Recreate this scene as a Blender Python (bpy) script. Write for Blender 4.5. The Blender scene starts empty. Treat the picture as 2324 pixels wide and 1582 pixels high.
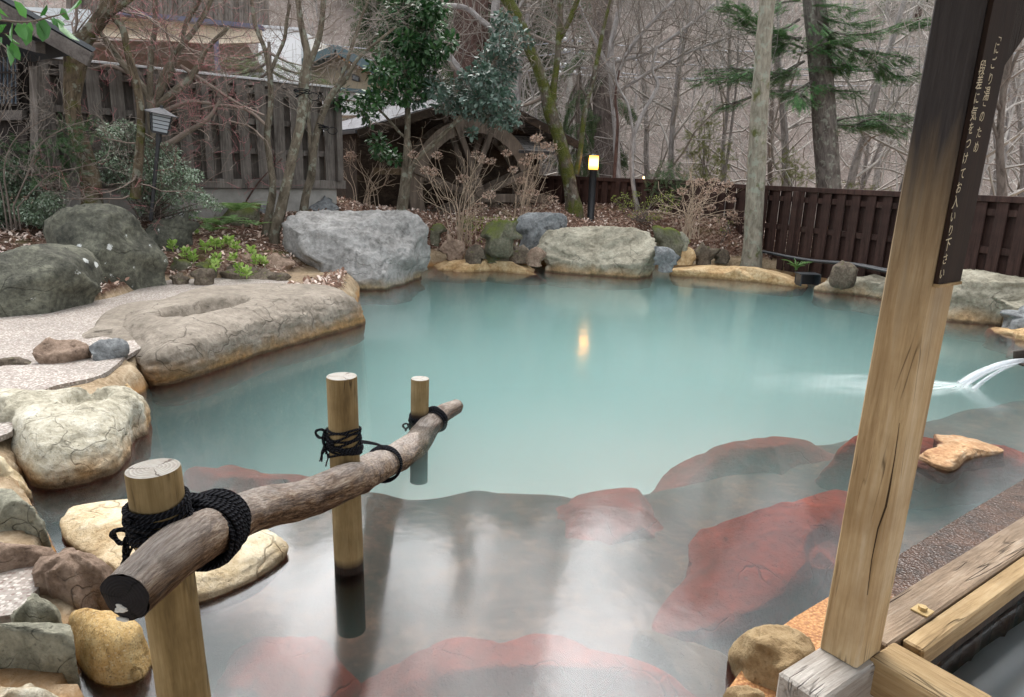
import bpy, math, random
import numpy as np
from mathutils import Vector, Matrix
PI = math.pi
S = bpy.context.scene
COL = S.collection
RS = np.random.RandomState
HAZE = 0.0013

# ------------------------------------------------------------------ camera
FPX = 1600.0; CX, CY = 1161.5, 791.0
CAMZ = 1.6
CAM = np.array([0.0, 0.0, CAMZ])
_n = np.array([960.0 - CX, -(7100.0 - CY), -FPX]); _n /= np.linalg.norm(_n)
_up = -_n                                   # world Z in camera space
_f = np.array([0, 0, -1.0]); _f = _f - _up * _f.dot(_up); _f /= np.linalg.norm(_f)
_r = np.cross(_f, _up)
RW = np.array([_r, _f, _up])                # camera space -> world
def ray(px, py):
    return RW @ np.array([px - CX, -(py - CY), -FPX])
def G(px, py, z=0.0):
    d = ray(px, py); t = (z - CAMZ) / d[2]
    return CAM + d * t
def D(px, py, y):
    d = ray(px, py); return CAM + d * (y / d[1])
def proj(P):
    c = (np.asarray(P) - CAM) @ RW
    return np.stack([CX + FPX * c[..., 0] / -c[..., 2], CY - FPX * c[..., 1] / -c[..., 2]], -1), -c[..., 2]
def unproj(px, depth):
    c = np.stack([(px[..., 0] - CX) / FPX * depth, -(px[..., 1] - CY) / FPX * depth, -depth], -1)
    return CAM + c @ RW.T
cam = bpy.data.objects.new('camera', bpy.data.cameras.new('camera')); COL.objects.link(cam)
cam.data.sensor_width = 36; cam.data.lens = 36 * FPX / 2323.0
cam.data.clip_end = 1000; cam.data.clip_start = 0.05
M4 = Matrix([list(RW[0]) + [0], list(RW[1]) + [0], list(RW[2]) + [CAMZ], [0, 0, 0, 1]])
cam.matrix_world = M4
S.camera = cam

# ------------------------------------------------------------------ numpy noise
_rs = RS(7); _PERM = _rs.permutation(256); _PERM = np.concatenate([_PERM, _PERM, _PERM]); _VAL = _rs.rand(256) * 2 - 1
def vnoise(P):
    P = np.asarray(P, float); i = np.floor(P).astype(int); f = P - i; f = f * f * (3 - 2 * f); i &= 255
    r = 0
    for dx in (0, 1):
        for dy in (0, 1):
            for dz in (0, 1):
                h = _VAL[_PERM[_PERM[_PERM[(i[..., 0] + dx) & 255] + ((i[..., 1] + dy) & 255)] + ((i[..., 2] + dz) & 255)]]
                r = r + h * (f[..., 0] if dx else 1 - f[..., 0]) * (f[..., 1] if dy else 1 - f[..., 1]) * (f[..., 2] if dz else 1 - f[..., 2])
    return r
def fbm(P, o=4):
    r = 0; a = 1.0; P = np.asarray(P, float)
    for k in range(o):
        r = r + a * vnoise(P + 13.7 * k); P = P * 2.03; a *= 0.5
    return r

# ------------------------------------------------------------------ mesh builder
class MB:
    def __init__(s): s.v = []; s.uv = []; s.q = []; s.t = []; s.n = 0; s.qm = []; s.tm = []
    def add(s, v, q=None, t=None, uv=None, m=0):
        v = np.asarray(v, float).reshape(-1, 3)
        s.v.append(v); s.uv.append(np.zeros((len(v), 2)) if uv is None else np.asarray(uv, float))
        if q is not None and len(q): q = np.asarray(q, int).reshape(-1, 4); s.q.append(q + s.n); s.qm.append(np.full(len(q), m))
        if t is not None and len(t): t = np.asarray(t, int).reshape(-1, 3); s.t.append(t + s.n); s.tm.append(np.full(len(t), m))
        s.n += len(v); return s
    def box(s, c, size, R=None, bev=0.0, m=0):
        h = np.array(size) / 2.0
        if bev <= 0:
            L = np.array([[x, y, z] for x in (-1, 1) for y in (-1, 1) for z in (-1, 1)]) * h
            q = [[0, 1, 3, 2], [4, 6, 7, 5], [0, 4, 5, 1], [2, 3, 7, 6], [0, 2, 6, 4], [1, 5, 7, 3]]
            t = None
        else:
            b = min(bev, h.min() * 0.45); L = []
            for x in (-1, 1):
                for y in (-1, 1):
                    for z in (-1, 1):
                        k = np.array([x, y, z])
                        for a in range(3):
                            e = h - b; e[a] = h[a]; L.append(k * e)
            L = np.array(L); I = lambda x, y, z, a: ((x * 2 + y) * 2 + z) * 3 + a
            q = []; t = []
            for a in range(3):
                o = [i for i in range(3) if i != a]
                for sgn in (0, 1):
                    f = []
                    for (u, w) in ((0, 0), (1, 0), (1, 1), (0, 1)):
                        k = [0, 0, 0]; k[a] = sgn; k[o[0]] = u; k[o[1]] = w; f.append(I(*k, a))
                    q.append(f)
                for u in (0, 1):
                    for w in (0, 1):
                        k0 = [0, 0, 0]; k0[o[0]] = u; k0[o[1]] = w; k1 = list(k0); k1[a] = 1
                        q.append([I(*k0, o[0]), I(*k1, o[0]), I(*k1, o[1]), I(*k0, o[1])])
            for x in (0, 1):
                for y in (0, 1):
                    for z in (0, 1): t.append([I(x, y, z, 0), I(x, y, z, 1), I(x, y, z, 2)])
        if R is not None: L = L @ np.asarray(R, float).T
        return s.add(L + np.array(c), q, t, None, m)
    def beam(s, a, b, w, h, up=(0, 0, 1), bev=0.004, m=0):
        a = np.array(a, float); b = np.array(b, float); d = b - a; L = np.linalg.norm(d); d /= L
        u = np.array(up, float); x = np.cross(d, u); x /= np.linalg.norm(x); u = np.cross(x, d)
        return s.box((a + b) / 2, (w, L, h), np.stack([x, d, u], 1), bev, m)
    def tube(s, P, r, k=6, caps=False, m=0, uvs=1.0, wob=0, seed=0):
        P = np.asarray(P, float); n = len(P); r = np.broadcast_to(np.asarray(r, float), (n,)).copy()
        T = np.gradient(P, axis=0); T /= (np.linalg.norm(T, axis=1, keepdims=True) + 1e-12)
        ref = np.array([0.0, 0, 1]) if abs(T[0][2]) < 0.9 else np.array([1.0, 0, 0])
        X = np.cross(T[0], ref); X /= np.linalg.norm(X); Xs = [X]
        for i in range(1, n):
            X = Xs[-1] - T[i] * Xs[-1].dot(T[i]); X /= (np.linalg.norm(X) + 1e-12); Xs.append(X)
        X = np.array(Xs); Y = np.cross(T, X)
        a = np.linspace(0, 2 * PI, k + 1); rr = r[:, None] * np.ones(k + 1)
        if wob:
            q = np.stack([np.cos(a)[None] * 1.2 + seed, np.sin(a)[None] * 1.2 + 0 * rr, (np.cumsum(np.r_[0, np.linalg.norm(np.diff(P, axis=0), axis=1)]) / (r.mean() * 2.5))[:, None] + 0 * rr], -1) if False else None
            L = np.cumsum(np.r_[0, np.linalg.norm(np.diff(P, axis=0), axis=1)]) / (r.mean() * 3)
            q = np.stack([np.cos(a)[None] + seed + 0 * rr, np.sin(a)[None] + 0 * rr, L[:, None] + 0 * rr], -1)
            rr = rr * (1 + wob * fbm(q * 1.3, 4))
        V = P[:, None] + rr[..., None] * (np.cos(a)[None, :, None] * X[:, None] + np.sin(a)[None, :, None] * Y[:, None])
        i = np.arange(n - 1)[:, None] * (k + 1) + np.arange(k)[None]
        q = np.stack([i, i + 1, i + k + 2, i + k + 1], -1).reshape(-1, 4)
        Ls = np.cumsum(np.r_[0, np.linalg.norm(np.diff(P, axis=0), axis=1)])
        uv = np.stack([np.broadcast_to(a / (2 * PI), (n, k + 1)) * 2 * PI * r.mean() * uvs, np.broadcast_to(Ls[:, None], (n, k + 1)) * uvs], -1)
        s.add(V.reshape(-1, 3), q, None, uv.reshape(-1, 2), m)
        if caps:
            for e in (0, n - 1):
                ring = V[e, :k]; c = P[e]; vv = np.concatenate([ring, [c]])
                t = [[j, (j + 1) % k, k] for j in range(k)]
                uvc = np.stack([(vv - c) @ X[e], (vv - c) @ Y[e]], -1)
                s.add(vv, None, t, uvc, caps if isinstance(caps, int) and caps > 1 and e == 0 else (caps if isinstance(caps, int) and caps > 1 else m))
        return s
    def ribbon(s, L, k, closed=True): pass
    def build(s, name, mats, parent=None, smooth=True, loc=None):
        me = bpy.data.meshes.new(name)
        org = np.zeros(3)
        if parent is not None:
            p = parent
            while p is not None: org = org + np.array(p.location); p = p.parent
        elif loc is not None: org = np.array(loc, float)
        V = np.concatenate(s.v) - org; UV = np.concatenate(s.uv)
        q = np.concatenate(s.q) if s.q else np.zeros((0, 4), int); t = np.concatenate(s.t) if s.t else np.zeros((0, 3), int)
        mi = np.concatenate(([np.concatenate(s.qm)] if s.q else []) + ([np.concatenate(s.tm)] if s.t else []))
        me.vertices.add(len(V)); me.vertices.foreach_set('co', V.ravel())
        li = np.concatenate([q.ravel(), t.ravel()]); me.loops.add(len(li)); me.loops.foreach_set('vertex_index', li)
        n = len(q) + len(t); me.polygons.add(n)
        ls = np.concatenate([np.arange(len(q)) * 4, len(q) * 4 + np.arange(len(t)) * 3])
        me.polygons.foreach_set('loop_start', ls)
        me.polygons.foreach_set('material_index', mi)
        me.update(calc_edges=True)
        u = me.uv_layers.new(name='UVMap'); u.data.foreach_set('uv', UV[li].ravel())
        me.polygons.foreach_set('use_smooth', np.full(n, smooth))
        me.validate()
        for m in (mats if isinstance(mats, (list, tuple)) else [mats]): me.materials.append(m)
        o = bpy.data.objects.new(name, me); COL.objects.link(o)
        if parent is not None: o.parent = parent
        elif loc is not None: o.location = loc
        return o
def tag(o, label=None, cat=None, group=None, kind=None):
    if label: o['label'] = label
    if cat: o['category'] = cat
    if group: o['group'] = group
    if kind: o['kind'] = kind
    return o
def thing(name, label, cat, loc, group=None):
    o = bpy.data.objects.new(name, None); COL.objects.link(o); o.location = tuple(float(c) for c in loc)
    o.empty_display_size = 0.1
    return tag(o, label, cat, group)
def catmull(P, n=8):
    P = np.asarray(P, float); Q = np.concatenate([[2 * P[0] - P[1]], P, [2 * P[-1] - P[-2]]]); out = []
    for i in range(len(P) - 1):
        a, b, c, d = Q[i:i + 4]
        for t in np.arange(n) / n:
            out.append(0.5 * (2 * b + (c - a) * t + (2 * a - 5 * b + 4 * c - d) * t * t + (3 * b - 3 * c + d - a) * t ** 3))
    out.append(P[-1]); return np.array(out)

# ------------------------------------------------------------------ materials
class NT:
    def __init__(s, name):
        s.m = bpy.data.materials.new(name); s.m.use_nodes = True; s.t = s.m.node_tree; s.t.nodes.clear()
        s.out = s.t.nodes.new('ShaderNodeOutputMaterial')
    def n(s, typ, ins=None, **kw):
        nd = s.t.nodes.new('ShaderNode' + typ)
        for k, v in kw.items(): setattr(nd, k, v)
        for k, v in (ins or {}).items():
            if isinstance(v, bpy.types.NodeSocket): s.t.links.new(v, nd.inputs[k])
            else:
                try: nd.inputs[k].default_value = v
                except Exception: nd.inputs[k].default_value = tuple(v) + (1,)
        return nd
    def co(s, kind='Object', scale=(1, 1, 1)):
        tc = s.n('TexCoord'); return s.n('Mapping', {'Vector': tc.outputs[kind], 'Scale': scale}).outputs[0]
    def noise(s, v, sc, det=5, rough=0.6, dist=0.0):
        return s.n('TexNoise', {'Vector': v, 'Scale': sc, 'Detail': det, 'Roughness': rough, 'Distortion': dist}).outputs[0]
    def ramp(s, f, stops, interp='LINEAR'):
        r = s.n('ValToRGB', {'Fac': f}); r.color_ramp.interpolation = interp; e = r.color_ramp.elements
        while len(e) < len(stops): e.new(0.5)
        for i, (p, c) in enumerate(stops):
            e[i].position = p; e[i].color = (tuple(c) + (1,)) if hasattr(c, '__len__') else (c, c, c, 1)
        return r.outputs[0]
    def mix(s, f, a, b, mode='MIX'):
        nd = s.t.nodes.new('ShaderNodeMix'); nd.data_type = 'RGBA'; nd.blend_type = mode; nd.clamp_factor = True
        for idx, v in ((0, f), (6, a), (7, b)):
            if isinstance(v, bpy.types.NodeSocket): s.t.links.new(v, nd.inputs[idx])
            elif idx == 0: nd.inputs[0].default_value = v
            else: nd.inputs[idx].default_value = tuple(v) + (1,) if len(v) == 3 else v
        return nd.outputs[2]
    def math(s, op, a, b=0.0, c=0.0):
        nd = s.n('Math', None, operation=op)
        for i, v in enumerate((a, b, c)):
            if isinstance(v, bpy.types.NodeSocket): s.t.links.new(v, nd.inputs[i])
            else: nd.inputs[i].default_value = v
        return nd.outputs[0]
    def mr(s, v, a, b, c=0.0, d=1.0):
        return s.n('MapRange', {'Value': v, 'From Min': a, 'From Max': b, 'To Min': c, 'To Max': d}).outputs[0]
    def bump(s, h, strength=0.5, dist=0.02, nrm=None):
        i = {'Height': h, 'Strength': strength, 'Distance': dist}
        if nrm is not None: i['Normal'] = nrm
        return s.n('Bump', i).outputs[0]
    def fin(s, col, rough=0.8, nrm=None, spec=0.3, **kw):
        i = {'Base Color': col, 'Roughness': rough, 'Specular IOR Level': spec}; i.update(kw)
        if nrm is not None: i['Normal'] = nrm
        b = s.n('BsdfPrincipled', i); s.t.links.new(b.outputs[0], s.out.inputs[0]); return s.m
def plain(name, c, rough=0.7, spec=0.3, var=0.25, sc=8, bump=0.3, bd=0.01):
    m = NT(name); v = m.co(); f = m.noise(v, sc, 6, 0.65)
    lo = tuple(x * (1 - var) for x in c); hi = tuple(min(1, x * (1 + var)) for x in c)
    return m.fin(m.ramp(f, [(0.3, lo), (0.7, hi)]), rough, m.bump(m.noise(v, sc * 4, 4), bump, bd), spec)

RM = {}
def rockmat(name, dark, base, light, stain=0.0, lichen=0.0, moss=0.0, sc=1.0, tan=(0.30, 0.17, 0.06), rough=0.82, speck=0.0, red=(0.16, 0.035, 0.018), crack=0.5, topw=0.0):
    m = NT(name); v = m.co(); geo = m.n('NewGeometry'); sep = m.n('SeparateXYZ', {0: geo.outputs['Position']}); z = sep.outputs[2]
    nz = m.n('SeparateXYZ', {0: geo.outputs['Normal']}).outputs[2]
    f1 = m.noise(v, 2.2 * sc, 8, 0.62, 0.4); f2 = m.noise(v, 14 * sc, 8, 0.7); f3 = m.noise(v, 70 * sc, 3, 0.6)
    c = m.ramp(m.mix(0.5, f1, f2), [(0.36, dark), (0.5, base), (0.64, light)])
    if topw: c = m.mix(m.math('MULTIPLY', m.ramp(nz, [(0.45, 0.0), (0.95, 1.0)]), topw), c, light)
    vor = m.n('TexVoronoi', {'Vector': m.mix(0.25, v, m.n('TexNoise', {'Vector': v, 'Scale': 3.0 * sc}).outputs[1]), 'Scale': 2.3 * sc}, feature='DISTANCE_TO_EDGE').outputs[0]
    cr = m.ramp(vor, [(0.0, 1.0), (0.014, 0.0)])
    cr = m.math('MULTIPLY', cr, m.ramp(m.noise(v, 1.7 * sc, 2), [(0.45, 0.0), (0.6, crack)]))
    c = m.mix(cr, c, tuple(x * 0.35 for x in dark))
    if speck:
        sp = m.ramp(m.noise(v, 130 * sc, 3, 0.7), [(0.56, 0.0), (0.68, speck)]); c = m.mix(sp, c, (0.05, 0.035, 0.02))
        sp = m.ramp(m.noise(v, 100 * sc, 3, 0.7), [(0.32, speck), (0.44, 0.0)]); c = m.mix(sp, c, (0.6, 0.52, 0.36))
    if moss:
        mo = m.math('MULTIPLY', m.ramp(nz, [(0.2, 0.0), (0.75, 1.0)]), m.ramp(m.noise(v, 5 * sc, 5), [(0.62 - 0.35 * moss, 0.0), (0.72 - 0.3 * moss, 1.0)]))
        c = m.mix(mo, c, m.ramp(f3, [(0.3, (0.035, 0.05, 0.008)), (0.7, (0.16, 0.19, 0.03))]))
    if lichen:
        lv = m.n('TexVoronoi', {'Vector': v, 'Scale': 5.5 * sc}); d = m.math('ADD', lv.outputs[0], m.math('MULTIPLY', m.noise(v, 14, 5, .8), 0.75))
        keep = m.ramp(m.n('SeparateColor', {0: lv.outputs[1]}).outputs[0], [(0.62, 0.0), (0.63, 1.0)])
        c = m.mix(m.math('MULTIPLY', m.ramp(d, [(0.52, lichen), (0.57, 0.0)]), keep), c, (0.62, 0.64, 0.62))
    zn = m.math('ADD', z, m.math('MULTIPLY', m.math('SUBTRACT', f1, 0.5), 0.35))
    if stain:
        c = m.mix(m.mr(zn, 0.17, 0.0, 0.0, stain), c, m.ramp(f2, [(0.3, tuple(x * 0.55 for x in tan)), (0.6, tan), (0.75, tuple(min(1, x * 1.6) for x in tan))]))
        c = m.mix(m.mr(m.math('ADD', z, m.math('MULTIPLY', f2, 0.03)), 0.055, 0.03, 0.0, 0.75 * min(1, stain * 1.5)), c, (0.045, 0.028, 0.02))
    c = m.mix(m.mr(z, 0.004, -0.012), c, m.ramp(m.mix(0.4, f1, f2), [(0.35, tuple(x * 0.45 for x in red)), (0.55, red), (0.7, tuple(x * 1.9 for x in red))]))
    h = m.math('ADD', m.math('MULTIPLY', f1, 1.4), m.math('ADD', m.math('MULTIPLY', f2, 0.55), m.math('MULTIPLY', f3, 0.12)))
    pit = m.ramp(m.noise(v, 24 * sc, 4, 0.75), [(0.30, 0.0), (0.40, 1.0)]); c = m.mix(m.math('MULTIPLY', m.math('SUBTRACT', 1.0, pit), 0.35), c, tuple(x * 0.5 for x in dark))
    h = m.math('ADD', m.math('SUBTRACT', h, m.math('MULTIPLY', cr, 0.6)), m.math('MULTIPLY', pit, 0.35))
    return m.fin(c, rough, m.bump(h, 0.75, 0.05 / sc ** 0.5), 0.3)
def woodmat(name, dark, base, light, axis=2, uv=False, rough=0.75, sc=1.0, island=0.25, knots=False, wet=None, grain=1.0, bump=0.5, zgrad=None):
    m = NT(name); st = [1.0, 1.0, 1.0]
    if uv: st = [14 * sc, 1.0 * sc, 14]
    else:
        st = [14 * sc] * 3; st[axis] = 0.9 * sc
    v = m.co('UV' if uv else 'Object', st)
    isl = m.n('NewGeometry').outputs['Random Per Island']
    off = m.n('CombineXYZ', {0: m.math('MULTIPLY', isl, 37.0), 1: m.math('MULTIPLY', isl, 91.0), 2: m.math('MULTIPLY', isl, 53.0)}).outputs[0]
    v = m.n('VectorMath', {0: v, 1: off}, operation='ADD').outputs[0]
    f1 = m.noise(v, 1.0, 6, 0.6, 0.8); f2 = m.noise(v, 5.0 * grain, 5, 0.7, 0.3)
    v2 = m.co('UV' if uv else 'Object', (2, 2, 2)); f3 = m.noise(v2, 1.6, 5, 0.6)
    c = m.ramp(m.mix(0.45, f1, f2), [(0.34, dark), (0.5, base), (0.68, light)])
    c = m.mix(m.ramp(f3, [(0.35, 0.6), (0.65, 0.0)]), c, dark)
    c = m.mix(1.0, c, m.ramp(isl, [(0.0, 1 - island), (1.0, 1 + island * 0.6)]), 'MULTIPLY')
    ck = m.ramp(m.noise(v, 0.55, 3, 0.5, 1.2), [(0.485, 0.0), (0.5, 1.0), (0.515, 0.0)])
    ck = m.math('MULTIPLY', ck, m.ramp(m.noise(v2, 2.0, 2), [(0.5, 0.0), (0.6, 0.8)]))
    c = m.mix(ck, c, tuple(x * 0.25 for x in dark))
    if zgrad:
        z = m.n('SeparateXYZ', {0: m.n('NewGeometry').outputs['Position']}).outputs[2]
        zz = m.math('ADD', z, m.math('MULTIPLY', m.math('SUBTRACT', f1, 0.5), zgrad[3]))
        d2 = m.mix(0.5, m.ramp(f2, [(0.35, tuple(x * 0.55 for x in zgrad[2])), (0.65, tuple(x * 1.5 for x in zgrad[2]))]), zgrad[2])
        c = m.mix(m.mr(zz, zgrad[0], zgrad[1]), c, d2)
    h = m.math('SUBTRACT', m.math('ADD', f2, m.math('MULTIPLY', f1, 0.6)), m.math('MULTIPLY', ck, 1.5))
    return m.fin(c, rough, m.bump(h, bump, 0.006), 0.25)
def barkmat(name, dark, light, moss=0.0, sc=1.0, lich=0.0):
    m = NT(name); v = m.co('UV', (10 * sc, 3 * sc, 1)); f = m.noise(v, 1.5, 8, 0.7, 0.5); vo = m.co(); g = m.noise(vo, 3, 4)
    c = m.ramp(f, [(0.33, dark), (0.66, light)])
    if lich: c = m.mix(m.ramp(m.noise(vo, 9, 4), [(0.55, 0.0), (0.62, lich)]), c, (0.30, 0.33, 0.27))
    if moss: c = m.mix(m.ramp(g, [(0.62 - 0.25 * moss, 0.0), (0.7 - 0.2 * moss, 0.85)]), c, m.ramp(m.noise(vo, 60, 2), [(0.3, (0.03, 0.04, 0.006)), (0.7, (0.11, 0.12, 0.02))]))
    return m.fin(c, 0.9, m.bump(f, 0.8, 0.02), 0.15)
def leafmat(name, cols, rough=0.5, spec=0.4, trans=0.25):
    m = NT(name); isl = m.n('NewGeometry').outputs['Random Per Island']
    n = len(cols); c = m.ramp(isl, [(i / max(1, n - 1), k) for i, k in enumerate(cols)])
    b = m.n('BsdfPrincipled', {'Base Color': c, 'Roughness': rough, 'Specular IOR Level': spec})
    t = m.n('BsdfTranslucent', {'Color': c}); mx = m.n('MixShader', {0: trans, 1: b.outputs[0], 2: t.outputs[0]})
    m.t.links.new(mx.outputs[0], m.out.inputs[0]); return m.m
def emit(name, c, s):
    m = NT(name); e = m.n('Emission', {'Color': c, 'Strength': s}); m.t.links.new(e.outputs[0], m.out.inputs[0]); return m.m

# ------------------------------------------------------------------ generators
_ICO = {}
def ico(n):
    if n not in _ICO:
        import bmesh
        bm = bmesh.new(); bmesh.ops.create_icosphere(bm, subdivisions=n, radius=1.0)
        bm.verts.ensure_lookup_table()
        v = np.array([x.co[:] for x in bm.verts]); f = np.array([[a.index for a in x.verts] for x in bm.faces]); bm.free(); _ICO[n] = (v, f)
    return _ICO[n]
def ss(x): x = np.clip(x, 0, 1); return x * x * (3 - 2 * x)
def rock(name, label, poly, z0, mat, h=None, depth=0.7, n=3.0, cuts=5, amp=0.10, seed=1, res=4, skirt=0.25, dents=(), cat='rock', group=None, fr=1.4, parent=None, fine=0.5, zmax=None):
    poly = np.array(poly, float); rs = RS(seed)
    poly = catmull(np.r_[poly, poly[:1]], 4)[:-1] * .7 + .3 * np.repeat(poly, 4, 0) if False else catmull(np.r_[poly[-2:], poly, poly[:2]], 4)[8:-8]
    if z0 > .175 and h is None:
        xb, yb = poly[:, 0].mean(), poly[:, 1].max(); dd_ = ray(xb, yb)
        for tt in np.arange(4.5, 18, .03):
            q_ = CAM + dd_ / dd_[1] * tt
            if q_[2] < HZ(q_[0], q_[1]) - .0: break
        z0 = q_[2] - .01
    x0, x1 = poly[:, 0].min(), poly[:, 0].max(); y0, y1 = poly[:, 1].min(), poly[:, 1].max()
    xm = (x0 + x1) / 2; B = G(xm, y1, z0)
    w = B - CAM; w[2] = 0; fd = np.linalg.norm(w); w /= fd; u = np.array([w[1], -w[0], 0.0])
    flat = h
    if h is None:
        sx = (x1 - x0) / 2 / FPX * proj(B)[1]; sx *= 1 + 0.5 * depth * sx / fd; sy = depth * sx
        C = B + w * sy; cp = ray(xm, y0); t = np.dot(C + w * sy * 0.2 - CAM, w) / np.dot(cp, w); h = max(0.04, (CAM + cp * t)[2] - z0)
    else:
        Bk = G(xm, y0, z0 + h); sy = max(0.05, (np.dot(Bk - CAM, w) - fd) / 2 * 1.05); C = B + w * sy
        sx = (x1 - x0) / 2 / FPX * proj(C)[1]
    d, f = ico(res); d = d.copy()
    if flat is None: r = (np.abs(d) ** n).sum(1) ** (-1.0 / n)
    else: r = (np.hypot(d[:, 0], d[:, 1]) ** n + np.abs(d[:, 2]) ** n) ** (-1.0 / n)
    p = d * r[:, None]
    for _ in range(int(cuts * 1.8)):
        nn = rs.randn(3); nn[2] = abs(nn[2]) * 0.8; nn /= np.linalg.norm(nn); c = rs.uniform(0.70, 0.92)
        k = p @ nn - c; p = p - np.where(k > 0, k, 0)[:, None] * nn * 0.95
    off = rs.rand(3) * 50
    p = p * (1 + amp * fbm(p * fr + off, 3) + amp * 0.35 * fine * fbm(p * fr * 4 + off, 4))[:, None]
    rid = 1 - np.abs(fbm(p * fr * 1.7 + off + 9, 4)); p = p * (1 - 0.5 * amp * np.clip(rid - 0.8, 0, 1) * 3)[:, None]; p = p * (1 + .012 * fine * np.abs(fbm(p * fr * 11 + off, 3)))[:, None]
    low = p[:, 2] < 0; zz = np.clip(p[:, 2], 0, None)
    P = C + u * (p[:, :1] * sx) + w * (p[:, 1:2] * sy); P[:, 2] = z0 + zz * h
    pn = np.roll(poly, -1, 0); cr_ = poly[:, 0] * pn[:, 1] - pn[:, 0] * poly[:, 1]
    c0 = ((poly + pn) * cr_[:, None]).sum(0) / (3 * cr_.sum())
    def polyr(phi):
        a = poly - c0; b = np.roll(a, -1, 0); dd = np.stack([np.cos(phi), np.sin(phi)], -1); out = np.zeros(len(phi))
        for (p1, p2) in zip(a, b):
            e = p2 - p1; den = dd[:, 0] * -e[1] + dd[:, 1] * e[0]
            with np.errstate(all='ignore'):
                t = (p1[0] * -e[1] + p1[1] * e[0]) / den; s = (dd[:, 0] * p1[1] - dd[:, 1] * p1[0]) / den
            ok = (t > 0) & (s >= -1e-6) & (s <= 1 + 1e-6); out = np.where(ok, np.maximum(out, t), out)
        return np.where(out <= 0, max(1e-3, np.median(out)), out)
    NB = 96
    foot = lambda: np.c_[P[:, :2], np.full(len(P), z0)]
    cf = proj(foot())[0].mean(0) if flat is not None else None
    for it in range(3 if flat is None else 0):
        q, dep = proj(P)
        if it == 0 and flat is None:
            lo, hi = q.min(0), q.max(0); q = poly.min(0) + (q - lo) / (hi - lo) * (poly.max(0) - poly.min(0))
        dq = q - c0; ph = np.arctan2(dq[:, 1], dq[:, 0]); rad = np.hypot(dq[:, 0], dq[:, 1])
        b = ((ph + PI) / (2 * PI) * NB).astype(int) % NB; sil = np.zeros(NB); np.maximum.at(sil, b, rad)
        ks = np.array([1, 2, 1.0]) / 4; sil = np.convolve(np.r_[sil[-1], sil, sil[0]], ks, 'valid')
        cen = (np.arange(NB) + 0.5) / NB * 2 * PI - PI
        fac = np.clip(polyr(cen) / np.maximum(sil, 1e-6), .6, 1.6); fac = np.convolve(np.r_[fac[-3:], fac, fac[:3]], np.array([1, 2, 3, 4, 3, 2, 1]) / 16., 'valid')
        fv = np.interp(ph, np.r_[cen - 2 * PI, cen, cen + 2 * PI], np.r_[fac, fac, fac])
        if flat is not None:
            qf = proj(foot())[0]; pf = np.arctan2((qf - cf)[:, 1], (qf - cf)[:, 0]); fv = np.interp(pf, np.r_[cen - 2 * PI, cen, cen + 2 * PI], np.r_[fac, fac, fac]); nf = cf + (qf - cf) * (1 + (fv - 1) * .85)[:, None]
            rr = np.stack([nf[:, 0] - CX, -(nf[:, 1] - CY), np.full(len(nf), -FPX)], -1) @ RW.T
            P[:, :2] = (CAM + rr * ((z0 - CAMZ) / np.minimum(rr[:, 2], -20))[:, None])[:, :2]; continue
        nq = c0 + dq * fv[:, None]
        A = unproj(nq, dep)
        rr = np.stack([nq[:, 0] - CX, -(nq[:, 1] - CY), np.full(len(nq), -FPX)], -1) @ RW.T
        t = (P[:, 2] - CAMZ) / np.minimum(rr[:, 2], -20); Gd = CAM + rr * t[:, None]
        k = (np.ones(len(zz)) if (flat is None) else ss(zz * 1.3) * (1.0 if flat is None else 0.0))[:, None]; P = Gd * (1 - k) + A * k
        if flat is not None: P[:, 2] = np.maximum(P[:, 2], z0)
    if flat is not None:                       # footprint polygon on the ground from the outline
        tg = np.roll(poly, -1, 0) - np.roll(poly, 1, 0); ar = cr_.sum(); nrm_y = -tg[:, 0] * (1 if ar > 0 else -1) / (np.hypot(tg[:, 0], tg[:, 1]) + 1e-9)
        wz = ss((-nrm_y + .35) / .8)
        WP_ = np.array([G(a[0], a[1], z0 + h * .86 * b)[:2] for a, b in zip(poly, wz)])
        wn = np.roll(WP_, -1, 0); c2 = WP_[:, 0] * wn[:, 1] - wn[:, 0] * WP_[:, 1]; cw = ((WP_ + wn) * c2[:, None]).sum(0) / (3 * c2.sum())
        c0 = cw; poly_w = WP_; th_ = (np.arange(180) + .5) / 180 * 2 * PI - PI
        poly = poly_w; Rw_ = polyr(th_); Rw_ = np.convolve(np.r_[Rw_[-2:], Rw_, Rw_[:2]], np.array([1, 2, 3, 2, 1]) / 9., 'valid')
        w3 = p[:, :1] * u[None, :2] + p[:, 1:2] * w[None, :2]; tt = np.arctan2(w3[:, 1], w3[:, 0]); rho = np.hypot(p[:, 0], p[:, 1])
        R_ = np.interp(tt, np.r_[th_ - 2 * PI, th_, th_ + 2 * PI], np.r_[Rw_, Rw_, Rw_]) * rho
        P = np.c_[cw[0] + R_ * np.cos(tt), cw[1] + R_ * np.sin(tt), z0 + zz * h]; C = np.array([cw[0], cw[1], z0])
    for (dp, dd) in dents:                     # hollows: pixel ellipse (cx, cy, rx, ry, rot)
        q, dep = proj(P); cx, cy, rx, ry, rot = dp; a = q - np.array([cx, cy]); ca, sa = math.cos(rot), math.sin(rot)
        e = np.hypot((a[:, 0] * ca + a[:, 1] * sa) / rx, (-a[:, 0] * sa + a[:, 1] * ca) / ry)
        P[:, 2] -= dd * ss((1.15 - e) / 0.35) * (zz > 0.2)
    P[low, 2] = np.minimum(P[low, 2], z0) - skirt * np.abs(p[low, 2]) ** 0.6
    if name == 'submerged_rock': P[:, 2] = np.minimum(P[:, 2], -.035 - .03 * (P[:, 2] - P[:, 2].min()) - .012 * (fbm(P * 3 + off, 3) + 1)) 
    mb = MB(); mb.add(P, None, f)
    cc = np.array([C[0], C[1], z0])
    o = mb.build(name, mat, parent, True, None if parent is not None else cc)
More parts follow.
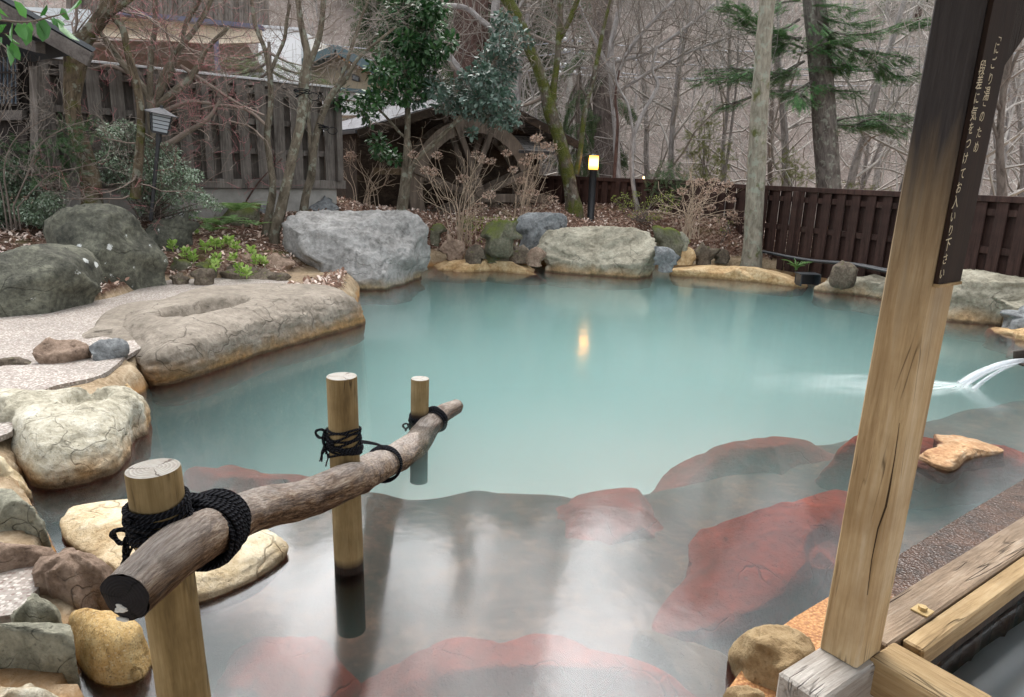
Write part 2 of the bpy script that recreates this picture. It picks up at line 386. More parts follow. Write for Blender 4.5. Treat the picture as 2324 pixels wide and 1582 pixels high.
    if parent is None and label: tag(o, label, cat, group)
    return o

def leaves(mb, P, size, rs, shape='oval', up=0.4, dirs=None, m=0, jit=0.3):
    P = np.asarray(P, float); N = len(P)
    if N == 0: return
    if dirs is None:
        dirs = rs.randn(N, 3); 
    dirs = dirs / (np.linalg.norm(dirs, axis=1, keepdims=True) + 1e-9)
    nr = rs.randn(N, 3) * (1 - up) + np.array([0, 0, 1.0]) * up * 2
    x = np.cross(dirs, nr); x /= (np.linalg.norm(x, axis=1, keepdims=True) + 1e-9); nz = np.cross(x, dirs)
    sz = size * (1 + jit * (rs.rand(N) * 2 - 1))
    if shape == 'oval':
        T = np.array([[0, 0, 0], [.28, .35, .06], [.22, .75, .03], [0, 1, -.08], [-.22, .75, .03], [-.28, .35, .06], [0, .5, -.03]])
        F = [[0, 1, 6], [1, 2, 6], [2, 3, 6], [3, 4, 6], [4, 5, 6], [5, 0, 6]]
    elif shape == 'dia':
        T = np.array([[0, 0, 0], [.3, .5, .05], [0, 1, 0], [-.3, .5, .05]]); F = [[0, 1, 3], [1, 2, 3]]
    elif shape == 'needle':
        T = np.array([[-.03, 0, 0], [.03, 0, 0], [0, 1, 0]]); F = [[0, 1, 2]]
    elif shape == 'spray':      # flat conifer spray: a twig with needles both sides
        T = []; F = []
        for i in range(9):
            y = i / 9.0; l = 0.34 * (1 - 0.55 * y)
            for sg in (-1, 1):
                k = len(T); T += [[0, y, 0], [0, y + 0.075, 0], [sg * l, y + 0.20, -0.04 * ((i * 7) % 3)]]; F.append([k, k + 1, k + 2])
        k = len(T); T += [[-.012, 0, 0], [.012, 0, 0], [0, 1.05, 0]]; F.append([k, k + 1, k + 2]); T = np.array(T)
    elif shape == 'frond':
        T = []; F = []
        for i in range(12):
            y = i / 12.0; l = 0.26 * (math.sin(PI * (0.12 + 0.85 * y)))
            for sg in (-1, 1):
                k = len(T); T += [[0, y, -.5 * y * y], [0, y + 0.065, -.5 * y * y], [sg * l, y + 0.09, -.5 * y * y - .03]]; F.append([k, k + 1, k + 2])
        T = np.array(T)
    V = P[:, None] + sz[:, None, None] * (T[None, :, :1] * x[:, None] + T[None, :, 1:2] * dirs[:, None] + T[None, :, 2:3] * nz[:, None])
    F = np.array(F); K = len(T); FF = (np.arange(N)[:, None, None] * K + F[None]).reshape(-1, 3)
    mb.add(V.reshape(-1, 3), None, FF, None, m)

def grow(mb, p, d, L, r, lev, rs, nsub=4, up=0.15, curl=0.25, k=3, tips=None, ratio=0.6, spread=0.9, steps=5, r_end=0.35, minr=0.0015, droop=0.0):
    P = [np.array(p, float)]; d = np.array(d, float); d /= np.linalg.norm(d); Ds = [d]
    for i in range(steps):
        d = d + rs.randn(3) * curl + np.array([0, 0, up - droop]); d /= np.linalg.norm(d); Ds.append(d); P.append(P[-1] + d * L / steps)
    P = np.array(P); R = np.maximum(np.linspace(r, r * r_end, len(P)), minr)
    mb.tube(P, R, k)
    if tips is not None and lev <= 0: tips.append((P, Ds))
    if lev > 0:
        for j in range(nsub):
            t = 0.25 + 0.75 * (j + rs.rand()) / nsub; i = min(int(t * steps), steps - 1); f = t * steps - i
            q = P[i] * (1 - f) + P[min(i + 1, steps)] * f
            side = rs.randn(3); side -= Ds[i] * side.dot(Ds[i]); side /= np.linalg.norm(side)
            dd = Ds[i] * (1 - 0.45 * spread) + side * spread
            rr = np.interp(t, [0, 1], [r, r * r_end])
            grow(mb, q, dd, L * ratio * rs.uniform(0.7, 1.15), max(rr * 0.55, minr), lev - 1, rs, nsub, up, curl, 3, tips, ratio, spread, max(3, steps - 1), r_end, minr, droop)
def stem(pts, d, n=6):
    """polyline of (px, py, half width px[, distance]) -> points, radii"""
    P = []; R = []
    for a in pts:
        y = a[3] if len(a) > 3 else d
        q = D(a[0], a[1], y); P.append(q); R.append(a[2] * proj(q)[1] / FPX)
    Q = catmull(np.c_[np.array(P), np.array(R)], n); return Q[:, :3], Q[:, 3]
# ================================================================== SETTING
def inside(P, poly):
    x, y = P[:, 0], P[:, 1]; r = np.zeros(len(P), bool); n = len(poly)
    for i in range(n):
        a, b = poly[i], poly[(i + 1) % n]
        c = ((a[1] > y) != (b[1] > y)) & (x < (b[0] - a[0]) * (y - a[1]) / (b[1] - a[1] + 1e-12) + a[0]); r ^= c
    return r
def pdist(P, poly, closed=True):
    d = np.full(len(P), 1e9); n = len(poly)
    for i in range(n if closed else n - 1):
        a, b = poly[i], poly[(i + 1) % n]; e = b - a; t = np.clip(((P - a) @ e) / (e @ e), 0, 1)
        d = np.minimum(d, np.hypot(*(P - a - t[:, None] * e).T))
    return d
POOLPX = [(348,880),(330,862),(420,838),(500,808),(600,768),(700,742),(812,704),(822,660),(760,640),(700,630),(720,618),(960,606),(1000,603),(1225,602),(1240,604),(1480,606),(1500,600),(1560,607),(1650,615),(1800,628),(1840,634),(1870,642),(2040,664),(2130,688),(2240,704),(2300,735),(2400,770),(2520,830),(2600,960),(2420,1040),(2323,1087),(2041,1258),(1877,1356),(1761,1426),(1690,1490),(1640,1582),(1640,1760),(300,1760),(230,1620),(200,1560),(190,1470),(240,1400),(150,1290),(110,1200),(60,1110),(60,1060),(200,1010),(270,960),(290,910)]
POOL = np.array([G(x, y, 0)[:2] for x, y in POOLPX])
SHELF = np.array([G(x, y, -.42)[:2] for x, y in [(100,1090),(430,1108),(830,1112),(1180,1128),(1330,1150),(1500,1130),(1850,1010),(2100,960),(2400,900)]])
SHELFP = np.concatenate([SHELF, [[9, SHELF[-1][1]], [9, -3], [-6, -3], [-6, SHELF[0][1]]]])
CTRL = [(60,800,.2,0),(300,700,.2,0),(600,640,.2,0),(400,638,.2,0),(-300,800,.2,0),(20,1000,.16,0),(0,1300,.12,0),(-300,1300,.15,0),(200,1420,.08,0),(60,1560,.05,0),(-300,1580,.1,0)]
BANK = [(450,600,8.7),(450,570,8.95),(450,530,9.5),(600,570,9.5),(600,530,10.3),(600,480,11.3),(600,455,11.9),(450,460,11.6),(750,455,12.3),(300,460,11),(300,500,9.7),(150,470,10.5),(0,470,10),(50,540,8.2),(-200,500,9.5),(-400,560,8),(330,570,8.8),(700,620,9.2),(900,480,12.6),(900,520,11.9),(1000,560,11.6),(1050,538,12.0),(1170,500,13),(1200,545,12.2),(1100,470,14.5),(1340,505,14),(1300,470,14.2),(1400,462,15.3),(1250,465,15.5),(1550,540,12.3),(1620,500,13.6),(1500,480,14.5),(1620,555,11.8),(1707,577,11.9),(1800,582,11.9),(1800,592,11.3),(1950,605,10.5),(2100,640,9.2),(2323,640,9.2),(2323,700,8.4),(1450,575,11.9),(1700,600,11.3)]
C3 = [tuple(G(a, b, c)) for a, b, c, _ in CTRL] + [tuple(D(*a)) for a in BANK]
C3 += [(1.3, 1.9, .08), (2.4, 2.6, .05), (3.5, 3.4, .06), (1.5, 1.3, .05), (1.0, 1.2, .05), (6, 7, .3), (7, 5, .3), (5, 3.4, .1), (-6, 3, .2), (-7, 8, .6), (-9, 11, .9), (-8, 14, 1.0), (-3, 16, 1.0), (3, 19, .9), (8, 14, .0), (10, 9, .0), (10, 18, .3), (0, 0, .05), (-2, 0, .1), (-4, 1, .15), (3, 0, .05)]
C3 = np.array(C3)
PATHPX = [(-900,705),(0,690),(230,680),(385,635),(560,628),(660,640),(640,690),(400,760),(300,800),(230,850),(110,880),(40,930),(-60,1000),(-900,1010)]
PATHW = np.array([G(x, y, .2)[:2] for x, y in PATHPX])
RIM = [(2600,925),(2323,1087),(2180,1172),(2041,1258),(1877,1356),(1775,1420),(1700,1500),(1640,1590),(1630,1720),(2150,1760),(2120,1560),(2110,1490),(2400,1275),(2700,1080)]
RIMW = np.array([G(x, y, .04)[:2] for x, y in RIM])
POOL2 = np.array([G(x, y, 0)[:2] for x, y in [(2115,1530),(2420,1310),(2900,1100),(3200,1500),(2300,1900),(2190,1640)]])
def height(XY, pool=True):
    XY = np.atleast_2d(XY); d2 = ((XY[:, None, :] - C3[None, :, :2]) ** 2).sum(-1) + 0.02
    w = d2 ** -1.6; z = (w * C3[None, :, 2]).sum(1) / w.sum(1)
    z = z + 0.03 * fbm(np.c_[XY * 1.1, XY[:, 0] * 0], 3) * ss((z - .25) * 4)
    far = np.clip((XY[:, 1] - 17.5) / 6, 0, 1)
    z = z * (1 - far)
    if pool:
        z = np.where(inside(XY, PATHW), np.minimum(z, .165), z); z = np.where(inside(XY, RIMW) | (pdist(XY, RIMW) < .13), np.minimum(z, -.03), z); z = np.where(inside(XY, POOL2), -1.9, z)
        ins = inside(XY, POOL); dd = pdist(XY, POOL); sh = inside(XY, SHELFP); sd = pdist(XY, SHELF, False)
        b0 = -.44 - .04 * ss((XY[:, 1] - 2.4) / 2.6); bed = np.where(sh, b0, b0 - 1.7 * ss(sd / 2.0)) + 0.05 * fbm(np.c_[XY * 1.6, XY[:, 0] * 0 + 4], 4)
        k = ss((np.where(ins, dd, -dd) + 0.03) / 0.10)
        cap = .07 + 1.1 * np.clip(dd - .02, 0, None); z = np.where(ins, z, np.minimum(z, cap)); z = np.minimum(z, 1.2) * (1 - k) + bed * k
    return z
def HZ(x, y): return float(height(np.array([[x, y]]), False)[0])

# terrain sheet: fine near, coarse far
def terrain_mesh():
    mb = MB()
    xs = np.r_[np.arange(-40, -9, 1.0), np.arange(-9, 9, 0.075), np.arange(9, 41, 1.0)]
    ys = np.r_[np.arange(-8, 0, 1.0), np.arange(0, 17, 0.075), np.arange(17, 26, 0.5)]
    X, Y = np.meshgrid(xs, ys); XY = np.c_[X.ravel(), Y.ravel()]
    Z = np.concatenate([height(XY[i:i + 20000]) for i in range(0, len(XY), 20000)])
    nx, ny = len(xs), len(ys); i = np.arange(ny - 1)[:, None] * nx + np.arange(nx - 1)[None]
    q = np.stack([i, i + 1, i + nx + 1, i + nx], -1).reshape(-1, 4)
    return mb.add(np.c_[XY, Z], q)
def groundmat():
    m = NT('bank_soil'); v = m.co(); z = m.n('SeparateXYZ', {0: m.n('NewGeometry').outputs['Position']}).outputs[2]
    f = m.noise(v, 5, 8, 0.7); g = m.noise(v, 28, 6, 0.75); vo = m.n('TexVoronoi', {'Vector': v, 'Scale': 26.0, 'Randomness': 1.0})
    lit = m.ramp(m.n('SeparateColor', {0: vo.outputs[1]}).outputs[0], [(0.0, (0.07, 0.035, 0.022)), (0.35, (0.15, 0.085, 0.06)), (0.7, (0.26, 0.17, 0.13)), (1.0, (0.42, 0.33, 0.27))])
    lit = m.mix(m.ramp(g, [(0.4, 0.9), (0.6, 0.1)]), lit, (0.06, 0.035, 0.025))
    lit = m.mix(m.ramp(m.noise(v, 1.3, 5), [(0.56, 0.0), (0.68, 0.55)]), lit, (0.07, 0.08, 0.02))
    mor = m.ramp(m.mix(0.5, f, g), [(0.35, (0.16, 0.11, 0.06)), (0.5, (0.34, 0.26, 0.17)), (0.65, (0.5, 0.42, 0.31))])
    bed = m.ramp(m.mix(0.4, f, g), [(0.32, (0.03, 0.013, 0.010)), (0.5, (0.10, 0.05, 0.036)), (0.66, (0.26, 0.16, 0.10))])
    bed = m.mix(m.mr(z, -.90, -1.6), bed, (.50, .62, .55))
    zz = m.math('ADD', z, m.math('MULTIPLY', m.math('SUBTRACT', f, 0.5), 0.15))
    c = m.mix(m.mr(zz, 0.21, 0.27), mor, lit)
    c = m.mix(m.mr(zz, 0.10, 0.0), c, (0.40, 0.22, 0.09)); c = m.mix(m.mr(z, 0.01, -0.02), c, bed)
    return m.fin(c, 0.95, m.bump(m.mix(0.6, f, g), 0.8, 0.03), 0.1)
M_GROUND = groundmat()
tag(terrain_mesh().build('ground', M_GROUND), kind='structure')

def slab(name, px, z, mat, th=0.05, kind='structure', world=None, warp=0.0, seed=0, sub=6):
    P = [G(x, y, z)[:2] for x, y in px] if world is None else world
    P = catmull(np.array(list(P) + [P[0]]), sub)[:-1]
    if warp: P = P + warp * np.stack([fbm(np.c_[P * 4, P[:, 0] * 0 + seed], 3), fbm(np.c_[P * 4, P[:, 0] * 0 + seed + 7], 3)], -1)
    n = len(P); import mathutils.geometry as mg
    tri = mg.tessellate_polygon([[Vector((a[0], a[1], 0)) for a in P]])
    top = np.c_[P, np.full(n, z)]; bot = np.c_[P, np.full(n, z - th)]
    mb = MB(); q = [[i, (i + 1) % n, n + (i + 1) % n, n + i] for i in range(n)]
    mb.add(np.r_[top, bot], q, [list(t) for t in tri])
    o = mb.build(name, mat, None, False); 
    if kind: tag(o, kind=kind)
    return o
def pebblemat(name, sc=70, a=(0.46, 0.42, 0.38), b=(0.16, 0.10, 0.08), grout=(0.28, 0.25, 0.22), rough=0.6):
    m = NT(name); v = m.co(); vo = m.n('TexVoronoi', {'Vector': v, 'Scale': float(sc)}); r = m.n('SeparateColor', {0: vo.outputs[1]}).outputs[0]
    c = m.ramp(r, [(0.0, b), (0.45, tuple((x + y) / 2 for x, y in zip(a, b))), (0.6, a), (1.0, tuple(min(1, x * 1.25) for x in a))])
    c = m.mix(m.ramp(vo.outputs[0], [(0.42, 0.0), (0.6, 1.0)]), c, grout)
    c = m.mix(m.ramp(m.noise(v, 1.5, 5), [(0.35, 0.35), (0.6, 0.0)]), c, tuple(x * 0.45 for x in grout))
    return m.fin(c, rough, m.bump(vo.outputs[0], -0.6, 0.01), 0.4)
slab('path', PATHPX, 0.204, pebblemat('exposed_pebble_paving'), 0.03)

slab('path', [(-500,1230),(0,1272),(60,1262),(110,1262),(95,1320),(70,1350),(20,1395),(-500,1440)], 0.135, bpy.data.materials['exposed_pebble_paving'], 0.03)
# water: one closed body with a faint milky suspension
def watermat():
    m = NT('milky_spring_water'); v = m.co()
    b = m.bump(m.math('ADD', m.noise(m.co('Object', (1, 0.6, 1)), 2.2, 3, 0.5), m.math('MULTIPLY', m.noise(v, 11, 2), 0.12)), 0.12, 0.03)
    fr = m.n('Fresnel', {'IOR': 1.52, 'Normal': b}).outputs[0]
    g = m.n('BsdfAnisotropic', {'Color': (1, 1, 1, 1), 'Roughness': 0.13, 'Normal': b}); t = m.n('BsdfTransparent')
    mx = m.n('MixShader', {0: fr, 1: t.outputs[0], 2: g.outputs[0]}); m.t.links.new(mx.outputs[0], m.out.inputs[0])
    pv = m.n('VolumePrincipled', {'Color': (0.44, 0.80, 0.79, 1), 'Density': 0.38, 'Anisotropy': 0.0, 'Absorption Color': (0.70, 0.98, 0.98, 1)})
    m.t.links.new(pv.outputs[0], m.out.inputs[1]); return m.m
mb = MB(); mb.box((1, 6.8, -1.6), (17, 14.8, 3.2)); tag(mb.build('water', watermat(), None, False), kind='structure')

slab('basin_glare_sheet', None, -.10, plain('basin_glare_paint', (.62, .67, .70), .6, .3, .12, 3, .1), .05, world=list(POOL2 + (POOL2 - POOL2.mean(0)) * .03), sub=2)  # pale sheet added under the water, standing in for its bright reflection
# right-hand concrete rim with wet lip
def rimmat():
    m = NT('pebbled_orange_rim'); v = m.co(); vo = m.n('TexVoronoi', {'Vector': v, 'Scale': 90.0}); x = m.n('SeparateXYZ', {0: v}).outputs[0]
    f = m.noise(v, 9, 6); c = m.ramp(m.mix(0.5, vo.outputs[0], f), [(0.25, (0.62, 0.36, 0.16)), (0.45, (0.48, 0.24, 0.09)), (0.7, (0.30, 0.13, 0.05))])
    wet = m.mr(m.math('ADD', x, m.math('MULTIPLY', m.math('SUBTRACT', f, 0.5), 0.3)), 1.42, 1.54)
    c = m.mix(wet, c, m.ramp(f, [(0.3, (0.02, 0.012, 0.008)), (0.7, (0.10, 0.05, 0.03))]))
    rg = m.math('SUBTRACT', 0.7, m.math('MULTIPLY', wet, 0.55))
    h = m.math('ADD', vo.outputs[0], m.math('MULTIPLY', m.noise(m.co('Object', (1, 1, 1)), 60, 3), m.math('MULTIPLY', wet, 2.0)))
    return m.fin(c, rg, m.bump(h, 0.5, 0.012), 0.5)
o = slab('pool_rim', RIM, 0.045, rimmat(), 0.5, sub=3)

# ================================================================== ROCKS
R_dark = rockmat('dark_mossy_stone', (0.022, 0.023, 0.018), (0.085, 0.085, 0.065), (0.20, 0.20, 0.15), lichen=0.9, sc=1.1)
R_blue = rockmat('blue_grey_stone', (0.11, 0.108, 0.10), (0.25, 0.245, 0.235), (0.40, 0.395, 0.38), stain=0.75, sc=1.1, tan=(0.34, 0.24, 0.11), crack=0.35)
R_tan = rockmat('tan_grey_stone', (0.13, 0.12, 0.085), (0.28, 0.26, 0.20), (0.42, 0.40, 0.32), stain=0.6, sc=1.1, tan=(0.42, 0.24, 0.09))
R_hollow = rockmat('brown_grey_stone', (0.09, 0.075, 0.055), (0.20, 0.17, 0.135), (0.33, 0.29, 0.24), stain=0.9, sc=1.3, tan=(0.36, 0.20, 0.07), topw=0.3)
R_pale = rockmat('pale_cream_stone', (0.20, 0.185, 0.13), (0.44, 0.41, 0.32), (0.64, 0.62, 0.53), stain=0.7, sc=1.7, tan=(0.48, 0.24, 0.06))
R_yel = rockmat('yellow_cream_stone', (0.38, 0.27, 0.13), (0.62, 0.53, 0.36), (0.76, 0.71, 0.56), stain=0.35, sc=1.5, tan=(0.46, 0.24, 0.07))
R_org = rockmat('speckled_orange_stone', (0.30, 0.17, 0.05), (0.50, 0.34, 0.14), (0.66, 0.52, 0.28), speck=0.75, sc=1.2)
R_grey = rockmat('flat_grey_stone', (0.10, 0.10, 0.075), (0.24, 0.235, 0.18), (0.38, 0.37, 0.29), sc=2.2, crack=0.9)
R_brown = rockmat('warm_brown_stone', (0.10, 0.065, 0.045), (0.24, 0.17, 0.125), (0.36, 0.275, 0.21), sc=2.2, crack=0.8)
R_small = rockmat('kerb_stone', (0.045, 0.036, 0.026), (0.12, 0.095, 0.07), (0.22, 0.185, 0.14), sc=2.5, moss=0.15)
R_moss = rockmat('mossy_stone', (0.05, 0.05, 0.03), (0.12, 0.115, 0.08), (0.22, 0.21, 0.16), moss=0.85, sc=2.0)
R_slate = rockmat('slate_stone', (0.075, 0.08, 0.08), (0.19, 0.20, 0.205), (0.32, 0.335, 0.335), sc=1.6, crack=0.8)
R_led = rockmat('orange_ledge_stone', (0.28, 0.17, 0.08), (0.48, 0.34, 0.18), (0.66, 0.53, 0.34), stain=0.3, sc=1.8, tan=(0.5, 0.26, 0.08))
R_red = rockmat('rust_red_stone', (0.05, 0.015, 0.01), (0.16, 0.04, 0.02), (0.30, 0.085, 0.035), sc=1.3, red=(0.24, 0.034, 0.011), crack=1.0)
R_crust = rockmat('orange_crust_stone', (0.34, 0.16, 0.08), (0.55, 0.34, 0.18), (0.72, 0.58, 0.42), sc=2.5, stain=0.2)
R_wood = rockmat('ochre_block_stone', (0.20, 0.13, 0.06), (0.36, 0.26, 0.14), (0.48, 0.37, 0.22), sc=2.0)

rock('boulder', 'large flat-topped dark boulder with white lichen spots at the left edge of the pebble path', [(-120,585),(0,573),(60,557),(130,552),(190,563),(222,585),(232,625),(228,662),(205,682),(120,697),(40,707),(-120,712)], .2, R_dark, depth=.75, n=3.5, seed=3, res=5, amp=.07, skirt=.2, cat='boulder')
rock('boulder', 'tallest rounded dark boulder, lichen spotted, leaning behind the flat-topped one', [(97,525),(108,497),(150,474),(205,463),(262,466),(303,488),(330,525),(362,560),(385,597),(378,625),(340,634),(270,642),(215,640),(150,600),(110,560)], .2, R_dark, depth=.7, n=2.4, seed=12, res=5, amp=.10, cat='boulder')
rock('boulder', 'low dark grey boulder half under the shrub beside the leaf litter', [(328,540),(345,508),(385,498),(420,505),(434,530),(432,560),(400,573),(350,572)], .42, R_dark, depth=.7, seed=5, cat='boulder', fr=2)
HOL = rock('boulder', 'long brown stone with a water-filled hollow in its top, between path and pool', [(255,778),(262,740),(290,700),(325,680),(362,673),(420,650),(500,640),(600,635),(700,636),(782,640),(818,662),(829,692),(826,728),(800,744),(700,772),(600,800),(500,838),(420,865),(345,884),(322,862),(296,835),(272,800)], 0, R_hollow, h=.37, n=3.6, seed=8, res=6, amp=.045, cuts=0, dents=[((462,694,100,12,-0.17), .17)], cat='boulder', fine=.9)
rock('side_lobe', None, [(180,767),(210,722),(250,692),(300,678),(380,672),(420,700),(400,745),(330,775),(280,786),(235,773)], .17, R_hollow, h=.12, n=3, seed=9, res=5, amp=.05, cuts=3, parent=HOL, skirt=.08)
rock('boulder', 'tall blue-grey wrinkled boulder at the far left of the water', [(640,548),(645,505),(665,482),(730,476),(810,479),(885,475),(935,480),(962,500),(973,540),(976,590),(968,618),(925,642),(870,656),(815,655),(790,640),(745,645),(700,634),(668,610),(648,580)], 0, R_blue, depth=.8, n=4.0, seed=21, res=6, amp=.09, cuts=6, cat='boulder', fine=1.3)
rock('boulder', 'broad tan-grey boulder at the middle of the far shore', [(1215,562),(1222,545),(1243,525),(1270,516),(1370,513),(1445,518),(1478,532),(1491,560),(1490,600),(1478,618),(1455,628),(1350,627),(1275,622),(1240,610),(1225,590)], 0, R_tan, depth=.7, n=4.0, seed=33, res=6, amp=.08, cuts=6, cat='boulder', fine=1.2)
rock('boulder', 'slate-blue rock under the dead hydrangea, behind the shore', [(1165,520),(1180,492),(1205,483),(1270,484),(1286,495),(1283,520),(1250,545),(1215,548),(1180,540)], .5, R_slate, depth=.6, seed=41, res=5, cat='boulder')
rock('boulder', 'cream stone shelf with a hollowed top at the left edge of the pool', [(-60,870),(0,858),(60,852),(150,846),(215,841),(262,850),(300,868),(327,893),(334,930),(322,982),(303,1008),(290,1042),(262,1072),(215,1085),(180,1096),(95,1112),(60,1085),(20,1052),(-60,1040)], 0, R_pale, h=.30, n=3.4, seed=53, res=6, amp=.05, cuts=2, dents=[((195,897,55,16,-.15), .07)], cat='boulder', fine=1.0)
rock('boulder', 'flat yellow-cream rock behind the nearest handrail post', [(132,1160),(160,1127),(210,1109),(290,1099),(420,1092),(485,1105),(545,1150),(605,1192),(642,1218),(634,1262),(590,1300),(540,1330),(450,1362),(360,1362),(300,1345),(235,1290),(150,1225)], 0, R_yel, h=.10, n=3.5, seed=55, res=5, amp=.05, cuts=3, skirt=.12, cat='boulder', fine=.8)
rock('boulder', 'square-edged grey stone in front of the cream shelf at the left edge', [(-60,1120),(0,1108),(50,1103),(80,1106),(98,1135),(128,1170),(148,1205),(142,1236),(100,1232),(60,1224),(-60,1215)], .1, R_grey, h=.14, n=5, seed=61, res=5, amp=.05, skirt=.1, fr=2)
rock('stone', 'oval brown pitted stone below the square grey stone', [(-40,1225),(0,1218),(55,1214),(95,1222),(116,1240),(104,1268),(60,1285),(0,1298),(-40,1300)], .14, R_brown, h=.10, n=2.6, seed=62, cat='stone', skirt=.1)
rock('stone', 'pinkish brown block between the pebble paving and the yellow rock', [(45,1306),(75,1265),(110,1245),(170,1239),(230,1262),(251,1290),(240,1322),(202,1350),(170,1370),(110,1352),(60,1332)], .1, R_brown, h=.13, n=4.5, seed=63, res=5, cat='stone', skirt=.1)
rock('stone', 'small olive knobbly stone above the large grey block', [(15,1392),(40,1362),(62,1341),(105,1345),(137,1368),(122,1402),(70,1420),(25,1415)], .13, R_grey, h=.08, n=3, seed=64, cat='stone', skirt=.1)
rock('stone', 'large grey-green block at the lower left corner', [(-60,1420),(0,1406),(60,1386),(115,1398),(172,1440),(170,1492),(130,1516),(60,1521),(0,1532),(-60,1535)], .05, R_grey, h=.19, n=5.5, seed=65, res=5, amp=.05, cat='stone', skirt=.1)
rock('boulder', 'round orange speckled stone under the cut end of the handrail', [(148,1408),(180,1380),(235,1370),(300,1380),(345,1415),(357,1460),(352,1510),(318,1542),(255,1556),(200,1535),(165,1480)], 0, R_org, h=.16, n=2.5, seed=66, res=5, amp=.04, cuts=1, cat='boulder', skirt=.3)
rock('stone', 'white stone cut by the bottom edge at the lower left', [(-60,1560),(0,1543),(60,1530),(120,1527),(180,1548),(225,1582),(235,1640),(150,1690),(-60,1700)], 0, R_pale, h=.15, n=3.2, seed=67, res=5, cat='stone', skirt=.2)
rock('stone', 'narrow yellow stone wedged above the square grey stone', [(-40,1075),(0,1035),(22,1058),(60,1088),(75,1108),(40,1112),(-40,1118)], .05, R_yel, depth=.6, n=3, seed=68, cat='stone', skirt=.1)
rock('stone', 'rounded pinkish stone on the mortar rim by the path', [(74,800),(95,783),(140,776),(190,777),(206,795),(202,818),(170,838),(135,846),(95,832)], .14, R_brown, depth=.6, seed=71, cat='stone', skirt=.12)
rock('stone', 'blue-grey angular stone against the end of the hollowed rock', [(205,790),(225,775),(262,769),(288,778),(292,800),(278,822),(245,836),(215,828)], .14, R_slate, depth=.6, seed=72, cat='stone', skirt=.12)
rock('stone', 'dark flat kerb stone at the left edge of the path', [(-40,825),(0,812),(60,810),(84,825),(80,845),(30,850),(-40,858)], .14, R_small, h=.1, n=4, seed=73, cat='stone', skirt=.1)
rock('mortar_apron', 'pale tan mortar apron under the two rim stones beside the cream shelf', [(-60,868),(40,846),(120,838),(200,826),(262,818),(296,842),(320,868),(334,896),(300,900),(200,892),(60,890),(-60,905)], .02, R_led, h=.16, n=3, seed=74, cat='apron', amp=.07)
# kerb of small stones by the path
ks = [([(388,612),(396,594),(420,590),(436,606),(434,622),(405,630),(388,624)], R_moss, 'mossy triangular kerb stone next to the tall dark boulder', .22),
      ([(382,630),(405,624),(430,630),(425,638),(395,640)], R_small, 'low flat kerb stone below the mossy triangular one', .2),
      ([(430,622),(450,611),(478,612),(490,626),(475,637),(440,637)], R_small, 'domed kerb stone right of the mossy triangular one', .2),
      ([(441,606),(450,596),(478,592),(500,602),(494,614),(460,612)], R_moss, 'moss cushion stone among the green shoots', .32),
      ([(496,628),(505,614),(545,607),(590,608),(596,622),(560,632),(515,634)], R_small, 'long brown kerb stone in the middle of the kerb', .2),
      ([(500,612),(520,600),(548,598),(552,608),(520,614)], R_small, 'short brown stone set behind the long kerb stone', .3),
      ([(545,636),(560,622),(600,618),(640,620),(662,628),(655,637),(600,638)], R_small, 'flat brown kerb stone nearest the hollowed rock', .2),
      ([(604,634),(620,622),(650,620),(664,634),(640,639)], R_small, 'small rounded kerb stone at the right end of the kerb', .2),
      ([(574,600),(590,590),(640,587),(668,592),(664,606),(620,616),(585,612)], R_brown, 'wide brown stone beside the tall blue-grey boulder', .25),
      ([(530,592),(545,582),(575,582),(585,592),(570,604),(545,604)], R_brown, 'brown stone among the shoots behind the kerb', .38),
      ([(608,590),(620,581),(645,583),(652,592),(630,597)], R_small, 'small grey stone behind the wide brown one', .4)]
for i, (pl, mt, lb, z) in enumerate(ks):
    rock('kerb_stone', lb, pl, z, mt, depth=.7, seed=80 + i, res=4, cat='stone', group='small stones edging the planted bank', skirt=.12, amp=.12)
rock('mortar_apron', 'pale mortar patch at the foot of the tall blue-grey boulder', [(620,634),(640,612),(668,604),(695,612),(712,634),(720,642),(660,641)], .12, R_led, h=.12, seed=95, n=2.6, cat='apron')
# far shore
rock('boulder', 'mossy green mound stone with a fern on top by the twin trunks', [(500,512),(515,480),(545,462),(568,463),(585,485),(592,505),(588,521),(545,522)], .62, R_moss, depth=.7, seed=101, cat='boulder')
rock('stone', 'brown rock at the foot of the left fence corner, upper of two', [(700,452),(712,434),(735,429),(755,440),(757,456),(730,460)], .85, R_brown, depth=.7, seed=102, cat='stone')
rock('stone', 'slate rock below the brown one by the left fence corner', [(690,478),(700,462),(735,457),(762,464),(768,480),(730,488)], .75, R_slate, depth=.7, seed=103, cat='stone')
rock('stone', 'small dark stone between the fern mound and twin trunks', [(572,482),(585,470),(600,474),(604,484),(590,492)], .8, R_slate, depth=.7, seed=104, res=3, cat='stone')
fs = [([(975,545),(985,512),(1000,508),(1008,522),(1000,532)], R_moss, 'small moss tuft beside the tall blue-grey boulder', .55),
      ([(1032,525),(1042,502),(1062,500),(1074,515),(1065,527)], R_moss, 'round moss cushion left of the dead hydrangea stems', .6),
      ([(1092,540),(1110,508),(1150,500),(1168,520),(1168,545),(1130,552)], R_moss, 'bright green mossy rock beside the slate-blue rock', .45),
      ([(1483,545),(1490,524),(1520,517),(1545,530),(1555,550),(1540,562),(1495,560)], R_moss, 'moss-capped boulder right of the broad tan boulder', .35),
      ([(1545,540),(1552,530),(1562,545),(1560,553),(1548,553)], R_grey, 'grey stone tucked behind the moss-capped boulder', .42)]
for i, (pl, mt, lb, z) in enumerate(fs): rock('stone', lb, pl, z, mt, depth=.7, seed=110 + i, cat='stone', group='mossy stones on the far bank')
